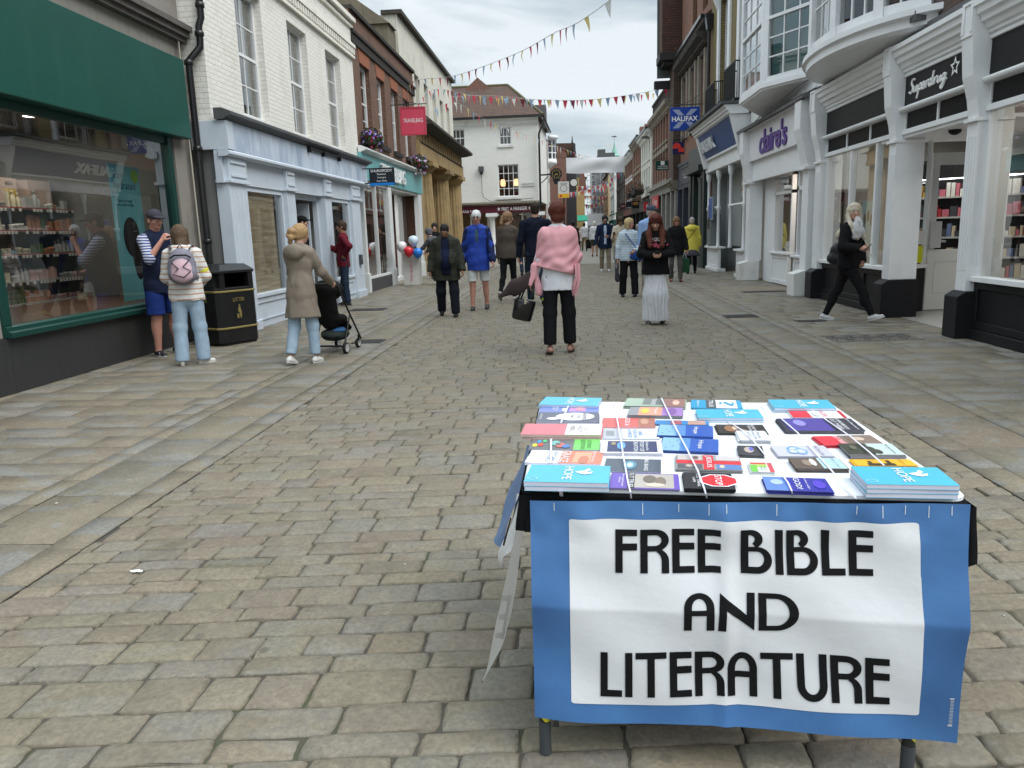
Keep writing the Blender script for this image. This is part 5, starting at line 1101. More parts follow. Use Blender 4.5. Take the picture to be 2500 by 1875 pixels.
# ---------------- the white corner building facing down the street
b = empty('corner_building', (-12.0, 49.6, 0), 0, 'white painted brick corner building with a maroon cafe fascia and clay tile roof', 'building')
CW = brick_mat('corner_white_brick', (.79, .78, .74), (.75, .74, .70), (.69, .68, .65), .225, .075, .009, .35, stain=.12, stain_col=(.45, .44, .42), var=.2)
def bxx(px, py, Y=49.6): v = at(px, py, Y); return v.x+12, v.z
xe = bxx(1313, 400)[0]
w1 = [(bxx(1219, 333)[0], bxx(1248, 333)[0], bxx(1230, 354)[1], bxx(1230, 311)[1]), (bxx(1216, 440)[0], bxx(1267, 440)[0], bxx(1230, 481)[1], bxx(1230, 402)[1])]
w1 += [(4.9, 5.75, w1[0][2], w1[0][3]), (2.0, 2.85, w1[0][2], w1[0][3])]
ez = 8.35
mb = MB(); wall(mb, 0, xe, 3.35, ez, w1, depth=.15); mb.quad((xe, 0, 3.35), (xe+.35, 8, 3.35), (xe+.35, 8, ez), (xe, 0, ez)); mb.quad((0, 0, 3.35), (0, 8, 3.35), (0, 8, ez), (0, 0, ez)); mb.quad((xe+.35, 8, 3.35), (0, 8, 3.35), (0, 8, ez), (xe+.35, 8, ez)); mb.build('wall', CW, b)
for i, o in enumerate(w1):
 w_ = sash(b, *o, .08, 4 if i == 1 else 3, 4 if i == 1 else 2, fr=.06, bar=.035, curtain=False, mid=i != 1, back=1.2)
 mb = MB(); mb.box(o[0]-.12, o[1]+.12, -.08, .05, o[2]-.14, o[2]-.002); mb.build('sill', WHITE_OLD, b)
mb = MB(); moulding(mb, -.1, xe+.1, ez-.42, 0, [(.03, 0), (.06, .08), (.12, .12), (.12, .25), (.3, .38), (.3, .42)]); mb.build('eaves_cornice', WHITE_OLD, b)
mb = MB(); mb.box(-.2, xe+.3, -.42, -.28, ez-.02, ez+.12); mb.tube([(xe+.3, -.35, ez), (xe+.62, 8, ez)], .07, 6); mb.build('gutter', PIPE, b)
rz = 11.0
mb = MB(); mb.add([(-.2, -.4, ez+.05), (xe+.45, -.4, ez+.05), (xe+.75, 8.4, ez+.05), (-.2, 8.4, ez+.05), (-.2, 4, rz), (xe-2.0, 4, rz)], [(0, 1, 5, 4), (1, 2, 5), (2, 3, 4, 5), (3, 0, 4), (0, 3, 2, 1)]); mb.build('roof', TILE, b)
mb = MB(); mb.prism([(xe-4.9, rz-.3), (xe-3.95, rz+.5), (xe-3.0, rz-.3)], 3.6, 8, 'y'); mb.build('rear_gable', RB, b); mb = MB(); mb.tube([(-.2, 4, rz), (xe-2.0, 4, rz)], .1, 6); mb.tube([(xe-2, 4, rz), (xe+.4, -.35, ez+.1)], .09, 6); mb.build('ridge_tiles', mat('mossy_ridge', (.10, .09, .05), .9), b)
mb = MB(); mb.box(xe-.7, xe+.5, 3.5, 5.5, ez, 9.6); mb.build('dormer', LEAD, b)
MAR = mat('maroon_fascia', (.085, .012, .025), .45, .1)
mb = MB(); mb.box(-.1, xe+.05, -.35, .05, 3.24, 3.35); mb.box(-.1, xe+.05, -.2, .05, 3.15, 3.239); mb.build('ledge', STN, b)
mb = MB(); mb.box(0, xe-.25, -.16, .05, 2.68, 3.149); mb.build('cafe_fascia', MAR, b)
xm = bxx(1256, 510)[0]; text_obj('lettering', '★ PRET A MANGER ★', WV, facing(xm, -.165, 2.93), b, w=2.15, h=.27, bold=.01)
text_obj('small_lettering', 'MADE FOOD', WV, facing(bxx(1148, 515)[0], -.165, 2.82), b, w=1.3, h=.14)
mb = MB()
for k, px in enumerate((1203, 1318)):
 x = bxx(px, 560)[0]; mb = MB(); mb.lathe([(.24, 0), (.24, .2), (.19, .25), (.17, 2.3), (.24, 2.38), (.3, 2.42), (.3, 2.46)], (x, -.1, 0), 16); mb.box(x-.36, x+.36, -.46, .2, 2.46, 2.67); mb.build('column', WHITE, b)
mb = MB(); mb.box(0, xe, .6, .7, 0, .35);
for q in np.arange(.3, xe, 1.1): mb.box(q, q+.12, .58, .7, .35, 2.67)
mb.build('cafe_front', WHITE_OLD, b); pane(b, 0, xe, .35, 2.67, .66, 'shop_glass')
mb = MB(); mb.box(0, xe, 4.5, 4.6, 0, 2.8); mb.build('cafe_back_wall', mat('cafe_warm_wall', (.16, .10, .055), .8, .7, 1.5), b)
for i, dx in enumerate((-.42, .42)):
 t = empty('pendant_lamp', (bxx(1242, 440)[0]-12+dx, 50.3, 4.55), 0, ('left' if dx < 0 else 'right')+' warm lit pendant lamp behind the big cafe window', 'lamp', 'lamps in the big cafe window')
 mb = MB(); mb.lathe([(.0, -.22), (.14, -.2), (.16, 0), (.12, .2), (0, .22)], n=12); mb.build('shade', mat('warm_lamp', (1, .5, .22), .5, 0, emit=2.2), t); mb = MB(); mb.tube([(0, 0, .2), (0, 0, .9)], .01, 4); mb.build('flex', PIPE, t)
for i, (dx, dy) in enumerate(((-1.2, 1.6), (.3, 2.2), (-3, 2))):
 ceiling_light(xm-12+dx, 49.6+dy, 2.6, ['warm cafe ceiling light left of the column', 'warm cafe ceiling light under the lettering', 'warm cafe ceiling light farthest left'][i], r=.14, power=7, col=(1, .7, .4), group='ceiling lights in the cafe')
v = at(1175, 418, 49.5); t = empty('wall_lantern', v, 0, 'small grey floodlight box on the white corner building wall', 'lamp')
mb = MB(); mb.box(-.16, .16, -.2, .05, -.02, .28); mb.build('housing', mat('fitting_grey', (.08, .08, .085), .5), t); mb = MB(); mb.box(-.09, .09, -.06, .05, -.2, -.021); mb.tube([(0, 0, -.2), (0, 0, -1.3), (.1, 0, -1.6), (.5, .02, -1.85), (3.2, .0, -1.75)], .018, 5); mb.build('wiring', mat('fitting_grey', (.08, .08, .085)), t)
v = at(1289, 450, 49.55); t = empty('street_nameplate', v, 0, 'small white street nameplate on the white corner building', 'street sign'); mb = MB(); mb.box(-.42, .42, 0, .03, -.11, .11); mb.build('plate', mat('plate_white', (.6, .6, .58), .5), t); text_obj('lettering', 'MARKET ST', mat('ink_dark', (.05, .05, .05)), SIGNF(0, 0, 0), t, w=.7, h=.11)
t = empty('drain_pipe', (xe-12+.12, 49.3, 0), 0, 'black downpipe at the corner of the white cafe building', 'drainpipe'); mb = MB(); mb.tube([(.35, .2, 8.2), (.1, 0, 7.6), (0, 0, 7.3), (0, 0, .2)], .07, 6); mb.build('pipe', PIPE, t)
# ---------------- beyond the corner, left side
b, tx = far_block('bow_fronted_house', -1, -1.35, 58.0, 64.5, 8.0, WHITE_OLD, 'white house with a tall bow window beyond the corner building', [(60.5, .9, 3.6, 5.2), (62.6, .9, 3.6, 5.2), (62.6, .9, 5.9, 7.3)], wz=0)
mb = MB(); prof = [(.02, 5.9), (.62, 6.3), (.64, 6.5), (.6, 6.52), (.6, 8.0), (.72, 8.05), (.74, 8.25), (.0, 8.35)]
mb.lathe(prof, (.8, -.05, 0), 20, a0=PI, a1=2*PI); mb.build('bow', WHITE, b)
mb = MB()
for k in range(6):
 th = PI+PI*(k+.5)/6
 for z_ in (6.65, 7.1, 7.55):
  c_ = Vector((.8+.61*math.cos(th), -.05+.61*math.sin(th), z_)); d_ = Vector((-math.sin(th), math.cos(th), 0)); h_ = Vector((0, 0, .37))
  mb.add([c_-d_*.11, c_+d_*.11, c_+d_*.11+h_, c_-d_*.11+h_], [(0, 1, 2, 3)])
mb.build('bow_panes', mat('dark_pane', (.06, .07, .08), .1), b)
b = empty('red_strip_house', (-1.75, 57.7, 0), 0, 'narrow red brick return squeezed between the cafe corner and the bow window', 'building'); mb = MB(); mb.box(-6, .22, 0, .28, 0, 8.3); mb.build('wall', RB, b)
b = empty('gabled_brick_house', (0, 0, 0), 0, 'big plain brick gable wall with a clay roof rising left of the white banner', 'building')
P = [at(1330, 338, 70), at(1346, 347, 70), at(1383, 375, 70), at(1383, 560, 70), at(1330, 560, 70)]
mb = MB(); mb.prism([(p.x, p.z) for p in P], 70, 80, 'y'); mb.build('gable_wall', RB, b)
P = [at(1352, 350, 74), at(1403, 349, 74), at(1408, 384, 74), at(1384, 386, 74)]
mb = MB(); mb.prism([(p.x, p.z) for p in P], 74, 84, 'y'); mb.build('roof_slope', TILE, b)
P = [at(1399, 350, 73), at(1405, 350, 73), at(1409, 560, 73), at(1384, 560, 73), at(1384, 384, 73), at(1402, 384, 73)]
mb = MB(); mb.prism([(p.x, p.z) for p in P], 73.2, 73.9, 'y'); mb.build('rear_gable', mat('dark_slate_wall', (.05, .05, .055), .7), b)
v = at(1397, 349, 74); mb = MB(); mb.tube([v, v+Vector((0, 0, .65))], [.09, .02], 6); mb.build('finial', PIPE, b)
b, tx = far_block('dark_left_shop', -1, .55, 76, 92, 6.4, mat('dark_slate_wall', (.05, .05, .055)), 'dark fronted old shop in the narrowing left side of the far street', [(79+3*k, 1.4, 3.8, 5.2) for k in range(4)], wz=3, roof=(2.5, TILE), shop=(BLACKP, BLACKP), trim=BW, depth=7)
mb = MB(); mb.prism([(at(1411, 470, 92.1).x, 6.0), (at(1422, 470, 92.1).x, 9.4), (at(1433, 470, 92.1).x, 6.0)], 92.1, 93, 'y');
o = mb.build('small_gabled_house', RB, label='small pointed brick gable just left of the scaffolding', cat='building')
b, tx = far_block('yellow_stone_house', -1, 2.2, 98, 120, 7.8, mat('yellow_far_stone', (.36, .25, .11), .8, .3, .8), 'yellow brown stone house left of the scaffolded building', [(101+4.5*k, 2, z_, z_+1.5) for k in range(4) for z_ in (3.4, 5.8)], wz=0, roof=(2, SLATE), depth=7)
c_ = at(1422, 541, 96); t = empty('shop_awning', c_, 0, 'green sloping awning far along on the left', 'awning'); mb = MB(); mb.prism([(-1.5, 0), (-1.5, .12), (0, .75), (0, .6)], -.62, .6, 'x', M=Matrix.Rotation(R(0), 4, 'Z')); mb.build('canvas', mat('awning_green', (.02, .26, .16), .7), t)
t = empty('scaffolded_building', (at(1433, 470, 130).x, 130, 0), 0, 'building wrapped in grey netting and scaffolding above a white hoarding', 'building')
SW = at(1476, 470, 130).x-at(1433, 470, 130).x; zt = at(1450, 372, 130).z
a = NT('grey_netting'); c = a.coord((1, 1, 1)); a.base(a.mix(a.ramp(a.noise(a.coord((.6, .6, 1.4)), 1.1, 4), (.35, 0.), (.7, 1.)), (.085, .085, .09), (.26, .27, .28))); NET = a.mat
mb = MB(); mb.box(.9, SW, .5, 12, 4.1, zt-2.2); mb.build('netting', NET, t)
mb = MB()
for k in range(5): mb.tube([(.05+k*(SW*.25), 0, 4.0), (.05+k*(SW*.25), 0, 11)], .035, 4)
for z_ in np.arange(4.2, 11, .85): mb.tube([(0, 0, z_), (SW*.55, 0, z_)], .03, 4); mb.box(0, SW*.4, .02, .6, z_+.05, z_+.09)
for z_ in (4.2, 6.8, 8.5): mb.tube([(0, -.02, z_), (1.7, -.02, z_+1.7)], .025, 4)
mb.build('scaffold_poles', mat('pole_silver', (.5, .5, .5), .4, metal=.5), t)
mb = MB(); mb.box(0, SW*.98, -.4, .2, 0, 4.05); mb.box(-.1, SW, -.5, .3, 2.2, 2.3); mb.build('hoarding', mat('hoarding_white', (.62, .64, .66), .6), t)
tb = empty('distant_roof_block', (at(1460, 372, 250).x, 250, 0), 0, 'distant dark flat roofed block with roof plant beneath the spire', 'building')
W_ = at(1501, 372, 250).x-at(1460, 372, 250).x; zz = at(1480, 373, 250).z; mb = MB(); mb.box(0, W_, 0, 10, 0, zz); mb.box(0, W_*.45, 1, 6, zz, zz+1.2); mb.build('block', mat('far_dark_roof', (.08, .085, .085), .8), tb)
mb = MB(); [mb.box(W_*.32+q, W_*.32+q+.25, 2, 2.3, zz+1.2, zz+2.6) for q in (0, 1.4, 2.8)]; mb.box(W_*.3, W_*.3+3.4, 2, 2.3, zz+2.6, zz+2.8); mb.build('roof_plant', WHITE_OLD, tb)
p0 = at(1500, 370, 255); tb = empty('church_spire', (p0.x, 255, 0), 0, 'thin pale green copper spire with a weathervane on the skyline', 'spire')
mb = MB(); zt_ = at(1500, 342, 255).z; mb.lathe([(1.6, 0), (1.6, p0.z-1.5), (1.9, p0.z-1.4), (1.1, p0.z-.8), (.45, p0.z+1), (.0, zt_)], n=8, sm=False); mb.build('copper_spire', mat('verdigris', (.22, .40, .33), .7), tb)
mb = MB(); mb.tube([(0, 0, zt_), (0, 0, zt_+1.6)], .06, 4); mb.box(-.8, .7, -.04, .04, zt_+.9, zt_+1.2); mb.build('weathervane', PIPE, tb)
c1, c2 = at(1382, 385, 60), at(1525, 381, 60)
tb = empty('street_banner', (0, 60, 0), 0, 'sagging plain white banner stretched across the far street', 'banner')
nx, nz = 44, 14; V = []; hgt = 1.12
for i in range(nx+1):
 for j in range(nz+1):
  u, w_ = i/nx, j/nz
  sag = math.sin(PI*u); y = .07*sag*math.sin(5*w_+2*sag+3*u)+.012*math.sin(17*u+5*w_)
  V.append((c1.x+(c2.x-c1.x)*u, y, c1.z+(c2.z-c1.z)*u-.05*sag-hgt*w_*(1-.0*u)-.03*math.sin(9*u)*w_))
F_ = [(i*(nz+1)+j, (i+1)*(nz+1)+j, (i+1)*(nz+1)+j+1, i*(nz+1)+j+1) for i in range(nx) for j in range(nz)]
mb = MB(); mb.add(V, F_, 0, True); mb.build('sheet', mat('banner_cloth', (.62, .63, .65), .7, .04), tb)
mb = MB(); mb.tube([(c1.x-.8, 0, c1.z+.1), (c1.x, 0, c1.z)], .02, 4); mb.tube([(c2.x, 0, c2.z), (4.8, 0, c2.z+.1)], .02, 4); mb.build('rope', PIPE, tb)
v = at(1358, 425, 50); t = empty('street_clock', v, 0, 'black and gold street clock on a bracket past the cafe corner', 'clock')
oc = lambda r: [(r*math.cos(PI/8+PI/4*k), r*math.sin(PI/8+PI/4*k)) for k in range(8)]
mb = MB(); mb.prism(oc(.37), -.14, .14, 'y'); mb.prism([(-.24, -.32), (.24, -.32), (.12, -.62), (-.12, -.62)], -.12, .12, 'y'); mb.build('case', mat('clock_black', (.012, .012, .012), .35), t)
GOLD = mat('gilt', (.55, .40, .12), .35, metal=.7)
mb = MB()
for k in range(12): th = 2*PI*k/12; c_ = (.24*math.sin(th), .24*math.cos(th)); mb.prism([(c_[0]-.02, c_[1]-.03), (c_[0]+.02, c_[1]-.03), (c_[0]+.02, c_[1]+.03), (c_[0]-.02, c_[1]+.03)], -.155, -.141, 'y')
mb.build('numerals', GOLD, t)
for nm, th, ln in (('hour_hand', R(120), .13), ('minute_hand', R(225), .2)):
 d_ = Vector((math.sin(th), 0, math.cos(th))); mb = MB(); mb.tube([Vector((0, -.16, 0)), Vector((0, -.16, 0))+d_*ln], [.022, .008], 6); mb.build(nm, GOLD, t)
mb = MB(); mb.tube([(-.95, .3, .0), (-.3, 0, 0)], .05, 6); mb.tube([(-.95, .3, -.5), (-.5, .1, -.1)], .03, 6); mb.build('bracket', PIPE, t)
v = at(1376, 463, 46); t = empty('zone_sign', (v.x, 46, 0), 0, 'tall white zone sign with a black ring and yellow foot panel on a post', 'road sign')
w_ = .32; zt = at(1376, 443, 46).z; zb = at(1376, 483, 46).z; zm = at(1376, 473, 46).z
mb = MB(); mb.box(-w_, w_, 0, .03, zb, zt); mb.build('plate', mat('sign_plate_grey', (.58, .58, .56), .4), t); mb = MB(); mb.box(-w_+.02, w_-.02, -.006, -.001, zb+.01, zm); mb.build('yellow_panel', mat('sign_yellow', (.75, .42, .02), .4), t)
mb = MB(); n = 28; cz = (zm+zt)/2-.04; vs = [(r_*math.cos(2*PI*k/n), -.004, cz+r_*math.sin(2*PI*k/n)) for r_ in (.2, .175) for k in range(n)]; mb.add(vs, [(k, (k+1) % n, n+(k+1) % n, n+k) for k in range(n)]); mb.build('ring', BLACKP, t)
text_obj('lettering', 'ZONE', BLACKP, SIGNF(0, zt-.12, 0), t, w=.4, h=.1); mb = MB(); mb.lathe([(0, 0), (.07, 0)], n=14, sm=False, M=facing(-.17, -.01, (zb+zm)/2)); mb.build('red_disc', mat('disc_red', (.5, .03, .03), .5), t); text_obj('small_lettering', '10-4pm\nMon', BLACKP, SIGNF(.12, (zb+zm)/2, -.01), t, w=.25, h=.12)
mb = MB(); mb.tube([(0, .05, 0), (0, .05, zt+.1)], .04, 8); mb.build('post', PIPE, t)
v = at(1401, 446, 56); t = empty('round_clock', v, 0, 'small round white faced clock beside the zone sign', 'clock'); mb = MB(); mb.lathe([(0, -.06), (.3, -.06), (.3, .06)], n=20, sm=False, M=Matrix.Rotation(R(90), 4, 'X')); mb.build('rim', BLACKP, t); mb = MB(); mb.lathe([(0, .07), (.24, .07)], n=20, sm=False, M=Matrix.Rotation(R(90), 4, 'X')); mb.build('dial', mat('dial_white', (.6, .6, .58), .4), t)
mb = MB(); mb.tube([(-1.2, .1, .0), (-.28, 0, 0)], .04, 5); mb.build('bracket', PIPE, t)
def rsign(name, px0, px1, py0, py1, Y, m, label, txt=None, tm=None, txtz=0, tw=.8, th_=None):
 a_, c_ = at(px0, py0, Y), at(px1, py1, Y); w = c_.x-a_.x; h = a_.z-c_.z
 s = hanging_sign(name, (a_.x+c_.x)/2, Y, (a_.z+c_.z)/2, w, h, 1, m, label, wall_x=4.8)
 if txt: text_obj('lettering', txt, tm or WV, SIGNF(0, h*txtz), s, w=w*tw, h=th_ and h*th_)
 return s, w, h
s, w, h = rsign('navy_hanging_sign', 1642, 1669, 347, 376, 33.0, mat('sign_navy', (.02, .02, .09), .4), 'navy hanging sign with two red half rounds')
mb = MB()
for cx_, cz_, r_ in ((-.06, .04, .16), (.12, -.1, .12)): pts = [(cx_+r_*math.cos(PI*k/10), cz_+r_*math.sin(PI*k/10)) for k in range(11)]; pts = pts+[(cx_-r_, cz_-.06), (cx_+r_, cz_-.06)]; mb.prism(pts, -.045, -.036, 'y')
mb.build('red_half_rounds', mat('coral_red', (.75, .05, .04), .5), s)
s, w, h = rsign('green_hanging_sign', 1600, 1635, 393, 415, 38.0, mat('sign_green', (.01, .055, .04), .4), 'dark green hanging sign with a white cross, lettered MOUNTAIN WAREHOUSE', 'MOUNTAIN\nWAREHOUSE', WV, -.2, .75, .36)
mb = MB(); mb.box(-.09, .09, -.042, -.036, .02, .2); mb.build('emblem', WV, s)
s, w, h = rsign('red_hanging_sign', 1572, 1592, 494, 516, 46.0, mat('sign_bright_red', (.55, .02, .03), .4), 'red square hanging sign of the phone shop, lettered vodafone', 'vodafone', WV, -.33, .7)
mb = MB(); n = 20; mb.add([(r_*math.cos(2*PI*k/n), -.04, .05+r_*math.sin(2*PI*k/n)) for r_ in (.11, .05) for k in range(n)], [(k, (k+1) % n, n+(k+1) % n, n+k) for k in range(n)]); mb.build('emblem', WV, s)
s, w, h = rsign('black_gold_sign', 1543, 1562, 490, 508, 52.0, BLACKP, 'black hanging sign with an orange oval')
mb = MB(); mb.lathe([(0, 0), (.2, 0)], n=20, sm=False, M=Matrix.Translation((0, -.045, .06)) @ Matrix.Diagonal((1.1, 1, .55, 1)) @ Matrix.Rotation(R(90), 4, 'X')); mb.build('orange_oval', mat('oval_orange', (.6, .3, .1), .5), s)
s, w, h = rsign('black_lettered_sign', 1528, 1542, 492, 509, 55.0, mat('sign_black', (.012, .016, .022)), 'plain black hanging sign with small white writing at its foot', 'KUONI', WV, -.38, .8)
s, w, h = rsign('maroon_round_sign', 1514, 1527, 497, 510, 60.0, mat('sign_maroon', (.08, .01, .03), .5), 'maroon hanging sign farthest along the right row', 'COSTA', WV, 0, .8)
flowers('flower_trough', 4.2, 52.0, 3.75, .35, 1.3, .42, 'dull red flower trough over the shops beside the red sign', 5, [(.3, .04, .05), (.25, .12, .2)], 700)
flowers('flower_trough', 4.2, 47.5, 3.75, .35, 1.3, .42, 'trough of russet and lilac flowers under the cream stucco house', 6, [(.35, .08, .05), (.25, .15, .3)], 700)
t = empty('street_lamp', (4.75, 46, 6.35), 0, 'grey street lamp on a short arm high on the right hand houses', 'street lamp'); mb = MB(); mb.tube([(.3, 0, -.1), (.1, 0, .12), (-.05, 0, .15)], .03, 6); mb.build('arm', PIPE, t); mb = MB(); mb.prism([(-.5, .1), (-.45, .18), (-.1, .22), (.05, .14), (0, .06)], -.14, .14, 'y'); mb.build('head', mat('lamp_grey', (.12, .12, .12), .5), t)
v = at(1461, 612, 41); t = empty('bollard', (v.x+.15, 41, 0), 0, 'black bollard with a white band behind the man in shorts', 'bollard'); mb = MB(); mb.lathe([(.1, 0), (.09, .2), (.08, .85), (.1, .9), (.06, .98), (0, 1.0)], n=12); mb.build('post', BLACKP, t); mb = MB(); mb.lathe([(.086, .7), (.086, .78)], n=12); mb.build('band', WV, t)
# ---------------- bunting
FLAGC = [mat('flag_red', (.50, .05, .09), .8, .1), mat('flag_maroon', (.16, .03, .05), .8, .1), mat('flag_yellow', (.62, .52, .22), .8, .1), mat('flag_blue', (.27, .38, .5), .8, .1), mat('flag_pale', (.6, .6, .58), .8, .1)]
for m_ in FLAGC:
 nt_ = m_.node_tree; tr_ = nt_.nodes.new('ShaderNodeBsdfTranslucent'); mixn = nt_.nodes.new('ShaderNodeMixShader'); mixn.inputs[0].default_value = .35
 bs = nt_.nodes['Principled BSDF']; src = bs.inputs['Base Color'].links[0].from_socket; nt_.links.new(src, tr_.inputs[0]); nt_.links.new(bs.outputs[0], mixn.inputs[1]); nt_.links.new(tr_.outputs[0], mixn.inputs[2]); nt_.links.new(mixn.outputs[0], nt_.nodes['Material Output'].inputs[0])
def bunting(pts, n, size, label, seed, wind=.35, order=(3, 2, 0, 1), th=.006):
 """pts: control points of the cord; flags are parts of the string"""
 t = empty('bunting_string', pts[0], 0, label, 'bunting', 'strings of bunting across the street'); rr = random.Random(seed); O = Vector(pts[0])
 P = [Vector(p)-O for p in pts]; seg = [(P[i+1]-P[i]).length for i in range(len(P)-1)]; T = sum(seg)
 def pt(s):
  s = max(0, min(T-1e-5, s))
  for i, l in enumerate(seg):
   if s <= l:
    k = s/l; p0 = P[max(i-1, 0)]; p1 = P[i]; p2 = P[i+1]; p3 = P[min(i+2, len(P)-1)]
    return .5*((2*p1)+(p2-p0)*k+(2*p0-5*p1+4*p2-p3)*k*k+(3*p1-p0-3*p2+p3)*k**3)
   s -= l
  return P[-1]
 mb = MB(); mb.tube([pt(T*i/40) for i in range(41)], th, 4); mb.build('cord', mat('cord_white', (.5, .5, .48), .8), t)
 for i in range(n):
  c = T*(i+.5)/n; w = size*rr.uniform(.85, 1.0); a_, b_ = pt(c-w*.36), pt(c+w*.36); d = (b_-a_).normalized(); L_ = size*rr.uniform(1.15, 1.4)
  wx = wind*rr.uniform(.2, 1.3)*rr.choice((1, 1, -.3)); curl = rr.uniform(-.25, .4); V = []; n_ = 5
  nrm = d.cross(Vector((0, 0, 1))).normalized()
  for j in range(n_+1):
   k = j/n_; half = (1-k)*w*.36; cc = (a_+b_)/2+Vector((0, 0, -L_*k*(1-.15*abs(wx))))+d*(wx*L_*k**1.8)+nrm*(curl*L_*.5*math.sin(k*3))
   V += [cc-d*half, cc+d*half]
  m_ = MB(); m_.add(V, [(2*j, 2*j+1, 2*j+3, 2*j+2) for j in range(n_)], 0, True); m_.build('pennant', FLAGC[order[i % len(order)]] if rr.random() < .93 else FLAGC[4], t)
 return t
A1 = at(1000, 206, 24); A2 = at(1110, 185, 21); A3 = at(1250, 135, 17.5); A4 = at(1350, 82, 15); A5 = at(1500, -8, 12.6); A6 = Vector((4.4, 10.6, 7.0))
bunting([Vector((-5.2, 26.6, 5.2)), A1, A2, A3, A4, A5, A6], 40, .20, 'nearest bunting string rising from the left houses across the sky to the top right', 1)
B = [Vector((-5.3, 28.2, 5.75)), at(1060, 218, 32), at(1180, 236, 36), at(1400, 245, 36), at(1560, 228, 36), at(1665, 204, 36)]
bunting(B, 48, .30, 'long bunting string hanging level across the street at roof height', 2, .15, (0, 2, 3, 0, 1, 3))
B = [at(1100, 236, 30), at(1180, 233, 34), at(1260, 238, 38), at(1330, 243, 42), at(1450, 243, 46), at(1600, 228, 50)]
bunting(B, 34, .30, 'second level bunting string just behind the first over the clay roof', 3, .15, (0, 2, 3, 0))
B = [Vector((-5.9, 31, 5.7)), at(1105, 250, 34), at(1180, 290, 38), at(1250, 318, 42), at(1330, 345, 50), at(1440, 383, 62), at(1540, 385, 70)]
bunting(B, 50, .32, 'bunting string dropping past the upper window of the white corner building', 4, .2, (0, 2, 3, 0, 4))
for k, (pa, pm, pb, Y, n, lb) in enumerate((((1388, 470), (1450, 458), (1560, 395), 66, 26, 'bunting rising to the cream house below the banner'), ((1388, 452), (1440, 455), (1500, 446), 84, 20, 'upper faint bunting across the scaffolding'), ((1388, 465), (1440, 462), (1478, 456), 95, 18, 'middle faint bunting across the scaffolding'), ((1395, 480), (1440, 478), (1476, 480), 105, 18, 'lower faint bunting across the scaffolding'), ((1400, 490), (1440, 500), (1476, 488), 112, 18, 'lowest faint bunting before the white hoarding'))):
 bunting([at(*pa, Y), at(*pm, Y), at(*pb, Y)], n, .34+.05*k, lb, 10+k, .1, (0, 4, 0, 3, 2), .012)
# == THE LITERATURE TABLE
TZ = .757
TO = Vector((-.131, 1.955, 0)); TA = math.atan2(-.112, 1.09)
SH = Matrix(((math.cos(TA), .012, 0, 0), (math.sin(TA), 1, 0, 0), (0, 0, 1, 0), (0, 0, 0, 1))); TM = Matrix.Translation(TO) @ SH; TI = TM.inverted(); TW, TD = 1.095, 1.045
def onz(px, py, z):
 d = _f+_r2*((px-1250)/FPX)-_u2*((py-937.5)/FPX); t = (z-CAM_H)/d.z
 return Vector((d.x*t, d.y*t, z))
TOPW = mat('table_white', (.72, .73, .75), .5, .03, 6); CLOTHK = mat('black_cloth', (.008, .008, .009), .95, .3, 20, spec=.08)
MB.X = SH
t = empty('literature_table', TO, 0, 'white topped folding table covered with books, black cloth edge and hazard taped legs', 'table')
def rrect(x0, x1, y0, y1, r, n=5):
 p = []
 for cx_, cy_, a0 in ((x1-r, y1-r, 0), (x0+r, y1-r, 90), (x0+r, y0+r, 180), (x1-r, y0+r, 270)):
  p += [(cx_+r*math.cos(R(a0+90*k/n)), cy_+r*math.sin(R(a0+90*k/n))) for k in range(n+1)]
 return p
mb = MB(); mb.prism(rrect(0, TW, 0, TD, .04), TZ-.014, TZ, 'z'); mb.build('table_top', TOPW, t, bevel=.003)
mb = MB(); mb.prism(rrect(-.008, TW+.008, -.008, TD+.008, .045), TZ-.06, TZ-.0145, 'z'); mb.build('cloth_edge', CLOTHK, t, bevel=.004)
mb = MB(); mb.box(TW+.004, TW+.008, .34, TD, .28, TZ-.02); mb.box(.05, TW, TD+.009, TD+.013, .25, TZ-.02); mb.build('added_shade_cloth', CLOTHK, t)  # cloth on the back and right side, added to darken under the table
for nm, cx_, sx in (('left', .0, -1), ('right', TW, 1)):
 V = []; n = 16; rows = 8
 for j in range(rows+1):
  k = j/rows
  for i in range(n+1):
   q = i/n; base = Vector((cx_-sx*.06+sx*.07*min(1, q*2), -.012+(.0 if q < .5 else (q-.5)*2*.30), TZ-.02))
   w = .010*math.sin(q*38+k*2)*k
   V.append(base+Vector((sx*(w+.004*k), -abs(w)*(q < .5), -(.10 if sx < 0 else .20)*k*(1-.55*q if sx > 0 else 1))))
 mb = MB(); mb.add(V, [(j*(n+1)+i, j*(n+1)+i+1, (j+1)*(n+1)+i+1, (j+1)*(n+1)+i) for j in range(rows) for i in range(n)], 0, True); mb.build('cloth_corner', CLOTHK, t)
a = NT('hazard_tape'); c = a.coord(); s_ = a.new('SeparateXYZ'); a.link(c, s_.inputs[0]); m1 = a.new('Math', operation='ADD'); a.link(s_.outputs[2], m1.inputs[0]); a.link(s_.outputs[0], m1.inputs[1]); m2 = a.new('Math', operation='MULTIPLY'); m2.inputs[1].default_value = 46; a.link(m1.outputs[0], m2.inputs[0]); m3 = a.new('Math', operation='SINE'); a.link(m2.outputs[0], m3.inputs[0])
a.base(a.mix(a.ramp(m3.outputs[0], (.48, 0.), (.52, 1.)), (.012, .012, .012), (.62, .55, .02))); a.b.inputs['Roughness'].default_value = .35; HAZ = a.mat
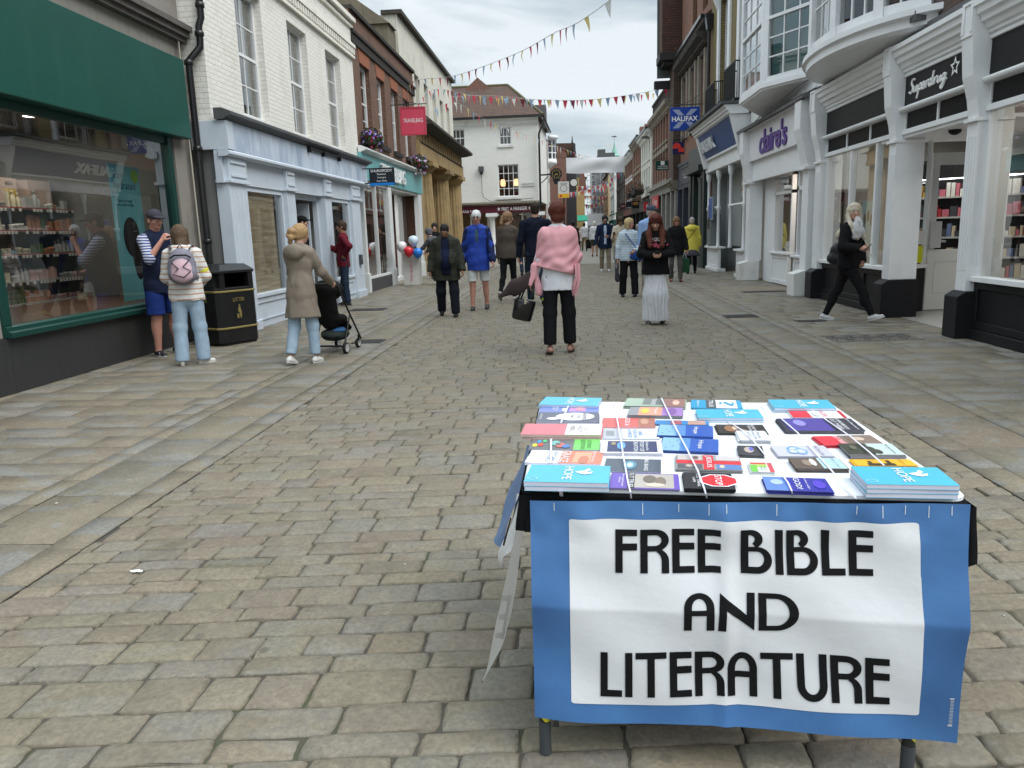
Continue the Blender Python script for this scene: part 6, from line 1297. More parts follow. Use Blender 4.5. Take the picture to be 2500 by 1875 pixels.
for lx, ly in ((.045, -.045), (.985, -.03), (.045, TD-.06), (.965, TD-.06)):
 mb = MB(); mb.tube([(lx, ly+.07, TZ-.06), (lx, ly, .1)], .0155, 14); mb.tube([(lx, ly, .1), (lx, ly, 0.0)], .017, 14, 1); mb.build('leg', [HAZ, mat('leg_foot_grey', (.05, .055, .06), .5)], t)
BU0, BU1 = .020, TW-.010; BH = .600
def bdisp(u, v):
 """u 0..1 across, v 0..1 down: how far the sheet stands out, and its x and z shift"""
 cre = .465+.02*u
 tent = max(0, 1-abs(v-cre)/(.30 if v < cre else .36))
 d = .012+(.050-.02*u)*v+.026*tent**1.5*(.55+.6*abs(u-.45))
 d += .008*max(0, 1-abs(u-.47)/.03)*min(1, v*8)
 d += .0048*math.sin(u*46+2*math.sin(9*u))*math.exp(-((v-.085)/.06)**2)
 d += .004*math.exp(-((v-.22-.05*math.sin(5*u))/.07)**2)*math.sin(7*u+1)+.005*math.sin(11*u+7*v)*v+.003*math.sin(19*u-13*v)
 dz = -.010*v*math.sin(PI*min(1, u/.47))*(u < .47)-v*.022*max(0, (u-.47)/.53)
 dx = .003*tent*(u > .9)+.004*v*u
 return d, dx, dz
def bpt(u, v, lift=0):
 d, dx, dz = bdisp(u, v)
 return Vector((BU0+(BU1-BU0)*u+dx, -.012-d-lift, TZ-.030+.022*u-BH*v+dz))
a = NT('banner_blue'); c = a.coord()
a.base(a.mix(a.ramp(a.noise(c, 3.5, 3, .5), (.35, 0.), (.65, 1.)), (.038, .115, .285), (.060, .175, .40))); a.b.inputs['Roughness'].default_value = .33; a.bump(a.noise(c, 14, 5, .6), .12, .01)
BB = a.mat
a = NT('banner_white'); c = a.coord(); a.base(a.mix(a.noise(c, 5, 4), (.60, .61, .63), (.68, .685, .70))); a.b.inputs['Roughness'].default_value = .3; a.bump(a.noise(c, 9, 6, .6), .22, .012); BWH = a.mat
bt = empty('front_banner', TO, 0, 'blue bordered vinyl banner reading FREE BIBLE AND LITERATURE hanging on the table front', 'banner')
nx, nz = 200, 90
V = [bpt(i/nx, j/nz) for i in range(nx+1) for j in range(nz+1)]
mb = MB(); mb.add(V, [(i*(nz+1)+j, i*(nz+1)+j+1, (i+1)*(nz+1)+j+1, (i+1)*(nz+1)+j) for i in range(nx) for j in range(nz)], 0, True); mb.build('blue_sheet', BB, bt)
PB = bt.matrix_basis.inverted() if False else TI
def drape2d(name, loops_faces, m, lift, step=.02, parent=bt):
 """flat geometry in banner uv space (u, v), cut fine and laid on the sheet"""
 v, f = loops_faces
 bm = bmesh.new(); vs = [bm.verts.new((p[0], p[1], 0)) for p in v]
 for fc in f:
  try: bm.faces.new([vs[i] for i in fc])
  except ValueError: pass
 for ax, st_ in ((0, step), (1, step)):
  lo = min(p[ax] for p in v); hi = max(p[ax] for p in v); q = math.ceil(lo/st_)*st_
  while q < hi:
   co = (q, 0, 0) if ax == 0 else (0, q, 0); no = (1, 0, 0) if ax == 0 else (0, 1, 0)
   bmesh.ops.bisect_plane(bm, geom=bm.verts[:]+bm.edges[:]+bm.faces[:], plane_co=co, plane_no=no, dist=1e-6); q += st_
 for w in bm.verts: w.co = SH @ bpt(w.co.x, w.co.y, lift)
 me = bpy.data.meshes.new(name); bm.to_mesh(me); bm.free(); me.materials.append(m)
 me.polygons.foreach_set('use_smooth', [True]*len(me.polygons))
 o = bpy.data.objects.new(name, me); COL.objects.link(o); o.parent = parent; return o
def uv_of(px, py):
 u, v, st_ = .5, .5, .5
 def err(u, v):
  p = TM @ bpt(u, v)-Vector((0, 0, CAM_H)); z = p.dot(_f); return (1250+FPX*p.dot(_r2)/z-px)**2+(937.5-FPX*p.dot(_u2)/z-py)**2
 while st_ > 1e-5:
  u, v = min(((u+i*st_, v+j*st_) for i in (-1, 0, 1) for j in (-1, 0, 1)), key=lambda q: err(*q)); st_ *= .7
 return u, v
def quadmap(v, corners):
 """0..1 box to the banner spot whose corners sit at these pixels: top left, top right, bottom right, bottom left"""
 A_, B_, C_, D_ = [Vector(uv_of(*c_)) for c_ in corners]
 return [tuple((A_*(1-x)+B_*x)*(1-y)+(D_*(1-x)+C_*x)*y) for x, y in v]
rp = quadmap(rrect(0, 1, 0, 1, .012, 4), ((1389, 1266), (2243, 1276), (2243, 1746), (1395, 1716))); drape2d('white_panel', (rp, [tuple(range(len(rp)))]), BWH, .0014, .01)
def arc(cx_, cy_, rx, ry_, a0, a1, n=14): return [(cx_+rx*math.cos(R(a0+(a1-a0)*k/n)), cy_+ry_*math.sin(R(a0+(a1-a0)*k/n))) for k in range(n+1)]
S_ = .165
def rect(x0, y0, x1, y1): return [(x0, y0), (x1, y0), (x1, y1), (x0, y1)]
def band(outer, inner): return [[outer[i], outer[i+1], inner[i+1], inner[i]] for i in range(len(outer)-1)]
def glyph(ch):
 s = S_; P = []
 if ch in 'FEL':
  w = .49; P = [rect(0, 0, s, 1)]
  if ch != 'L': P += [rect(s, .85, w, 1), rect(s, .52, w, .68)]
  if ch in 'EL': P.append(rect(s, 0, w, .15))
  return P, w
 if ch == 'I': return [rect(0, 0, s, 1)], s
 if ch == 'T': w = .70; return [rect(0, .86, w, 1), rect(w/2-s/2, 0, w/2+s/2, .86)], w
 if ch == 'R':
  w = .64; P = [rect(0, 0, s, 1)]; cy_ = .745
  P += [rect(s, .86, .33, 1), rect(s, .49, .36, .615)]
  P += band(arc(.33, .745, .31, .255, 90, -90), arc(.33, .7375, .145, .1225, 90, -90))
  P += band(arc(.30, .27, .34, .30, 70, 0), arc(.30, .27, .175, .22, 70, 0)); P += [rect(.475, 0, .64, .271)]; return P, w
 if ch == 'B':
  w = .66; P = [rect(0, 0, s, 1), rect(s, 0, .34, .15), rect(s, .5, .34, .61)]
  P += band(arc(.34, .305, .32, .305, 90, -90), arc(.34, .325, .155, .175, 90, -90))
  P += band(arc(.20, .78, .27, .22, 90, -62), arc(.20, .78, .10, .10, 90, -62)); P += [rect(s, .88, .21, 1)]; return P, w
 if ch == 'A':
  w = .64; P = band(arc(w/2, .62, w/2, .38, 180, 0), arc(w/2, .62, w/2-s, .235, 180, 0)); P += [rect(0, 0, s, .62), rect(w-s, 0, w, .62), rect(s, .42, w-s, .56)]; return P, w
 if ch == 'U': w = .64; P = band(arc(w/2, .34, w/2, .34, 180, 360), arc(w/2, .34, w/2-s, .19, 180, 360)); P += [rect(0, .34, s, 1), rect(w-s, .34, w, 1)]; return P, w
 if ch == 'D': w = .82; P = [rect(0, 0, s, 1), rect(s, .86, .36, 1), rect(s, 0, .36, .14)]; P += band(arc(.36, .5, .46, .5, 90, -90), arc(.36, .5, .27, .36, 90, -90)); return P, w
 if ch == 'N':
  w = .78; P = [[(0, 0), (s, 0), (.2, .62), (.05, 1)], [(w-s, .2), (w, .0), (w, 1), (w-s, 1)], [(.05, 1), (.16, .75), (w-s, .2), (w, .0)][::1]]
  P = [[(.0, 0), (s, 0), (s+.02, .68), (.05, 1)], [(.05, 1), (.12, .62), (w-.02, 0), (w-.02, .26)], [(w-s-.02, .23), (w-.02, .05), (w, 1), (w-s, 1)]]
  return P, w
def word_geo(txt, gap=.07, spc=.36):
 x = 0; items = []
 for ch in txt:
  if ch == ' ': x += spc; continue
  P, w = glyph(ch); items += [[(x+p[0], p[1]) for p in poly] for poly in P]; x += w+gap
 W = x-gap; v = []; f = []
 for poly in items:
  b_ = len(v); v += [(p[0]/W, 1-p[1]) for p in poly]; f.append(tuple(range(b_, b_+len(poly))))
 return v, f
INK = mat('banner_ink', (.008, .008, .009), .5, .1, 8, spec=.12)
for w_, cn in (('FREE BIBLE', ((1502, 1291), (2131, 1296), (2131, 1405), (1502, 1397))), ('AND', ((1669, 1447), (1949, 1450), (1949, 1540), (1669, 1538))), ('LITERATURE', ((1466, 1590), (2171, 1608), (2171, 1718), (1466, 1698)))):
 v_, f_ = word_geo(w_); drape2d('lettering', (quadmap(v_, cn), f_), INK, .0034, .01)
for k, q in enumerate((.06, .275, .36, .43, .47, .585, .76, .815, .865, .915, .962)):
 drape2d('stitch', (rect(q-.0008, .008, q+.0008, .045+.012*(k % 2)), [(0, 1, 2, 3)]), mat('thread_white', (.6, .65, .7), .6), .0015)
vs = []; fs = []
for k in range(26):
 y_ = .80+.125*k/26
 if k in (0, 25): pts = rect(.976, y_, .986, y_+.006)
 else: pts = rect(.978, y_, .986, y_+.0012+.0012*(k % 3 == 0))
 vs += pts; fs.append(tuple(range(len(vs)-4, len(vs))))
drape2d('printers_mark', (vs, fs), mat('print_pale', (.5, .52, .55), .6), .0015)
MB.X = None
def sheet(name, A, B, m, label, n=14, wob=.006, mark=None):
 O = A[0].copy(); s = empty(name, O, 0, label, 'banner'); V = []
 for i in range(n+1):
  k = i/n
  def pl(Q): x = k*(len(Q)-1); j = min(int(x), len(Q)-2); return Q[j].lerp(Q[j+1], x-j)
  a_, b_ = pl(A), pl(B)
  for j in range(7): q = j/6; p = a_.lerp(b_, q)-O; p.x += wob*math.sin(9*k+4*q); V.append(p)
 mb = MB(); mb.add(V, [(i*7+j, i*7+j+1, (i+1)*7+j+1, (i+1)*7+j) for i in range(n) for j in range(6)], 0, True); o = mb.build('sheet', m, s)
 return s
a = NT('banner_reverse'); a.base((.40, .385, .36)); a.b.inputs['Roughness'].default_value = .5; BREV = a.mat
sA = [at(1287, 1086, 2.45), at(1245, 1200, 2.5), at(1203, 1319, 2.55)]; sB = [at(1296, 1100, 2.2), at(1268, 1200, 2.25), at(1226, 1340, 2.35)]
s1 = sheet('blue_side_banner', sA, sB, BB, 'narrow blue flap of a side banner blown out from the table\'s left edge')
s1b = sheet('white_side_banner', [at(1262, 1205, 2.3), at(1240, 1290, 2.32), at(1222, 1345, 2.33), at(1215, 1372, 2.34), at(1226, 1392, 2.34)], [at(1285, 1205, 2.1), at(1262, 1290, 2.15), at(1243, 1345, 2.18), at(1232, 1362, 2.2), at(1230, 1385, 2.3)], BWH, 'white strip of the side banner with a black letter bar beside the blue flap')
mb = MB(); O_ = s1b.location; mb.add([at(1246, 1263, 2.12)-O_, at(1249, 1266, 2.11)-O_, at(1231, 1334, 2.16)-O_, at(1227, 1330, 2.17)-O_], [(0, 1, 2, 3)]); mb.build('letter_bar', INK, s1b)
gA = [at(1272, 1206, 2.18), at(1247, 1345, 2.16), at(1224, 1480, 2.13), at(1196, 1590, 2.10), at(1177, 1668, 2.06)]
gB = [at(1292, 1206, 1.97), at(1270, 1345, 1.95), at(1247, 1490, 1.95), at(1232, 1575, 1.96), at(1181, 1660, 2.05)]
s2 = sheet('grey_side_banner', gA, gB, BREV, 'grey reverse of a banner hanging in a long point from the table\'s left corner', wob=.004)
mb = MB()
ea, eb = at(1238, 1450, 2.0), at(1222, 1540, 2.0); d_ = Vector((.0, .0, 0))
for q in (0, .5, 1): c_ = ea.lerp(eb, q); mb.add([c_+Vector((-.012, -.02, .004))-s2.location, c_+Vector((.008, -.02, .006))-s2.location, c_+Vector((.006, -.02, -.012))-s2.location, c_+Vector((-.014, -.02, -.012))-s2.location], [(0, 1, 2, 3)])
mb.add([ea+Vector((.006, -.021, .008))-s2.location, ea+Vector((.012, -.021, .004))-s2.location, eb+Vector((.01, -.021, -.014))-s2.location, eb+Vector((.002, -.021, -.014))-s2.location], [(0, 1, 2, 3)])
mb.build('ghost_letter', mat('ghost_grey', (.29, .28, .265), .5), s2)
PAGES = mat('book_pages', (.56, .56, .66), .7, .08, 60); GREYP = mat('leaflet_edge', (.4, .4, .42), .6, .15, 90)
def cm(c): return mat('cover_%02d%02d%02d' % tuple(int(x*99) for x in c), c, .32, .10, 14, coat=.15)
def tm_(c): return mat('ink_%02d%02d%02d' % tuple(int(x*99) for x in c), c, .5, 0)
SKYB = (.075, .42, .58); WHT = (.78, .78, .8); BLK = (.015, .015, .018)
def zA(x, y): return (1250+x/3.687, 950+y/3.687)
def zB(x, y): return (1800+x/3.687, 950+y/3.687)
def cover_text(book, w, h, txt, tc, x, y, tw, th, z, rot=True, **kw):
 M = Matrix(((0, 1, 0, x), (-1, 0, 0, y), (0, 0, 1, z), (0, 0, 0, 1))) if rot else Matrix.Translation((x, y, z))
 return text_obj('title', txt, tm_(tc), M, book, w=tw, h=th, **kw)
def stack(corners, n, t, name, cover, label, under, blocks=(), texts=(), shapes=None, pages=PAGES, jitter=.003, seed=0, base=TZ):
 """corners of the top cover in pixels: back left, back right, front right, front left"""
 t *= .6 if t < .0075 else 1
 zt = base+n*t+.001
 P = [onz(*c_, zt) for c_ in corners]; BLc, BRc, FRc, FLc = P
 ctr = (BLc+BRc+FRc+FLc)/4; ax = ((FRc-FLc)+(BRc-BLc))/2; w = ax.length; h = ((BLc-FLc).length+(BRc-FRc).length)/2*.985
 ang = math.atan2(ax.y, ax.x); rr = random.Random(seed+n*7+int(w*1e4))
 for k in range(n):
  top = k == n-1; dx, dy, da = (0, 0, 0) if top else (rr.uniform(-jitter, jitter)*1.6, rr.uniform(-jitter, jitter), rr.uniform(-.02, .02))
  loc = Vector((ctr.x+dx, ctr.y+dy, 0)); loc.z = base+.0005+k*t
  lb = label if top else (under if n > 1 else label)
  if not top and n > 2: lb = under
  o = empty(name, loc, ang+da, lb, name.replace('_', ' '), None if top else 'copies under the '+under.split(' under the ')[-1])
  mb = MB(); e = .0006; mb.box(-w/2+.001, w/2-.001, -h/2+.001, h/2-.001, e, t-e); mb.build('pages', pages, o)
  mb = MB(); mb.box(-w/2, w/2, -h/2, h/2, t-e+.0001, t-.0003); mb.box(-w/2, w/2, -h/2, h/2, 0, e-.0001); mb.build('cover', cm(cover), o)
  if top:
   for i_, (x0, x1, y0, y1, c_) in enumerate(blocks):
    mb = MB(); mb.box(-w/2+w*x0, -w/2+w*x1, -h/2+h*y0, -h/2+h*y1, t-.0002, t+.0001+.0001*i_); mb.build('cover_print', cm(c_), o)
   if shapes: shapes(o, w, h, t+.0009)
   for q, (txt, tc, x, y, tw, th) in enumerate(texts):
    cover_text(o, w, h, txt, tc, -w/2+w*x, -h/2+h*y, tw*h, th*w if th else None, t+.0016+.0001*q)
 return
def dove(o, w, h, z):
 mb = MB(); q = lambda x, y, e=0: (w*x-w/2, h*y-h/2, z+.0001+e)
 mb.add([q(.58, .60), q(.62, .52), q(.68, .46), q(.72, .62), q(.66, .66)], [(0, 1, 2, 3, 4)]); mb.add([q(.63, .5, 2e-4), q(.80, .62, 2e-4), q(.78, .50, 2e-4), q(.70, .44, 2e-4)], [(0, 1, 2, 3)]); mb.add([q(.66, .6, 4e-4), q(.74, .8, 4e-4), q(.77, .70, 4e-4), q(.71, .56, 4e-4)], [(0, 1, 2, 3)]); mb.build('dove', tm_(WHT), o)
 mb = MB(); n = 20; cx_, cy_ = w*.09-w/2, h*.17-h/2
 mb.add([(cx_+r_*math.cos(2*PI*k/n), cy_+r_*math.sin(2*PI*k/n)*.8, z+.0001) for r_ in (.014, .011) for k in range(n)], [(k, (k+1) % n, n+(k+1) % n, n+k) for k in range(n)]); mb.build('round_mark', tm_((.35, .65, .75)), o)
def hope(c_, n, where, t=.014):
 stack(c_, n, t, 'book', SKYB, f'sky blue HOPE book with a white dove, {where}', f'sky blue paperback under the top HOPE book {where}', texts=[('HOPE', WHT, .50, .5, .74, .115)], shapes=dove, jitter=.002)
def spots(items, nm='cover_print'):
 def fn(o, w, h, z):
  for i, (x, y, rx, ry_, c_) in enumerate(items):
   mb = MB(); n = 18; mb.add([(w*x-w/2+w*rx*math.cos(2*PI*k/n), h*y-h/2+h*ry_*math.sin(2*PI*k/n), z+.0001*i) for k in range(n)], [tuple(range(n))]); mb.build(nm, tm_(c_), o)
 return fn
hope([zA(280, 65), zA(787, 78), zA(787, 150), zA(265, 140)], 2, 'at the far left corner of the table', .008)
stack([zA(262, 152), zA(775, 152), zA(790, 205), zA(255, 205)], 2, .006, 'booklet', (.17, .22, .55), 'blue violet booklet lettered JESUS behind the grey balloon cover', 'blue violet booklet under the JESUS one', blocks=[(.5, .78, .1, .9, (.5, .25, .5))], texts=[('WHO IS\nJESUS', WHT, .25, .5, .7, .1)], shapes=spots([(.68, .5, .07, .3, (.7, .3, .35)), (.42, .35, .05, .3, WHT)]))
stack([zA(232, 207), zA(765, 207), zA(788, 288), zA(226, 293)], 3, .007, 'booklet', (.10, .11, .15), 'dark slate booklet with a white speech balloon', 'dark slate booklet under the balloon one', shapes=spots([(.62, .5, .32, .42, WHT), (.27, .3, .11, .13, WHT)]), texts=[('ANSWERS\nFOR\nPanic!', (.1, .1, .14), .68, .5, .7, .26), ('MIKE GASCOYNE', WHT, .06, .5, .6, .03)])
stack([zA(110, 312), zA(805, 308), zA(812, 415), zA(92, 403)], 2, .0085, 'book', (.70, .17, .20), 'thick pink and white NEW HOLY BIBLE overhanging the left edge', 'pink bible under the top HOLY BIBLE', blocks=[(.55, 1, 0, 1, WHT)], texts=[('HOLY\nBIBLE', (.35, .3, .3), .68, .5, .62, .16), ('NEW', (.45, .35, .35), .8, .5, .3, .05)], pages=mat('bible_pages', (.5, .45, .38), .7, .1, 60))
stack([zA(168, 452), zA(785, 447), zA(795, 550), zA(163, 540)], 1, .006, 'booklet', (.13, .13, .14), 'booklet with a coloured ribbon helix and green half lettered ULTIMATE QUESTIONS', '', blocks=[(.63, 1, 0, 1, (.16, .55, .12))], texts=[('ULTIMATE\nQUESTIONS', (.05, .2, .04), .80, .5, .9, .16)], shapes=spots([(.07, .4, .035, .14, (.75, .65, .05)), (.15, .45, .04, .16, (.65, .08, .06)), (.12, .75, .03, .14, (.05, .3, .6)), (.2, .8, .03, .12, (.1, .5, .2)), (.36, .6, .07, .22, (.2, .45, .4)), (.44, .4, .07, .22, (.55, .15, .12)), (.40, .5, .04, .12, (.13, .13, .14)), (.52, .3, .06, .16, (.1, .2, .5))]))
stack([zA(150, 545), zA(805, 562), zA(825, 675), zA(143, 658)], 1, .008, 'booklet', WHT, 'white and terracotta booklet lettered GRACE', '', blocks=[(.44, 1, 0, 1, (.62, .20, .13)), (.62, .85, .1, .9, (.7, .35, .22))], texts=[('GRACE', WHT, .51, .5, .92, .11), ('FOR\nYOU', (.2, .3, .45), .32, .5, .8, .12), ('John Macarthur', WHT, .88, .5, .85, .05)], shapes=spots([(.76, .3, .07, .3, (.5, .2, .14))]))
hope([zA(145, 677), zA(855, 687), zA(902, 848), zA(137, 828)], 2, 'at the near left corner', .0125)
stack([zA(808, 257), zA(1270, 257), zA(1308, 348), zA(815, 340)], 1, .006, 'booklet', (.60, .11, .10), 'red booklet lettered GOD & I in the second column', '', blocks=[(.68, 1, 0, 1, (.38, .14, .10))], texts=[('GOD & I', WHT, .48, .5, .85, .09)], shapes=spots([(.8, .6, .08, .3, (.5, .28, .2))]))
stack([zA(822, 357), zA(1305, 352), zA(1330, 448), zA(820, 443)], 1, .006, 'booklet', (.45, .47, .52), 'pale grey booklet lettered ARE YOU IN A MESS', '', blocks=[(.05, .2, .3, .8, (.25, .26, .28)), (.35, 1, 0, 1, (.66, .67, .72))], texts=[('ARE\nYOU IN\nA MESS?', (.12, .25, .5), .58, .5, .85, .26)])
stack([zA(798, 456), zA(1330, 458), zA(1372, 578), zA(812, 570)], 3, .006, 'booklet', WHT, 'white booklet with a night sky picture lettered STORY OF CREATION', 'white booklet under the night sky one', blocks=[(.1, .92, .08, .92, (.03, .04, .12))], texts=[('STORY OF\nCREATION', WHT, .62, .5, .85, .17), ('Evidence for', WHT, .76, .5, .7, .05)], shapes=spots([(.33, .55, .07, .3, (.15, .35, .65)), (.2, .7, .04, .14, (.3, .25, .15))]))
stack([zA(822, 617), zA(1325, 632), zA(1358, 748), zA(850, 738)], 1, .006, 'booklet', (.07, .09, .12), 'dark booklet with a star burst lettered BIG BANG', '', texts=[('BIG BANG', WHT, .74, .5, .85, .07)], shapes=spots([(.45, .5, .12, .32, (.12, .25, .35)), (.45, .5, .06, .18, (.4, .6, .7)), (.45, .5, .025, .09, WHT)]))
stack([zA(865, 748), zA(1470, 762), zA(1532, 903), zA(908, 885)], 2, .004, 'booklet', (.14, .08, .42), 'purple booklet with a brown photograph lettered IS IT TRUE', 'purple booklet under the IS IT TRUE one', blocks=[(.36, .93, .05, .95, (.42, .38, .34)), (.26, .36, 0, 1, BLK)], texts=[('IS IT TRUE?', WHT, .31, .5, .9, .07), ('The resurrection\nof Jesus', WHT, .16, .5, .85, .09)], shapes=spots([(.58, .6, .1, .25, (.16, .13, .11)), (.74, .45, .08, .3, (.2, .16, .13)), (.66, .22, .14, .12, (.6, .5, .42))]))
stack([zA(1012, 76), zA(1555, 90), zA(1560, 158), zA(1030, 150)], 5, .004, 'leaflet', (.33, .42, .33), 'pale green leaflet with people pictures at the back of the table', 'leaflet under the pale green one', blocks=[(.3, .65, .2, 1, (.16, .17, .16)), (.65, 1, 0, 1, (.3, .16, .14))], texts=[('THE KEY', WHT, .48, .5, .8, .07)], shapes=spots([(.85, .5, .06, .3, (.6, .4, .32))]), pages=GREYP)
stack([zA(1037, 155), zA(1525, 168), zA(1545, 238), zA(1075, 233)], 5, .004, 'leaflet', (.25, .25, .27), 'grey leaflet with an orange to violet flame picture', 'leaflet under the flame picture one', blocks=[(.18, .62, .0, 1, (.70, .32, .22)), (.62, 1, 0, 1, (.36, .20, .5))], texts=[('Prayer', WHT, .5, .5, .8, .08)], shapes=spots([(.3, .5, .08, .3, (.75, .5, .1)), (.8, .5, .09, .4, (.2, .1, .3))]), pages=GREYP)
stack([zA(1282, 274), zA(1760, 287), zA(1768, 318), zA(1300, 314)], 3, .004, 'leaflet', (.05, .22, .5), 'thin strip of a blue leaflet behind the Hope cards', 'leaflet under the thin blue strip', blocks=[(.3, .5, 0, 1, (.4, .1, .12)), (.62, .95, 0, 1, (.5, .3, .25))], pages=GREYP)
for i, (cc, nm) in enumerate((([zA(1303, 317), zA(1790, 327), zA(1828, 430), zA(1340, 412)], 'farther'), ([zA(1342, 432), zA(1840, 447), zA(1878, 570), zA(1355, 545)], 'nearer'))):
 stack(cc, 4, .004, 'leaflet', (.03, .10, .42), f'deep blue leaflet lettered Hope with birds, the {nm} of the two', f'leaflet under the {nm} blue Hope card', blocks=[(.0, .33, 0, 1, (.25, .45, .62)), (.33, .5, 0, 1, (.10, .25, .55))], texts=[('Hope', WHT, .68, .5, .62, .11)], shapes=spots([(.08+.06*k, .2+.13*((k*3) % 5), .008, .03, (.05, .08, .2)) for k in range(5)]), pages=mat('blue_edge', (.12, .14, .3), .6))
stack([zA(1477, 587), zA(2043, 602), zA(2083, 732), zA(1482, 712)], 4, .004, 'leaflet', (.30, .30, .30), 'leaflet with a red cross band lettered JESUS', 'leaflet under the red JESUS one', blocks=[(0, 1, .38, .62, (.62, .03, .04)), (.42, .58, 0, 1, (.62, .03, .04)), (.02, .4, .65, .98, (.5, .45, .42)), (.02, .4, .03, .35, (.10, .10, .12)), (.62, .98, .03, .35, (.10, .2, .45)), (.62, .98, .65, .98, (.55, .5, .5))], texts=[('JESUS', WHT, .5, .5, .8, .10)], shapes=spots([(.3, .8, .05, .12, (.15, .1, .1)), (.7, .2, .04, .1, (.6, .5, .35)), (.2, .2, .06, .1, (.4, .35, .3))]), pages=GREYP)
def stop_sign(o, w, h, z):
 for rr_, c_, dz in ((.40, WHT, 0), (.36, (.62, .02, .03), .0001)):
  mb = MB(); mb.add([(w*.70-w/2+h*rr_*math.cos(PI/8+PI/4*k), h*.5-h/2+h*rr_*math.sin(PI/8+PI/4*k), z+dz) for k in range(8)], [tuple(range(8))]); mb.build('octagon', tm_(c_), o)
stack([zA(1527, 746), zA(1950, 752), zA(2038, 905), zA(1580, 888)], 6, .003, 'leaflet', BLK, 'black leaflet with a red STOP octagon in the front row', 'leaflet under the STOP one', texts=[('STOP', WHT, .70, .5, .6, .14), ('YOU THINK\nI AM', WHT, .24, .5, .85, .14)], shapes=stop_sign, pages=mat('black_edge', (.05, .05, .055), .6))
stack([zA(1590, 91), zA(2040, 101), zA(2078, 172), zA(1640, 168)], 4, .003, 'leaflet', (.04, .32, .55), 'white and blue leaflet with a big question mark at the back', 'leaflet under the question mark one', blocks=[(.3, .5, 0, 1, (.09, .10, .11)), (.5, .92, 0, 1, WHT)], texts=[('?', (.05, .3, .5), .72, .5, .5, .3), ('TRUE', WHT, .4, .5, .8, .09), ('What is it?', WHT, .14, .5, .7, .05)])
hope([zA(1637, 175), zB(182, 182), zB(243, 258), zA(1690, 262)], 2, 'in the middle of the far row', .008)
stack([zA(1822, 312), zB(220, 320), zB(288, 395), zA(1870, 398)], 4, .003, 'leaflet', (.03, .025, .02), 'dark leaflet with a face and thorn picture', 'leaflet under the face picture one', texts=[('HE DIED FOR\nYOUR SINS', WHT, .72, .5, .8, .14)], shapes=spots([(.27, .5, .12, .35, (.25, .13, .07)), (.38, .55, .06, .2, (.6, .45, .35)), (.5, .3, .1, .12, (.3, .2, .15))]), pages=GREYP)
stack([zB(-15, 372), zB(240, 372), zB(297, 460), zB(28, 455)], 6, .0035, 'leaflet', (.70, .71, .74), 'small white text card on its own stack', 'card under the small white text one', texts=[('What does\nit mean to be\nborn again', (.10, .16, .25), .55, .5, .85, .45)])
stack([zB(-5, 500), zB(215, 512), zB(258, 590), zB(40, 590)], 4, .004, 'leaflet', (.05, .05, .055), 'small dark card with an open hand and violet oval', 'card under the open hand one', shapes=spots([(.4, .5, .2, .32, (.42, .34, .3)), (.5, .6, .09, .22, (.12, .12, .45))]), pages=GREYP)
stack([zB(103, 657), zB(290, 662), zB(353, 745), zB(130, 740)], 4, .004, 'leaflet', (.72, .74, .72), 'tiny green and red card among the front stacks', 'card under the tiny green and red one', blocks=[(0, .3, 0, .75, (.16, .5, .06)), (.3, .75, .5, .8, (.4, .6, .15)), (.8, 1, 0, 1, (.6, .08, .1)), (.05, .75, .8, 1, (.6, .08, .05))], texts=[('HELP\nCARD', (.05, .2, .1), .55, .35, .5, .25)])
stack([zB(222, 782), zB(778, 802), zB(876, 925), zB(268, 908)], 5, .0035, 'leaflet', (.03, .03, .30), 'indigo leaflet lettered GOD? with a cloud picture', 'leaflet under the GOD? one', blocks=[(0, .36, 0, 1, (.12, .22, .55))], texts=[('GOD?', WHT, .52, .5, .82, .09), ('Is there really a', WHT, .66, .5, .8, .04)], shapes=spots([(.2, .6, .1, .2, (.35, .45, .7)), (.85, .5, .1, .3, (.08, .05, .45))]), pages=mat('blue_edge', (.12, .14, .3)))
hope([zB(262, 90), zB(800, 94), zB(905, 172), zB(350, 172)], 2, 'at the far right corner', .0085)
stack([zB(455, 190), zB(903, 192), zB(1012, 258), zB(502, 255)], 4, .003, 'leaflet', WHT, 'red and white leaflet with a looped ribbon', 'leaflet under the looped ribbon one', blocks=[(0, .36, 0, 1, (.62, .03, .05)), (.93, 1, 0, 1, (.55, .03, .05))], texts=[('HOPE', (.6, .1, .12), .62, .5, .8, .1)], shapes=spots([(.5, .5, .1, .3, (.55, .55, .58)), (.5, .5, .08, .22, WHT)]))
stack([zB(328, 259), zB(1015, 264), zB(1163, 370), zB(470, 375)], 5, .004, 'booklet', (.04, .04, .055), 'long violet and black booklet lettered IS ANYBODY OUT THERE', 'booklet under the IS ANYBODY OUT THERE one', blocks=[(.05, .62, .0, 1, (.08, .06, .30))], texts=[('IS ANYBODY\nOUT THERE?', WHT, .76, .5, .9, .12), ('John Blanchard', WHT, .92, .5, .85, .035)], shapes=spots([(.25, .6, .08, .25, (.25, .22, .55))]), pages=GREYP)
stack([zB(668, 410), zB(1210, 422), zB(1308, 482), zB(792, 518)], 5, .003, 'leaflet', (.66, .04, .06), 'bright red leaflet lettered IS IT TRUE with a brown picture', 'leaflet under the bright red one', blocks=[(.42, 1, 0, 1, (.22, .16, .13))], texts=[('IS IT TRUE?', WHT, .36, .5, .85, .09)], shapes=spots([(.7, .6, .1, .2, (.5, .4, .32))]))
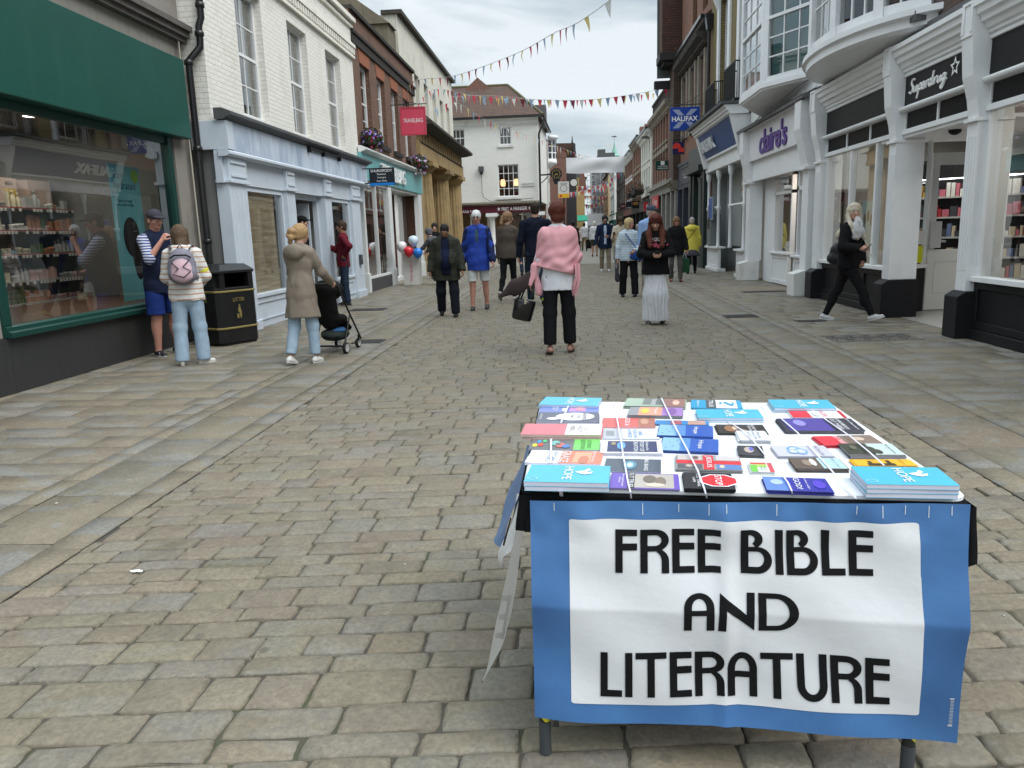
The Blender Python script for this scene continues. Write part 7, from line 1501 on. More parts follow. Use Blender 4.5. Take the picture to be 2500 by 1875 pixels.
stack([zB(288, 503), zB(780, 508), zB(872, 598), zB(385, 605)], 5, .003, 'leaflet', (.52, .52, .60), 'pale lilac leaflet with a blue interlaced knot', 'leaflet under the blue knot one', texts=[('The Triune God', (.1, .1, .15), .82, .5, .9, .06)], shapes=spots([(.38, .6, .13, .3, (.12, .3, .6)), (.38, .6, .09, .2, (.52, .52, .6)), (.47, .42, .12, .28, (.15, .32, .62)), (.47, .42, .085, .18, (.52, .52, .6)), (.33, .4, .1, .2, (.2, .38, .65)), (.33, .4, .07, .13, (.52, .52, .6))]))
stack([zB(440, 614), zB(905, 620), zB(1000, 712), zB(548, 712)], 6, .0035, 'leaflet', (.12, .085, .07), 'brown leaflet with a stone tomb picture and pale blue end', 'leaflet under the stone tomb one', blocks=[(.55, 1, 0, 1, (.42, .58, .62))], texts=[('Jesus is God', (.05, .12, .2), .85, .5, .85, .05)], shapes=spots([(.3, .5, .1, .3, (.25, .19, .15)), (.42, .55, .06, .35, (.55, .53, .5))]), pages=GREYP)
stack([zB(898, 487), zB(1380, 487), zB(1518, 592), zB(1012, 585)], 4, .006, 'booklet', (.05, .055, .04), 'booklet split between a dark wood scene and a pale green sky', 'booklet under the dark wood one', blocks=[(.5, 1, 0, 1, (.50, .60, .58))], texts=[('The Atonement', (.05, .1, .12), .86, .5, .85, .05)], shapes=spots([(.5, .4, .08, .3, (.05, .055, .04)), (.58, .25, .08, .2, (.05, .055, .04)), (.2, .6, .06, .2, (.12, .12, .08))]))
stack([zB(1035, 630), zB(1550, 628), zB(1625, 686), zB(1062, 686)], 4, .003, 'leaflet', (.78, .42, .03), 'orange yellow leaflet with a black silhouette', 'leaflet under the orange one', blocks=[(.2, .66, .0, .35, (.05, .04, .02)), (.24, .3, .35, .7, (.05, .04, .02)), (.55, .62, .35, .8, (.05, .04, .02))], texts=[('Judgement', (.1, .06, .02), .8, .5, .85, .05)])
hope([zB(1002, 692), zB(1785, 699), zB(2022, 872), zB(1187, 852)], 3, 'at the near right corner', .0115)
def strap(pts, label, z=.797, wd=.0045):
 Q = [onz(*p[:2], (TZ+(p[2]-TZ)*(.72 if p[2] > TZ else 1) if len(p) > 2 else z)) for p in pts]; O = Q[0].copy(); V = []
 for i, q in enumerate(Q):
  d_ = (Q[min(i+1, len(Q)-1)]-Q[max(i-1, 0)]); s_ = Vector((d_.y, -d_.x, 0))
  s_ = s_.normalized() if s_.length > 1e-6 else Vector((1, 0, 0)); V += [q-s_*wd/2-O, q+s_*wd/2-O, q+s_*wd/2-O+Vector((0, 0, .001)), q-s_*wd/2-O+Vector((0, 0, .001))]
 mb = MB(); n = len(Q); mb.add(V, [(4*i+a_, 4*i+b_, 4*i+4+b_, 4*i+4+a_) for i in range(n-1) for a_, b_ in ((0, 1), (1, 2), (2, 3), (3, 0))]); return mb.build('elastic_strap', mat('elastic_white', (.62, .62, .74), .8), loc=O, label=label, cat='strap', group='elastic straps over the books')
fz = TZ+.004
strap([zA(508, 150)+(.775,), zA(440, 305)+(.785,)], 'short white elastic strap over the balloon booklet at the far left', wd=.006)
strap([zA(352, 448)+(.772,), zA(350, 668)+(.775,)], 'white elastic strap over the GRACE booklet on the left', wd=.006)
strap([zA(428, 915)+(fz,), zA(438, 918)+(fz,), zA(446, 965)+(.735,)], 'end of an elastic strap hanging over the front edge under the left HOPE stack', wd=.009)
strap([zA(915, 115)+(fz,), zA(945, 270)+(.772,), zA(978, 440)+(.780,), zA(1000, 590)+(.780,), zA(1020, 700)+(.772,), zA(1048, 860)+(.775,), zA(1068, 930)+(fz,), zA(1072, 985)+(.735,)], 'white elastic strap running front to back over the second column of booklets')
strap([zA(1345, 82)+(.787,), zA(1430, 260)+(.785,), zA(1500, 400)+(.782,), zA(1590, 570)+(.782,), zA(1670, 730)+(.782,), zA(1725, 880)+(.779,), zA(1745, 945)+(fz,), zA(1755, 992)+(.735,)], 'white elastic strap crossing the Hope cards and the STOP leaflet')
strap([zA(1942, 290)+(fz,), zB(60, 380)+(.784,), zB(150, 470)+(.778,), zB(255, 600)+(.775,), zB(370, 730)+(.775,), zB(455, 840)+(.779,), zB(492, 920)+(.776,), zB(505, 992)+(.735,)], 'white elastic strap crossing the small cards to the GOD? leaflet')
strap([zB(210, 150)+(fz,), zB(400, 270)+(.782,), zB(540, 390)+(.780,), zB(690, 560)+(.776,), zB(850, 735)+(.779,), zB(1070, 985)+(fz,)], 'white elastic strap crossing the lilac knot and brown leaflets')
strap([zB(672, 190)+(.779,), zB(820, 290)+(.782,), zB(1010, 420)+(.784,), zB(1180, 560)+(.786,), zB(1325, 690)+(.783,)], 'white elastic strap crossing the violet, dark wood and orange booklets')
strap([zB(1610, 972)+(fz,), zB(1625, 992)+(.735,)], 'strap end at the front edge by the right HOPE stack')
# == PEOPLE
V3 = lambda *a: np.array(a, float)
def vnoise(X, Y, Z, f, seed):
 r = np.random.default_rng(seed); o = 0
 wx = .35*np.sin(Y*f*1.3+r.random()*6)+.3*np.sin(Z*f*.9+r.random()*6)
 for i in range(4):
  d = r.normal(size=3); d /= np.linalg.norm(d); k = f*(.7+.5*i)
  o = o+np.sin((X*d[0]+Y*d[1]+Z*d[2])*k+wx*2+r.random()*6)/(1+.6*i)
 return o/2.2
class Field:
 def __init__(s, lo, hi, h):
  s.lo = np.array(lo, np.float64); s.h = h; s.n = np.maximum(4, np.ceil((np.array(hi)-s.lo)/h).astype(int)+1)
  s.D = np.full(s.n, .12, np.float32)
 def sub(s, lo, hi, pad):
  a = np.maximum(0, np.floor((lo-pad-s.lo)/s.h).astype(int)); b = np.minimum(s.n, np.ceil((hi+pad-s.lo)/s.h).astype(int)+1)
  if (b <= a).any(): return None, None
  g = [((np.arange(a[i], b[i])*s.h+s.lo[i]).astype(np.float32)) for i in range(3)]
  return tuple(slice(a[i], b[i]) for i in range(3)), np.meshgrid(*g, indexing='ij', sparse=True)
 def comb(s, sl, d, k, op):
  A = s.D[sl]
  if op == 'u':
   if k > 0: h_ = np.maximum(k-np.abs(A-d), 0)/k; s.D[sl] = np.minimum(A, d)-h_*h_*k*.25
   else: s.D[sl] = np.minimum(A, d)
  else: s.D[sl] = np.maximum(A, -d)
 def cone(s, a, b, ra, rb, k=.02, flat=None, op='u'):
  """tapered limb from a to b; flat=(axis vector, factor) squeezes the section along that axis"""
  a = np.array(a, float); b = np.array(b, float); R_ = max(ra, rb)
  sl, g = s.sub(np.minimum(a, b), np.maximum(a, b), R_+k+2*s.h)
  if sl is None: return s
  X, Y, Z = g[0]-a[0], g[1]-a[1], g[2]-a[2]; v = b-a
  if flat is not None:
   n, q = flat; n = np.array(n, float); n /= np.linalg.norm(n); t = (X*n[0]+Y*n[1]+Z*n[2])*(q-1)
   X, Y, Z = X+t*n[0], Y+t*n[1], Z+t*n[2]; v = v+n*(q-1)*v.dot(n)
  L2 = max(v.dot(v), 1e-9); t = np.clip((X*v[0]+Y*v[1]+Z*v[2])/L2, 0, 1)
  d = np.sqrt((X-t*v[0])**2+(Y-t*v[1])**2+(Z-t*v[2])**2)-(ra+(rb-ra)*t)
  if flat is not None: d = d*.75
  s.comb(sl, d.astype(np.float32), k, op); return s
 def ell(s, c, r, k=.02, M=None, op='u'):
  """ellipsoid; M columns are its axes"""
  c = np.array(c, float); r = np.array(r, float); R_ = r.max()
  sl, g = s.sub(c, c, R_+k+2*s.h)
  if sl is None: return s
  X, Y, Z = g[0]-c[0], g[1]-c[1], g[2]-c[2]
  if M is not None: X, Y, Z = (X*M[0, i]+Y*M[1, i]+Z*M[2, i] for i in range(3))
  q = np.sqrt((X/r[0])**2+(Y/r[1])**2+(Z/r[2])**2)+1e-6; q2 = np.sqrt((X/r[0]**2)**2+(Y/r[1]**2)**2+(Z/r[2]**2)**2)+1e-6
  d = q*(q-1)/q2; s.comb(sl, np.broadcast_to(d, s.D[sl].shape).astype(np.float32), k, op); return s
 def grid(s): return np.meshgrid(*[(np.arange(s.n[i])*s.h+s.lo[i]).astype(np.float32) for i in range(3)], indexing='ij', sparse=True)
 def plane(s, p, n):
  """keep only the side the normal n points to"""
  X, Y, Z = s.grid(); n = np.array(n, float); n /= np.linalg.norm(n)
  s.D = np.maximum(s.D, -((X-p[0])*n[0]+(Y-p[1])*n[1]+(Z-p[2])*n[2])).astype(np.float32); return s
 def wrinkle(s, amp, f, seed, stretch=(1, 1, 1)):
  X, Y, Z = s.grid(); n = vnoise(X*stretch[0], Y*stretch[1], Z*stretch[2], f, seed); n = .5-np.abs(n)
  s.D = s.D+(amp*n).astype(np.float32); return s
 def mesh(s):
  D = s.D; S = D < 0; nx, ny, nz = D.shape
  c = np.zeros((nx-1, ny-1, nz-1), np.int8)
  for i in (0, 1):
   for j in (0, 1):
    for k in (0, 1): c += S[i:nx-1+i, j:ny-1+j, k:nz-1+k]
  act = (c > 0) & (c < 8); idx = np.full(act.shape, -1, np.int64); ai = np.argwhere(act); idx[act] = np.arange(len(ai))
  P = np.zeros((len(ai), 3)); W = np.zeros(len(ai)); A = ai
  for ax in range(3):
   o1, o2 = [q for q in range(3) if q != ax]
   for u in (0, 1):
    for v in (0, 1):
     q = A.copy(); q[:, o1] += u; q[:, o2] += v; r = q.copy(); r[:, ax] += 1
     da = D[tuple(q.T)]; db = D[tuple(r.T)]; m = (da < 0) != (db < 0); t = np.where(m, da/np.where(m, da-db, 1), 0)
     pt = q.astype(float); pt[:, ax] += t; P[m] += pt[m]; W[m] += 1
  P = P/W[:, None]*s.h+s.lo
  F = []
  for ax in range(3):
   o1, o2 = (ax+1) % 3, (ax+2) % 3
   a_ = [slice(None)]*3; b_ = [slice(None)]*3; a_[ax] = slice(0, -1); b_[ax] = slice(1, None); Sa, Sb = S[tuple(a_)], S[tuple(b_)]
   e = Sa != Sb; q = np.argwhere(e); q = q[(q[:, o1] > 0) & (q[:, o2] > 0) & (q[:, o1] < D.shape[o1]-1) & (q[:, o2] < D.shape[o2]-1)]
   def cell(u, v): r = q.copy(); r[:, o1] -= u; r[:, o2] -= v; return idx[tuple(r.T)]
   f = np.stack([cell(1, 1), cell(0, 1), cell(0, 0), cell(1, 0)], -1); fl = ~Sa[tuple(q.T)]; f[fl] = f[fl][:, ::-1]; F.append(f)
  F = np.concatenate(F); F = F[(F >= 0).all(1)]
  return P, F
def rotz(a): return np.array([[math.cos(a), -math.sin(a), 0], [math.sin(a), math.cos(a), 0], [0, 0, 1]])
def rotx(a): return np.array([[1, 0, 0], [0, math.cos(a), -math.sin(a)], [0, math.sin(a), math.cos(a)]])
def roty(a): return np.array([[math.cos(a), 0, math.sin(a)], [0, 1, 0], [-math.sin(a), 0, math.cos(a)]])
def ldir(f, o, side): f, o = R(f), R(o); return V3(side*math.sin(o), math.sin(f)*math.cos(o), -math.cos(f)*math.cos(o))
class Body:
 """skeleton facing +Y; arms / legs: (right, left)"""
 def __init__(s, H, thigh=((4, 3), (-4, 3)), shin=(0, -6), arm=((0, 8), (0, 8)), fore=((12, 4), (12, 4)), lean=0, head=(0, 0), wide=1.0, foot=(0, 0), heel=(0, 0), belly=0, sh=.096, twist=0):
  s.H = H; s.w = wide; s.side = (1, -1); h = H
  pel = V3(0, 0, .53*h); s.hip = [pel+V3(.052*h*wide**.5*q, 0, -.01*h) for q in s.side]
  s.knee = [s.hip[i]+ldir(*thigh[i], s.side[i])*.245*h for i in (0, 1)]
  s.ank = [s.knee[i]+ldir(shin[i], thigh[i][1]*.5, s.side[i])*.235*h for i in (0, 1)]
  s.heel = heel; s.fyaw = foot
  low = min(s.ank[i][2]-.042*h for i in (0, 1)); low = min(s.ank[i][2]-(.042*h if heel[i] == 0 else .042*h+.03*h*math.sin(R(heel[i]))) for i in (0, 1))
  up = V3(0, 0, -low)
  for L_ in (s.hip, s.knee, s.ank):
   for i in (0, 1): L_[i] = L_[i]+up
  s.pel = pel+up; l = R(lean); t = V3(0, math.sin(l), math.cos(l)); s.t = t; s.TW = rotz(R(twist))
  s.waist = s.pel+t*.095*h; s.chest = s.pel+t*.22*h; s.neck = s.pel+t*.305*h
  s.sho = [s.pel+t*.283*h+s.TW @ V3(sh*h*wide**.5*q, 0, 0) for q in s.side]
  s.elb = [s.sho[i]+(s.TW @ ldir(*arm[i], s.side[i]))*.172*h for i in (0, 1)]
  s.fd = [s.TW @ ldir(*fore[i], s.side[i]) for i in (0, 1)]
  s.wri = [s.elb[i]+s.fd[i]*.148*h for i in (0, 1)]
  s.HR = rotz(R(head[0])) @ rotx(-R(head[1])) @ rotx(-l*.5); s.hc = s.neck+V3(0, math.sin(l)*.04*h, 0)+s.HR @ V3(0, .012*h, .112*h)
  s.belly = belly
  s.top = s.hc[2]+.066*h
 def hp(s, x, y, z): return s.hc+s.HR @ (V3(x, y, z)*s.H/1.75)
 def torso(s, F, g=0.0, k=.04):
  h = s.H*s.w**.6; fl = (s.TW @ V3(0, 1, 0), 1.55)
  F.cone(s.pel-s.t*.02*s.H, s.waist, .098*h+g, .080*h+g, k, fl); F.cone(s.waist, s.chest, .080*h+g, .098*h+g, k, fl)
  F.cone(s.sho[0]*.72+s.sho[1]*.28, s.sho[1]*.72+s.sho[0]*.28, .045*h+g, .045*h+g, k); F.cone(s.chest, s.neck, .085*h+g, .038*h+g, k, fl)
  if s.belly: F.ell(s.waist+V3(0, .025*h, -.01*h), (.085*h+g, .06*h+s.belly+g, .10*h+g), k)
  return F
 def arms(s, F, g=0.0, ru=.031, re=.025, rw=.017, end=1.0, k=.03, which=(0, 1)):
  h = s.H*s.w**.4
  for i in which:
   F.cone(s.sho[i], s.elb[i], ru*h+g, re*h+g, k)
   if end > 0: F.cone(s.elb[i], s.elb[i]+(s.wri[i]-s.elb[i])*end, re*h+g, (re+(rw-re)*end)*h+g, k)
  return F
 def legs(s, F, g=0.0, rt=.056, rk=.034, ra=.024, end=1.0, k=.03):
  h = s.H*s.w**.5
  for i in (0, 1):
   F.cone(s.hip[i]+V3(0, -.008*h, 0), s.knee[i], rt*h+g, rk*h+g, k)
   if end > 0:
    if ra <= .03: F.ell(s.knee[i]*.68+s.ank[i]*.32+V3(0, -.012*h, 0), (.032*h+g, .034*h+g, .075*h), .03)
    F.cone(s.knee[i], s.knee[i]+(s.ank[i]-s.knee[i])*end, rk*h+g, (rk+(ra-rk)*end)*h+g, k)
  F.ell(s.pel+V3(0, -.018*h, -.035*h), (.084*h+g, .054*h+g, .06*h+g), k)
  return F
 def headp(s, F):
  q = s.H/1.75
  def E(c, r, k=.015): F.ell(s.hp(*c), V3(*r)*q, k, s.HR)
  E((0, -.008, .03), (.074, .092, .088)); E((0, .018, -.035), (.058, .066, .070), .03); E((0, .060, -.082), (.026, .022, .020), .025)
  E((0, .072, .022), (.045, .018, .012), .015)
  F.cone(s.hp(0, .088, .012), s.hp(0, .108, -.026), .010*q, .015*q, .008); E((-.036, .062, -.022), (.022, .018, .018), .02); E((.036, .062, -.022), (.022, .018, .018), .02)
  E((0, .086, -.056), (.022, .010, .010), .01)
  for x in (-1, 1):
   E((x*.077, -.005, -.008), (.010, .022, .032), .006); F.ell(s.hp(x*.031, .094, .006), V3(.016, .012, .010)*q, 0, s.HR, op='s')
  F.cone(s.neck-s.t*.03*s.H, s.hp(0, -.02, -.06), .036*s.H, .032*s.H, .03)
 def handp(s, F, i, curl=.5, palm=None):
  q = s.H/1.75; d = s.fd[i]; n = np.array(palm if palm is not None else s.TW @ V3(-s.side[i], 0, 0), float); n = n-d*n.dot(d); n /= np.linalg.norm(n); w = np.cross(d, n)*1.0
  w = w if w.dot(s.TW @ V3(0, 1, 0)) >= 0 else -w; c0 = s.wri[i]
  F.cone(c0, c0+d*.045*q, .024*q, .030*q, .012, (n, 1.7)); F.cone(c0+d*.045*q, c0+d*.078*q, .032*q, .036*q, .012, (n, 2.0))
  for j, (off, ln) in enumerate(((-.028, .062), (-.0095, .078), (.0095, .085), (.028, .076))):
   b = c0+d*.088*q+w*off*q; a1 = curl*1.1; e1 = d*math.cos(a1)+n*math.sin(a1); p1 = b+e1*ln*.52*q; a2 = curl*2.2; e2 = d*math.cos(a2)+n*math.sin(a2)
   F.cone(b, p1, .0092*q, .0088*q, .004); F.cone(p1, p1+e2*ln*.48*q, .0088*q, .0072*q, .003)
  tb = c0+d*.03*q+w*.022*q; tm = tb+(d*.6+w*.62+n*.4)*.040*q; F.cone(tb, tm, .0125*q, .0105*q, .008); F.cone(tm, tm+(d*.8+w*.15+n*.5)*.032*q, .0105*q, .0085*q, .004)
 def bounds(s, pad=.12):
  A = np.array(s.hip+s.knee+s.ank+s.sho+s.elb+s.wri+[s.hc]); q = s.wri+[s.wri[i]+s.fd[i]*.17 for i in (0, 1)]
  A = np.concatenate([A, np.array(q)]); return A.min(0)-pad, A.max(0)+pad
SKIN = {k: mat('skin_'+k, c, .5, .10, 9) for k, c in dict(fair=(.52, .30, .22), pink=(.50, .25, .19), tan=(.34, .18, .11), brown=(.27, .14, .085), leg=(.42, .22, .15)).items()}
for m_ in SKIN.values(): m_.node_tree.nodes['Principled BSDF'].inputs['Subsurface Weight'].default_value = .08
def cloth(name, c, rough=.85, var=.18, sc=18): return mat(name, c, rough, var, sc, bump=.25, bscale=45, spec=.12)
def person(label, px, py, top, face, skin='fair', pose=None, hair=None, garments=(), shoes=None, h=.010, group=None, hands=(.5, .5), palms=(None, None), glasses=False, Hfix=None, pos=None, extra=None):
 """px, py: the pixel where the feet meet the ground; top: pixel row of the top of the head; face: heading in degrees, 0 looks up the street"""
 g0 = Vector(pos) if pos else onz(px, py, 0)
 H = Hfix or at(px, top, g0.y).z*.985
 t = empty('person', (g0.x, g0.y, 0), R(face), label, 'person', group)
 B = Body(H, **(pose or {})); lo, hi = B.bounds(); sd = int(px*7+py)
 cov = any(gm[0] == 'trousers' and 'cutz' not in (gm[2] if len(gm) > 2 else {}) for gm in garments) or any(gm[0] == 'skirt' for gm in garments)
 F = Field(lo, hi, h); B.torso(F, -.014); B.arms(F, -.006); B.legs(F, -.018 if cov else -.006); B.headp(F)
 for i in (0, 1):
  B.handp(F, i, hands[i], palms[i]); q = rotz(R(B.fyaw[i])) @ V3(0, 1, 0); F.cone(B.ank[i], B.ank[i]+q*.05-V3(0, 0, .035), .03, .025, .02)
 v, f = F.mesh(); mesh_from_np('body', v, f, SKIN[skin], t)
 q = H/1.75
 if h < .013:
  for x in (-1, 1):
   mb = MB(); c = B.hp(x*.031, .083, .006); mb.sphere(c, .0115*q, 6); e = mb.build('eye', mat('eye_white', (.55, .52, .5), .3), t)
   mb = MB(); mb.sphere(B.hp(x*.031, .0915, .005), .0055*q, 5); mb.build('iris', mat('eye_dark', (.03, .02, .015), .2), e)
   mb = MB(); mb.tube([B.hp(x*.016, .094, .026), B.hp(x*.032, .093, .031), B.hp(x*.048, .082, .025)], .0035*q, 5); mb.build('eyebrow', mat('brow', (.10, .06, .04), .9), t)
  mb = MB(); mb.tube([B.hp(-.024, .083, -.053), B.hp(-.010, .0955, -.052), B.hp(.010, .0955, -.052), B.hp(.024, .083, -.053)], [.002*q, .0048*q, .0048*q, .002*q], 6); mb.build('mouth', mat('lips', (.32, .10, .09), .5), t)
 if glasses:
  mb = MB()
  for x in (-1, 1): mb.lathe([(0, .002), (.021*q, .002), (.023*q, 0)], n=12, M=Matrix([list(r_)+[c_] for r_, c_ in zip(B.HR @ np.array([[1, 0, 0], [0, 0, 1], [0, -1, 0]]).T @ np.eye(3), B.hp(x*.031, .105, .004))]+[[0, 0, 0, 1]]))
  mb.tube([B.hp(-.01, .107, .008), B.hp(.01, .107, .008)], .002*q, 4)
  for x in (-1, 1): mb.tube([B.hp(x*.052, .10, .008), B.hp(x*.08, .0, .01)], .002*q, 4)
  mb.build('sunglasses' if glasses == 'sun' else 'glasses', mat('lens_dark', (.02, .015, .015), .1) if glasses == 'sun' else mat('lens_clear', (.12, .10, .09), .2), t)
 if hair: make_hair(B, t, hair, h)
 for gm in garments: garment(B, t, gm, h, sd)
 if shoes:
  for i in (0, 1): shoe(B, t, i, shoes, h)
 if extra: extra(B, t)
 return B, t
def make_hair(B, t, hr, h):
 style, c = hr[0], hr[1]; q = B.H/1.75; m = mat('hair_%02d%02d%02d' % tuple(int(x*99) for x in c), c, .6, .5, 30, bump=.6, bscale=120, spec=.15)
 hh = min(h, .009); lo = B.hc-V3(.22, .26, .62)*q; hi = B.hc+V3(.22, .24, .2)*q
 if style in ('cap', 'short', 'bald'): lo = B.hc-V3(.14, .16, .12)*q
 F = Field(lo, hi, hh)
 def E(c_, r, k=.02): F.ell(B.hp(*c_), V3(*r)*q, k, B.HR)
 g = {'short': .012, 'cap': .008, 'bald': .005}.get(style, .020)
 E((0, -.012, .034), (.074+g, .092+g, .088+g));
 if style in ('short', 'cap', 'bald', 'full', 'pony', 'bun'): E((0, -.045, -.03), (.066+g*.6, .055+g*.6, .060), .02)
 if style == 'full': E((0, -.025, .045), (.100, .112, .104), .02); E((0, -.06, -.05), (.080, .06, .06), .02)
 if style == 'short': [F.ell(B.hp(x*.095, .035, -.05), V3(.035, .07, .06)*q, 0, B.HR, 's') for x in (-1, 1)]
 F.plane(B.hp(0, .052, -.02), B.HR @ V3(0, -1, 1.05 if style != 'full' else .8))
 if style in ('bob', 'long', 'mid'):
  L_ = {'bob': .10, 'mid': .17, 'long': .34}[style]; w_ = .078
  for x in (-1, 1):
   F.cone(B.hp(x*w_, -.01, .03), B.hp(x*(w_+.008), .002, -min(L_, .15)), .034*q, .028*q, .03, (B.HR @ V3(1, 0, 0), 1.3))
   if style == 'long': F.cone(B.hp(x*w_, -.01, -.05), B.hc+(B.TW @ V3(x*.105, .03, 0)+B.t*-.19)*q, .036*q, .046*q, .03, (V3(0, 1, 0), 1.2)); F.cone(B.hc+(B.TW @ V3(x*.105, .03, 0)+B.t*-.19)*q, B.hc+(B.TW @ V3(x*.092, .150, 0)+B.t*-.37)*q, .046*q, .036*q, .03, (V3(0, 1, 0), 1.2))
  F.cone(B.hp(0, -.06, .03), B.hp(0, -.085, -min(L_, .15)), .075*q, .07*q, .03, (B.HR @ V3(0, 1, 0), 1.7))
  if style == 'long': F.cone(B.hp(0, -.085, -.13), B.hc+V3(0, -.165, -.33)*q, .07*q, .075*q, .03, (B.HR @ V3(0, 1, 0), 1.8))
  F.ell(B.hp(0, .052, .095), V3(.06, .03, .025)*q, .02, B.HR)
 if style == 'pony':
  F.ell(B.hp(0, -.115, .03), V3(.03, .03, .03)*q, .015); F.cone(B.hp(0, -.125, .02), B.hp(.02, -.15, -.10), .032*q, .036*q, .02); F.cone(B.hp(.02, -.15, -.10), B.hp(.01, -.135, -.24), .036*q, .014*q, .02)
 if style == 'bun':
  for k, (x, y, z, r_) in enumerate(((0, -.13, .03, .05), (-.03, -.14, -.02, .045), (.02, -.15, -.05, .04), (-.01, -.14, -.10, .032))): F.ell(B.hp(x, y, z), V3(r_, r_, r_)*q, .012)
 X, Y, Z = F.grid(); st = (np.sin(X*260+7*np.sin(Z*14))+np.sin(Y*240+5*np.sin(Z*17)))*.0022*(1 if style != 'cap' else .3)+(.004*vnoise(X, Y, Z, 55, 5) if style in ('bun', 'mid', 'full', 'pony') else 0)
 F.D = (F.D+st).astype(np.float32); v, f = F.mesh(); mesh_from_np('hair', v, f, m, t)
 if style == 'cap':
  cc = hr[2]; m2 = cloth('cap_%02d%02d' % (int(cc[0]*99), int(cc[2]*99)), cc); F = Field(B.hc-V3(.16, .16, .02)*q, B.hc+V3(.16, .24, .2)*q, hh)
  F.ell(B.hp(0, -.010, .055), V3(.092, .108, .082)*q, .0, B.HR); F.plane(B.hp(0, 0, .035), B.HR @ V3(0, .12, 1)); F.ell(B.hp(0, .115, .045), V3(.066, .075, .012)*q, .01, B.HR); v, f = F.mesh(); mesh_from_np('cap', v, f, m2, t)
def garment(B, t, gm, h, sd):
 kind, m = gm[0], gm[1]; o = dict(gm[2]) if len(gm) > 2 else {}; lo, hi = B.bounds(.16); g = o.get('g', .014)
 if kind in ('top', 'coat', 'shirt'):
  zb = o.get('bottom', .50)*B.H+(B.pel[2]-.53*B.H); lo = lo.copy(); lo[2] = min(zb, min(w_[2] for w_ in B.wri))-.06; hi = hi.copy(); hi[2] = B.neck[2]+.16
  F = Field(lo, hi, h); B.torso(F, g, .045)
  fl = (V3(0, 1, 0), o.get('flat', 1.45)); ww = o.get('hem', .100)*B.H*B.w**.6
  if zb < B.pel[2]+.02: F.cone(B.pel+V3(0, 0, .06), V3(B.pel[0], B.pel[1]+o.get('hemy', 0), zb), .094*B.H*B.w**.6+g, ww+g, .05, fl)
  F.plane((0, 0, zb), o.get('hemn', (0, 0, 1)))
  if o.get('collar', 1): F.cone(B.neck-B.t*.03, B.neck+B.t*(.018 if kind != 'coat' else .035), .045*B.H, .040*B.H, .03)
  e = o.get('sleeve', 1.0); sl = o.get('slack', .006)
  if o.get('arms', True): B.arms(F, g*.5+sl, .032, .0265, o.get('cuff', .022), max(0, e) if e > 0 else 0, .03)
  if e == 0: pass
  if o.get('hood'): F.ell(B.neck+V3(0, -.105, -.02), (.135, .075, .095), .02); F.cone(B.neck+V3(-.09, -.02, .02), B.neck+V3(.09, -.02, .02), .03, .03, .03)
  if e > .5:
   for i in (0, 1): F.ell(B.wri[i]+B.fd[i]*.075, (.075, .075, .075), 0, op='s')
  F.wrinkle(o.get('fold', .009), o.get('ff', 26), sd+len(kind), o.get('st', (1, 1, .8)))
  if 'open' in o:
   w0 = o['open']; p = B.chest; F.cone(B.neck+V3(0, .13, .0), V3(0, .22, zb-.05), w0*1.1, w0*1.7, 0, op='s')
 elif kind == 'trousers':
  F = Field(lo, V3(hi[0], hi[1], B.waist[2]+.05), h); B.legs(F, g*.35, o.get('rt', .054), o.get('rk', .038), o.get('ra', .034), o.get('end', .95), .035)
  h_ = B.H*B.w**.6; F.cone(B.pel-V3(0, 0, .02*B.H), B.waist-V3(0, 0, .05*B.H), .086*h_+g*.3, .078*h_+g*.3, .04, (V3(0, 1, 0), 1.6))
  F.wrinkle(o.get('fold', .007), 30, sd, (1, 1, .7))
  if o.get('end', 1) > .5:
   for i in (0, 1): d = B.ank[i]-B.knee[i]; d /= np.linalg.norm(d); F.ell(B.knee[i]+(B.ank[i]-B.knee[i])*min(1.0, o.get('end', .95)+.03)+d*.085, (.09, .09, .09), 0, op='s')
  if o.get('end', 1) < .5 or 'cutz' in o: F.plane((0, 0, o.get('cutz', .3)*B.H), (0, 0, 1))
 elif kind == 'skirt':
  zb = o.get('bottom', .06)*B.H; F = Field(V3(-.42, -.42, 0), V3(.42, .42, B.waist[2]+.08), h)
  F.cone(B.waist-V3(0, 0, .10), B.pel-V3(0, 0, .06), .076*B.H, .086*B.H+g*.5, .04, (V3(0, 1, 0), 1.6)); kx = (B.knee[0]+B.knee[1])/2; ax = (B.ank[0]+B.ank[1])/2
  w_ = o.get('width', .105)*B.H; F.cone(B.pel-V3(0, 0, .06), V3(kx[0], kx[1], kx[2]), .086*B.H+g*.5, w_, .05, (V3(0, 1, 0), 1.35)); F.cone(kx, V3(ax[0], ax[1], zb-.02), w_, w_*o.get('flare', 1.12), .05, (V3(0, 1, 0), 1.1))
  X, Y, Z = F.grid(); th = np.arctan2(Y, X); F.D = (F.D+(.010*np.sin(th*17+3*np.sin(Z*5))+.006*np.sin(th*31+Z*9))*np.clip((B.pel[2]-Z)*2.2, 0, 1)).astype(np.float32); F.plane((0, 0, zb), (0, .1, 1))
 v, f = F.mesh(); return mesh_from_np(o.get('name', kind), v, f, m, t)
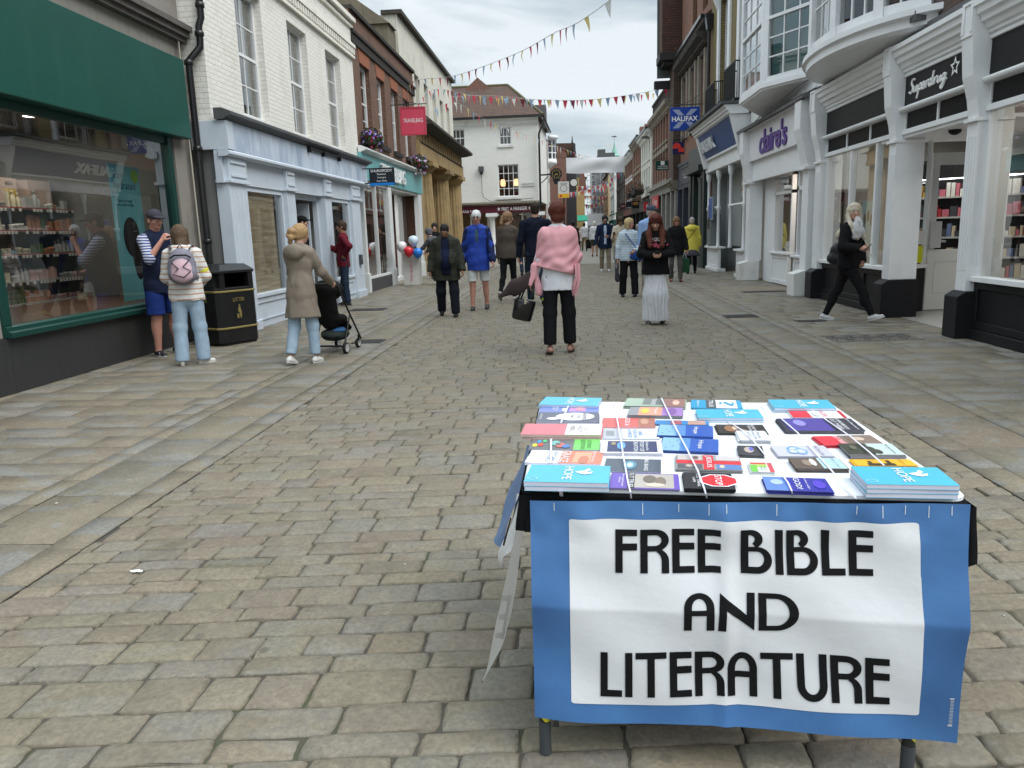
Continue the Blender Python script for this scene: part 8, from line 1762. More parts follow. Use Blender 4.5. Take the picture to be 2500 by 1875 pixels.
def shoe(B, t, i, sp, h):
 c, sole = sp[0], sp[1]; q = B.H/1.75; hh = min(h, .009); a = B.ank[i]; M = rotz(R(B.fyaw[i])) @ rotx(-R(B.heel[i]))
 def P_(x, y, z): return a+M @ (V3(x, y, z)*q)
 F = Field(a-V3(.2, .22, .16), a+V3(.2, .26, .08), hh)
 F.cone(P_(0, -.035, -.035), P_(0, .04, -.035), .036*q, .037*q, .02); F.cone(P_(0, .04, -.04), P_(0, .125, -.050), .038*q, .032*q, .03, (V3(0, 0, 1), 1.25))
 if sp[2:] and sp[2] == 'boot': F.cone(P_(0, -.01, -.03), P_(0, -.01, .06), .036*q, .04*q, .02)
 else: F.cone(P_(0, -.005, -.03), P_(0, -.005, .0), .032*q, .034*q, .02)
 F.plane(P_(0, 0, -.062), M @ V3(0, 0, 1)); v, f = F.mesh(); s = mesh_from_np('shoe', v, f, mat('shoe_%02d%02d%02d' % tuple(int(x*99) for x in c), c, .45, .15, 20), t)
 mb = MB(); MM = Matrix([list(M[r_])+[a[r_]] for r_ in range(3)]+[[0, 0, 0, 1]]); n = 16
 pts = [(.041*math.sin(2*PI*k/n)*(1 if math.cos(2*PI*k/n) > -.3 else .85)*q, (.045+.118*math.cos(2*PI*k/n))*q) for k in range(n)][::-1]
 mb.prism(pts, -.073*q, -.055*q, 'z', M=MM); mb.build('sole', mat('sole_%02d%02d%02d' % tuple(int(x*99) for x in sole), sole, .6), s)
 if len(sp) > 3:
  for k in range(sp[3]):
   for sx in (-1, 1):
    mb = MB(); y_ = .03+.022*k; mb.tube([P_(sx*.036, y_+.012, -.05), P_(sx*.031, y_-.005, -.018)], .0035, 4); mb.build('side_stripe', mat('stripe_white', (.75, .75, .75), .5), s)
def stripes(name, c1, c2, f, duty=.5, axis=2):
 if name in _mats: return _mats[name]
 a = NT(name); c = a.coord(); s = a.new('SeparateXYZ'); a.link(c, s.inputs[0]); nz = a.noise(c, 6, 2); m0 = a.new('Math', operation='MULTIPLY_ADD'); m0.inputs[1].default_value = .03; a.link(nz, m0.inputs[0]); a.link(s.outputs[axis], m0.inputs[2])
 m1 = a.new('Math', operation='MULTIPLY'); m1.inputs[1].default_value = 2*PI/f; a.link(m0.outputs[0], m1.inputs[0]); m2 = a.new('Math', operation='SINE'); a.link(m1.outputs[0], m2.inputs[0])
 mr = a.new('MapRange'); mr.inputs['From Min'].default_value = -1; a.link(m2.outputs[0], mr.inputs['Value'])
 a.base(a.mix(a.ramp(mr.outputs[0], (duty-.06, 0.), (duty+.06, 1.)), c1, c2)); a.b.inputs['Roughness'].default_value = .85; _mats[name] = a.mat; return a.mat
def drape_on(o_target, v, f, frm, d, lift, name, m, parent):
 """lay flat geometry on a garment: v in the parent's space, pushed along d until it meets the cloth"""
 me = o_target.data; bv = BVHTree.FromPolygons([p.co[:] for p in me.vertices], [tuple(p.vertices) for p in me.polygons]); vs = []
 for p in v:
  h_ = bv.ray_cast(Vector(p)-Vector(d)*.5, Vector(d)); vs.append((h_[0]-Vector(d)*lift) if h_[0] is not None else Vector(p))
 mb = MB(); mb.add(vs, f, 0, False); return mb.build(name, m, parent)
def child(t, n): return [c for c in t.children if c.name.split('.')[0] == n][0]
WALK_R = dict(thigh=((20, 2), (-14, 2)), shin=(12, -34), heel=(0, 22)); WALK_L = dict(thigh=((-14, 2), (20, 2)), shin=(-34, 12), heel=(22, 0))
def P(base, **k): d = dict(base); d.update(k); return d
def bag(name, loc, rz, parts, label, cat='bag', group=None):
 t = empty(name, loc, rz, label, cat, group)
 for nm, mb, m in parts: mb.build(nm, m, t)
 return t
def blob(prims, h=.01, fold=0, seed=1):
 A = np.array([p[1] for p in prims]+[p[2] for p in prims if p[0] == 'c']); F = Field(A.min(0)-.29, A.max(0)+.29, h)
 for p in prims:
  if p[0] == 'e': F.ell(p[1], p[2], p[3] if len(p) > 3 else .02)
  else: F.cone(*p[1:])
 if fold: F.wrinkle(fold, 28, seed)
 return F.mesh()
BLK_C = cloth('black_cloth_fine', (.010, .010, .012)); NAVYC = cloth('navy_knit', (.010, .014, .030)); DENL = cloth('light_denim', (.30, .40, .50)); DEND = cloth('dark_denim', (.018, .028, .05)); WHC = cloth('white_cotton', (.62, .63, .66)); KHAKI = cloth('khaki_cotton', (.24, .20, .14)); GREYC = cloth('grey_cloth', (.10, .10, .105))
NAVP = cloth('navy_gilet', (.012, .018, .042)); STRB = stripes('sleeve_stripes', (.05, .07, .20), (.55, .58, .66), .034, .62)
B, t = person('man in a grey cap with striped sleeves, hand to his mouth by the pharmacy window', 392, 862, 512, -112, 'pink', dict(thigh=((4, 5), (0, 6)), shin=(-3, -3), arm=((38, 16), (10, 10)), fore=((158, -30), (70, -20)), head=(-12, 8), belly=.03, wide=1.12, foot=(-10, 10)),
 ('cap', (.12, .09, .07), (.05, .05, .065)), [('shirt', STRB, dict(sleeve=.02, g=.010, name='striped_shirt', bottom=.5)), ('top', NAVP, dict(arms=False, g=.024, bottom=.44, name='gilet')), ('trousers', cloth('royal_blue_cotton', (.012, .03, .15)), dict(end=.1, cutz=.295, rk=.052, g=.03, name='shorts'))], ((.02, .022, .03), (.6, .6, .6), 'low', 3), pos=(-5.25, 9.66, 0), hands=(.9, .6))
mb = MB(); mb.box(-.07, .07, .0, .012, -.045, .045); o = mb.build('folded_paper', mat('buff_paper', (.5, .42, .28), .8), loc=(-5.0, 9.50, .80), label='folded buff paper sticking out of the blue shorts pocket', cat='paper'); o.rotation_euler = (0, R(8), R(5))
STRW = stripes('hoodie_stripes', (.66, .66, .64), (.48, .27, .17), .06, .86)
B2, t2 = person('woman in a striped hoodie and wide light jeans beside the litter bin', 475, 888, 550, 22, 'fair', dict(thigh=((2, 3), (-2, 4)), shin=(-2, -6), arm=((6, 16), (10, 12)), fore=((55, -25), (60, -20)), head=(15, 6), foot=(-60, 0)),
 ('mid', (.11, .075, .05)), [('top', STRW, dict(g=.024, bottom=.475, hood=True, name='hoodie', hem=.104)), ('trousers', DENL, dict(rt=.055, rk=.046, ra=.048, end=.98, name='jeans'))], ((.62, .61, .58), (.6, .58, .54)))
F_ = Field(B2.elb[0]-.12, B2.elb[0]+.12, .008); F_.cone(B2.sho[0]*.25+B2.elb[0]*.75, B2.elb[0]*.95+B2.wri[0]*.05, .062, .060, 0); v, f = F_.mesh(); mesh_from_np('yellow_armband', v, f, cloth('hi_vis_yellow', (.62, .60, .06)), t2)
c = Vector(tuple(B2.chest+V3(0, -.17, -.04)))
bp = empty('backpack', t2.matrix_basis @ c, t2.rotation_euler.z+.0, 'pink and lilac grey backpack worn by the woman in the striped hoodie', 'backpack')
v, f = blob([('e', V3(0, .0, 0), V3(.155, .11, .215)), ('e', V3(0, -.02, -.08), V3(.16, .12, .13))], .01, .006, 3); mesh_from_np('bag_body', v, f, cloth('lilac_grey_nylon', (.22, .21, .26)), bp)
v, f = blob([('e', V3(-.0, -.08, -.04), V3(.115, .07, .14)), ('e', V3(0, -.09, -.10), V3(.12, .06, .08))], .01, .006, 4); mesh_from_np('front_pocket', v, f, cloth('pale_pink_nylon', (.60, .42, .48)), bp)
mb = MB(); mb.tube([(-.10, -.13, .05), (-.03, -.155, -.02), (-.10, -.15, -.08), (.02, -.16, -.12), (.10, -.14, -.05), (.02, -.155, .0), (.09, -.12, .07)], .006, 5); mb.tube([(-.11, -.09, .1), (-.06, -.13, .13), (.06, -.13, .13), (.11, -.09, .1)], .009, 5); mb.build('bungee_cord', BLK_C, bp)
mb = MB(); [mb.tube([(x*.10, -.02, .20), (x*.12, .10, .235), (x*.135, .24, .15), (x*.15, .24, -.05), (x*.14, .08, -.15)], .02, 6, flat=.4) for x in (-1, 1)]; mb.tube([(-.03, -.02, .21), (0, -.03, .25), (.03, -.02, .21)], .008, 5); mb.build('strap', cloth('strap_grey', (.12, .11, .13)), bp)
TAUPE = cloth('taupe_raincoat', (.215, .18, .145), .6)
B3, t3 = person('blonde woman in a long taupe raincoat pushing the black pushchair', 750, 886, 548, -14, 'fair', P(WALK_R, thigh=((6, 2), (-8, 2)), shin=(0, -20), arm=((28, 14), (28, 14)), fore=((60, -2), (58, -2)), head=(-26, 4), lean=3, wide=.94, sh=.090, heel=(0, 14)),
 ('bun', (.36, .235, .12)), [('coat', TAUPE, dict(g=.020, bottom=.345, hem=.128, hood=True, name='raincoat', fold=.013, flat=1.25)), ('trousers', DENL, dict(end=.84, rk=.042, ra=.036, name='jeans'))], ((.62, .61, .59), (.6, .58, .55)))
pc = empty('pushchair', (-2.98, 9.62, 0), R(-8), 'black folding pushchair with grey hubbed wheels and a blue cloth in its basket', 'pushchair')
FRM = mat('frame_black', (.015, .015, .016), .35); FAB = cloth('pushchair_fabric', (.008, .009, .008))
for nm, pts_ in (('handle_frame', [(-.22, -.38, 1.02), (-.22, -.30, 1.0), (-.22, .05, .55), (-.22, .38, .14)]), ('handle_frame', [(.22, -.38, 1.02), (.22, -.30, 1.0), (.22, .05, .55), (.22, .38, .14)]), ('handlebar', [(-.22, -.38, 1.02), (.22, -.38, 1.02)]), ('rear_leg', [(-.22, .05, .55), (-.23, -.22, .12)]), ('rear_leg', [(.22, .05, .55), (.23, -.22, .12)]), ('axle', [(-.23, -.22, .11), (.23, -.22, .11)])):
 mb = MB(); mb.tube(pts_, .014 if nm != 'handlebar' else .018, 8); mb.build(nm, FRM, pc)
v, f = blob([('c', V3(-.14, -.10, .50), V3(.14, -.10, .50), .10, .10, .02, (V3(0, 0, 1), 1.5)), ('c', V3(0, -.16, .5), V3(0, -.26, .92), .16, .15, .05, (V3(0, 1, 0), 2.4)), ('e', V3(0, -.12, .92), V3(.21, .22, .15), .05), ('c', V3(0, .10, .44), V3(0, .26, .34), .15, .13, .04, (V3(0, .6, 1), 3))], .012, .008, 2); mesh_from_np('seat', v, f, FAB, pc)
v, f = blob([('e', V3(0, -.02, .26), V3(.2, .24, .10), .02)], .012, .01, 4); mesh_from_np('basket', v, f, cloth('basket_camouflage', (.03, .04, .035), .9, .8, 9), pc)
v, f = blob([('e', V3(.07, -.08, .33), V3(.12, .10, .05), .02)], .012, .01, 6); mesh_from_np('blue_cloth', v, f, cloth('blanket_blue', (.05, .14, .30)), pc)
for x, y, r_ in ((-.25, -.22, .085), (.25, -.22, .085), (-.17, .38, .07), (.17, .38, .07)):
 wp = empty('wheel', (x, y, r_)); wp.parent = pc; Mx = Matrix.Rotation(R(90), 4, 'Y')
 mb = MB(); mb.lathe([(r_*.72, -.022), (r_*.97, -.02), (r_, 0), (r_*.97, .02), (r_*.72, .022)], n=20, M=Mx); mb.build('tyre', mat('tyre_black', (.015, .015, .015), .8), wp)
 mb = MB(); mb.lathe([(0, -.014), (r_*.72, -.022)], n=20, M=Mx); mb.lathe([(0, .014), (r_*.72, .022)], n=20, M=Mx); mb.build('hub', mat('hub_pale', (.45, .45, .45), .5), wp)
 if y > 0: mb = MB(); mb.tube([(x*1.15, y-.02, .2), (x, y, r_)], .018, 6); mb.build('wheel_fork', FRM, pc)
pc.scale = (.86, .9, .86)
def at_y(px, Y): return at(px, 600, Y)
p4 = at_y(740, 15.3)
person('man in a black baseball cap standing in the pale blue shop doorway', 740, 770, 528, -70, 'fair', dict(), ('cap', (.03, .02, .015), (.012, .012, .014)), [('top', BLK_C, {}), ('trousers', BLK_C, {})], ((.02, .02, .02), (.02, .02, .02)), pos=(p4.x, 15.3, 0), h=.012)
def collar(B, t, m=None, w=.05):
 mb = MB()
 for s_ in (-1, 1):
  n_ = Vector(tuple(B.neck)); mb.add([n_+Vector((s_*.005, .085, .0)), n_+Vector((s_*.055, .045, .045)), n_+Vector((s_*.07, .065, .0)), n_+Vector((s_*.035, .105, -.04))], [(0, 1, 2, 3)])
 mb.build('collar', m or WHC, t)
B5, t5 = person('man in a maroon sweatshirt with one hand on his hip facing the blue doorway', 828, 746, 540, 104, 'tan', dict(thigh=((4, 5), (-2, 6)), shin=(0, -4), arm=((34, 6), (-38, 46)), fore=((118, -8), (30, -35)), head=(0, 2), lean=-3),
 ('short', (.05, .03, .02)), [('top', cloth('maroon_jersey', (.115, .012, .022)), dict(g=.022, bottom=.47, name='sweatshirt')), ('trousers', DEND, dict(name='jeans'))], ((.02, .02, .02), (.25, .22, .2)), pos=(-4.78, 16.35, 0), hands=(1.2, .8), extra=lambda B, t: collar(B, t))
v_, f_ = text_geo('SAN DIEGO', .20, .035); drape_on(child(t5, 'sweatshirt'), [(-p[0], .5, B5.chest[2]+.03+p[1]) for p in v_], f_, None, (0, -1, 0), .004, 'chest_lettering', mat('print_grey', (.4, .3, .3), .7), t5)
OLIVE = cloth('olive_waxed_jacket', (.030, .032, .024), .65)
B6, t6 = person('stocky man in a dark olive jacket open over a navy jumper', 1096, 772, 545, 184, 'brown', P(WALK_L, thigh=((-6, 4), (8, 4)), shin=(-24, 4), heel=(16, 0), arm=((-4, 16), (6, 16)), fore=((16, 8), (22, 8)), head=(0, 18), wide=1.3, belly=.05),
 ('short', (.02, .018, .018)), [('shirt', cloth('navy_jumper', (.009, .013, .035)), dict(g=.016, bottom=.47, name='jumper')), ('coat', OLIVE, dict(g=.036, bottom=.40, open=.062, name='jacket', fold=.014, hem=.108)), ('trousers', cloth('blue_black_trousers', (.010, .012, .018)), dict(rk=.044, ra=.04))], ((.01, .01, .01), (.012, .012, .012)), extra=lambda B, t: collar(B, t, cloth('pale_blue_collar', (.35, .38, .45))))
for x in (-1, 1):
 jk = child(t6, 'jacket'); pv = [(x*.155+dx, .5, B6.chest[2]-.02+dz) for dz in (0, -.05, -.10, -.14) for dx in (-.05, 0, .05)]; drape_on(jk, pv, [(r*3+c_, r*3+c_+1, r*3+c_+4, r*3+c_+3) for r in range(3) for c_ in range(2)], None, (0, -1, 0), .008, 'chest_pocket', OLIVE, t6)
p7 = at_y(1063, 25.5)
person('dark haired person in a black mask half hidden by the portico gate', 1062, 660, 546, 190, 'fair', {}, ('full', (.02, .015, .015)), [('top', BLK_C, {}), ('trousers', BLK_C, {})], ((.02, .02, .02), (.02, .02, .02)), pos=(p7.x, 25.5, 0), h=.016)
p7 = at_y(1074, 22.5)
person('person in a grey hooded top stooping behind the olive jacket man', 1075, 665, 572, 60, 'fair', dict(lean=35, arm=((40, 8), (40, 8)), fore=((60, 0), (60, 0))), ('full', (.10, .10, .11)), [('top', cloth('grey_hoodie', (.09, .09, .10)), dict(hood=True)), ('trousers', BLK_C, {})], ((.02, .02, .02), (.02, .02, .02)), pos=(p7.x, 22.5, 0), h=.016, Hfix=1.7)
BLUEJ = cloth('blue_rain_shell', (.022, .055, .32), .5)
B8, t8 = person('tall white haired man in glasses, bright blue waterproof and white shorts', 1172, 756, 514, 182, 'pink', P(WALK_R, thigh=((4, 3), (-6, 3)), shin=(2, -16), heel=(0, 8), arm=((-6, 14), (8, 14)), fore=((8, 8), (20, 8)), head=(0, 6)),
 ('short', (.62, .62, .62)), [('shirt', cloth('teal_shirt', (.05, .09, .13)), dict(g=.014, bottom=.48, name='inner_shirt')), ('coat', BLUEJ, dict(g=.026, bottom=.41, open=.034, name='waterproof', fold=.012, arms=True, hem=.104)), ('trousers', cloth('white_denim', (.55, .58, .57)), dict(end=.08, cutz=.30, rk=.044, g=.02, name='shorts'))], ((.05, .05, .05), (.02, .02, .02), 'boot'), glasses='clear', extra=lambda B, t: collar(B, t, BLUEJ))
F_ = Field(*[b_ for b_ in B8.bounds(.1)], .012); B8.arms(F_, .022, .032, .0265, .023, .97); F_.wrinkle(.008, 26, 4); v, f = F_.mesh(); mesh_from_np('navy_sleeves', v, f, cloth('navy_shell', (.012, .02, .07), .5), t8)
B9, t9 = person('woman with a long ponytail, brown grey sweatshirt and black leggings walking away', 1244, 734, 518, -10, 'fair', P(WALK_R, thigh=((6, 1), (-10, 1)), shin=(2, -42), heel=(0, 50), arm=((14, 20), (4, 10)), fore=((20, 14), (10, 5)), head=(-55, 0), wide=.9, sh=.088),
 ('pony', (.22, .13, .075)), [('top', cloth('mushroom_sweatshirt', (.085, .070, .058)), dict(g=.030, bottom=.49, name='sweatshirt', hem=.088)), ('trousers', BLK_C, dict(rt=.054, rk=.033, ra=.024, g=.004, name='leggings', fold=.002))], ((.45, .42, .4), (.3, .27, .22)))
B11, t11 = person('tall dark haired man in a navy sweater beside the ponytail woman', 1312, 742, 489, 2, 'fair', P(WALK_L, arm=((6, 8), (-2, 12)), fore=((20, 6), (8, 8)), head=(0, 0), sh=.118),
 ('short', (.025, .018, .015)), [('top', cloth('navy_sweater', (.008, .011, .022)), dict(g=.022, bottom=.49, name='sweater')), ('trousers', DEND, dict(name='jeans'))], ((.25, .32, .03), (.05, .06, .03)))
person('girl in dark clothes seen between the ponytail woman and the tall man', 1280, 672, 545, 10, 'fair', P(WALK_R), ('long', (.03, .02, .018)), [('top', cloth('black_coat_small', (.015, .015, .018)), dict(bottom=.45)), ('trousers', DEND, {})], ((.02, .02, .02), (.02, .02, .02)), h=.014)
PINKC = cloth('pink_linen_shawl', (.68, .345, .38), .8, .10); PINKC.node_tree.nodes['Principled BSDF'].inputs['Roughness'].default_value = .9
def shawl(B, t):
 F = Field(V3(-.46, -.34, .72), V3(.40, .34, B.neck[2]+.12), .009); N_ = B.neck
 F.cone(B.sho[0]+V3(-.01, -.01, -.01), B.sho[1]+V3(.01, -.01, -.01), .074, .074, .05); F.cone(N_-V3(0, 0, .03), N_+V3(0, -.005, .01), .085, .07, .05)
 F.cone(B.chest, V3(.0, -.02, 1.0), .165, .195, .08, (V3(0, 1, 0), 1.2))
 F.cone(B.sho[0], V3(.205, .03, 1.12), .065, .075, .08); F.cone(B.sho[1], V3(-.215, .04, 1.03), .065, .075, .08)
 F.cone(V3(.20, .03, 1.12), V3(.22, .02, .96), .07, .03, .05); F.cone(V3(-.21, .03, 1.03), V3(-.29, -.0, .84), .07, .035, .06)
 X, Y, Z = F.grid(); r = np.sqrt(X*X+Y*Y)
 n = .012*np.sin(Z*34+X*9+2.2*np.sin(X*9))*np.clip((1.28-Z)*3, 0, 1)+.007*np.sin((Z-X*.7)*52+3*np.sin(X*12))*np.clip((1.45-Z)*3, 0, 1)+.005*np.sin(X*60+Z*10)*np.clip((Z-1.2)*4, 0, 1)
 F.D = (F.D+.7*n).astype(np.float32); F.plane((0, 0, .97), (.25, 0, 1))
 v, f = F.mesh(); mesh_from_np('pink_shawl', v, f, PINKC, t)
 v, f = blob([('c', V3(-.27, -.02, 1.02), V3(-.33, -.04, .82), .05, .03, .03, (V3(0, 1, 0), 2)), ('c', V3(-.27, .0, .95), V3(-.22, .0, .73), .04, .05, .03, (V3(0, 1, 0), 2))], .009, .012, 3); mesh_from_np('shawl_end', v, f, PINKC, t)
 mb = MB(); rr = random.Random(2)
 for k in range(26): x = .19+.05*rr.random(); y = -.10+.05*rr.random(); l = rr.uniform(.22, .34); mb.tube([(x, y, 1.05), (x+.008, y-.02, 1.0-l*.4), (x-.03-.03*rr.random(), y-.02, 1.0-l)], [.012, .008, .003], 5)
 mb.build('shawl_fringe', PINKC, t)
B12, t12 = person('woman seen from behind in a pink shawl over a white shirt and black trousers', 1367, 862, 498, 3, 'fair', dict(thigh=((5, 4), (-3, 3)), shin=(3, -6), heel=(0, 10), arm=((4, 10), (4, 14)), fore=((70, -40), (8, 20)), head=(4, 4), wide=.92, sh=.088, foot=(-16, 6)),
 ('full', (.085, .024, .016)), [('shirt', WHC, dict(g=.018, bottom=.435, name='white_shirt', fold=.010, hem=.112, flat=1.3)), ('trousers', BLK_C, dict(end=.84, rk=.046, ra=.043, fold=.004))], ((.36, .19, .15), (.03, .02, .02)), h=.009, extra=shawl)
F_ = Field(B12.neck-V3(.2, .2, .06), B12.neck+V3(.2, .2, .1), .008); F_.cone(B12.neck+V3(0, -.01, -.01), B12.neck+V3(0, -.002, .04), .078, .062, .0); F_.cone(B12.neck+V3(0, .03, .02), B12.neck+V3(0, .1, .1), .05, .06, 0, op='s'); v, f = F_.mesh(); mesh_from_np('shirt_collar', v, f, cloth('pale_blue_lining', (.48, .50, .60)), t12)
hb = t12.matrix_basis @ Vector((-.40, .02, .60))
SHINY = mat('black_patent', (.008, .008, .009), .18, .2, 8, coat=.6)
bg = empty('handbag', hb, R(8), 'shiny black bucket handbag carried by the woman in the pink shawl', 'handbag')
mb = MB(); mb.lathe([(0, -.2), (.105, -.2), (.12, -.18), (.13, .02), (.125, .05), (.11, .04), (0, .03)], n=24, M=Matrix.Rotation(R(14), 4, 'Y') @ Matrix.Diagonal((1, .62, 1, 1))); mb.build('bag_body', SHINY, bg)
mb = MB(); mb.tube([(-.09, 0, .03), (.0, -.01, .22), (.09, .0, .26), (.11, 0, .1)], .011, 7); mb.tube([(-.05, .04, .03), (.03, .03, .22), (.1, .02, .26), (.09, .04, .06)], .011, 7); mb.build('handle', SHINY, bg)
mb = MB(); mb.box(-.012, .012, -.085, -.075, .0, .07); mb.tube([(.0, -.08, .06), (-.03, -.085, .09)], .009, 5); mb.build('clasp', mat('pale_metal', (.6, .55, .45), .25, metal=.9), bg)
v, f = blob([('c', V3(.10, 0, .10), V3(-.08, .0, .0), .07, .10, .03, (V3(0, 1, 0), 2.2)), ('c', V3(-.08, 0, .0), V3(-.26, .0, -.10), .09, .03, .03, (V3(0, 1, 0), 2.2))], .009, .016, 6)
bg = empty('carried_jacket', t12.matrix_basis @ Vector((-.42, -.02, .80)), R(8), 'crumpled dark brown jacket hanging from the shawl woman\'s left arm', 'jacket'); mesh_from_np('cloth', v, f, cloth('brown_black_cloth', (.05, .035, .035)), bg)
STRC = stripes('blue_white_stripes', (.28, .40, .50), (.60, .64, .68), .034, .5)
B13, t13 = person('blonde woman in a blue and white striped cardigan looking sideways', 1535, 724, 534, 186, 'pink', P(WALK_L, thigh=((-4, 3), (6, 4)), shin=(-10, 4), heel=(8, 0), arm=((2, 14), (6, 20)), fore=((6, 6), (62, -38)), head=(48, 0), wide=1.08, sh=.09, foot=(0, -25)),
 ('bob', (.42, .31, .16)), [('top', STRC, dict(g=.024, bottom=.47, name='striped_cardigan', hem=.102)), ('trousers', BLK_C, dict(rk=.044, ra=.043))], ((.015, .015, .015), (.015, .015, .015)))
def strap_bag(t, B, m, zc, label, side=-1, size=(.15, .05, .10), name='crossbody_bag'):
 bg = empty(name, t.matrix_basis @ Vector((side*.16, .20, zc)), t.rotation_euler.z, label, 'bag')
 v, f = blob([('e', V3(0, 0, 0), V3(*size)), ('e', V3(0, .0, -.03), V3(size[0]*1.1, size[1], size[2]*.8))], .01, .006); mesh_from_np('bag_body', v, f, m, bg)
 sh = Vector(tuple(B.sho[0 if side < 0 else 1])); c0 = Vector((side*.16, .20, zc)); pts = [(side*.02, .0, size[2]*.7), (Vector(tuple(B.chest))+Vector((side*.04, .165, -.06))-c0), (Vector(tuple(B.chest))+Vector((-side*.07, .165, .08))-c0), (sh+Vector((side*.075, .03, .055))-c0)]
 mb = MB(); mb.tube(pts, .016, 6, flat=.35); mb.build('strap', m, bg); return bg
strap_bag(t13, B13, cloth('royal_blue_leather', (.015, .06, .24), .5), .88, 'blue cross body bag of the woman in the striped cardigan', size=(.16, .05, .10))
ub = empty('folded_umbrella', t13.matrix_basis @ Vector((.27, .06, .52)), 0, 'folded black and white umbrella hanging from the striped cardigan woman\'s hand', 'umbrella')
v, f = blob([('c', V3(0, 0, .08), V3(.02, 0, -.14), .03, .06, .02)], .009, .01); mesh_from_np('canopy', v, f, cloth('black_white_print', (.04, .04, .05), .8, .9, 40), ub); mb = MB(); mb.tube([(0, 0, .08), (-.01, 0, .17)], .006, 5); mb.build('loop', WHC, ub)
B14, t14 = person('girl in a black printed sweatshirt and long white skirt looking down at a phone', 1600, 792, 519, 178, 'fair', dict(thigh=((6, 3), (-4, 3)), shin=(2, -14), heel=(0, 12), arm=((14, 16), (14, 16)), fore=((84, -44), (84, -44)), head=(-6, 26), wide=.92, sh=.088),
 ('long', (.085, .030, .018)), [('top', cloth('black_sweatshirt', (.009, .009, .010)), dict(g=.034, bottom=.46, name='sweatshirt', hem=.106, fold=.013)), ('skirt', cloth('white_crinkled_cotton', (.62, .63, .66)), dict(bottom=.045, width=.104, name='skirt'))], ((.05, .04, .035), (.5, .48, .45)), h=.009, hands=(1.0, 1.0))
swt = child(t14, 'sweatshirt')
v_, f_ = text_geo('THE OOZES', .27, .052, bold=.02); drape_on(swt, [(-p[0]*1.0, .5, B14.chest[2]+.045+p[1]-.9*p[0]**2) for p in v_], f_, None, (0, -1, 0), .004, 'chest_lettering', mat('print_cream', (.6, .5, .48), .7), t14)
mb = MB(); rr = random.Random(9); vv = []; ff = []
for k in range(60):
 x = rr.gauss(0, .07); z = rr.gauss(-.035, .022); s_ = rr.uniform(.006, .016); b_ = len(vv); vv += [(x-s_, .5, B14.chest[2]+z), (x, .5, B14.chest[2]+z-s_*.8), (x+s_, .5, B14.chest[2]+z), (x, .5, B14.chest[2]+z+s_*.8)]; ff.append((b_, b_+1, b_+2, b_+3))
drape_on(swt, vv, ff, None, (0, -1, 0), .005, 'pink_print', mat('print_pink', (.58, .10, .16), .7), t14)
def phone(t, B, label, col=(.015, .015, .018), hand=0):
 c = (B.wri[0]+B.wri[1])/2+(B.fd[0]+B.fd[1])/2*.09 if hand is None else B.wri[hand]+B.fd[hand]*.10
 p = empty('phone', t.matrix_basis @ Vector(tuple(c+V3(0, .0, .02))), t.rotation_euler.z, label, 'phone'); mb = MB(); mb.box(-.038, .038, -.005, .005, -.075, .075, M=Matrix.Rotation(R(-50), 4, 'X')); mb.build('case', mat('phone_case', col, .3), p, bevel=.004); mb = MB(); mb.box(-.034, .034, -.0065, -.0055, -.068, .068, M=Matrix.Rotation(R(-50), 4, 'X')); mb.build('screen', mat('phone_screen', (.02, .025, .03), .1), p)
phone(t14, B14, 'phone held in both hands by the girl in the white skirt', hand=None)
person('man in a blue cap and light blue shirt behind the girl with the phone', 1588, 722, 503, 200, 'pink', dict(head=(35, 0), wide=1.2), ('cap', (.3, .3, .3), (.05, .06, .09)), [('top', cloth('light_blue_shirt', (.24, .36, .60)), dict(g=.026, bottom=.48)), ('trousers', cloth('beige_trousers', (.33, .30, .25)), {})], ((.1, .1, .1), (.05, .05, .05)), h=.012)
B16, t16 = person('woman in sunglasses and a black coat carrying bags behind the girl with the phone', 1650, 688, 531, 184, 'pink', P(WALK_L, arm=((0, 10), (4, 16)), fore=((10, 4), (14, 8)), thigh=((-5, 2), (6, 2)), shin=(-14, 2)), ('bob', (.19, .11, .06)), [('coat', BLK_C, dict(g=.03, bottom=.42)), ('trousers', cloth('greige_trousers', (.08, .075, .07)), {})], ((.12, .03, .02), (.02, .02, .02), 'boot'), glasses='sun', h=.011)
def carrier(px, py, Y, w, hh, m, label, tilt=0, name='carrier_bag', cat='bag'):
 c = at(px, py, Y); b_ = empty(name, c, R(10), label, cat); mb = MB(); mb.prism([(-w/2, -hh/2), (w/2, -hh/2), (w/2*.92, hh/2), (-w/2*.92, hh/2)], -.05, .05, 'y'); mb.build('bag_body', m, b_, bevel=.01); mb = MB(); mb.tube([(-w*.25, 0, hh/2), (-w*.05, 0, hh/2+.16), (w*.2, 0, hh/2)], .009, 5); mb.build('handle', WHC, b_)
carrier(1672, 648, 21.3, .24, .38, mat('bag_green', (.012, .085, .035), .5, .1), 'dark green paper carrier bag hanging beside the yellow raincoat')
carrier(1652, 640, 20.9, .17, .5, cloth('cream_canvas', (.45, .43, .38)), 'cream canvas tote between the girl and the woman in sunglasses', name='tote_bag')
YEL = cloth('yellow_raincoat', (.66, .56, .09), .5, .08)
B17, t17 = person('woman with cropped grey hair in a yellow hooded raincoat walking away', 1688, 668, 532, -8, 'pink', P(WALK_R, thigh=((4, 2), (-5, 2)), shin=(2, -10), arm=((0, 12), (0, 12))), ('short', (.38, .35, .33)), [('coat', YEL, dict(g=.034, bottom=.36, hood=True, hem=.118, name='raincoat')), ('skirt', cloth('grey_frilled_skirt', (.06, .06, .07)), dict(bottom=.32, width=.135, name='skirt')), ('trousers', BLK_C, dict(rk=.034, ra=.028))], ((.02, .02, .02), (.02, .02, .02)), h=.011)
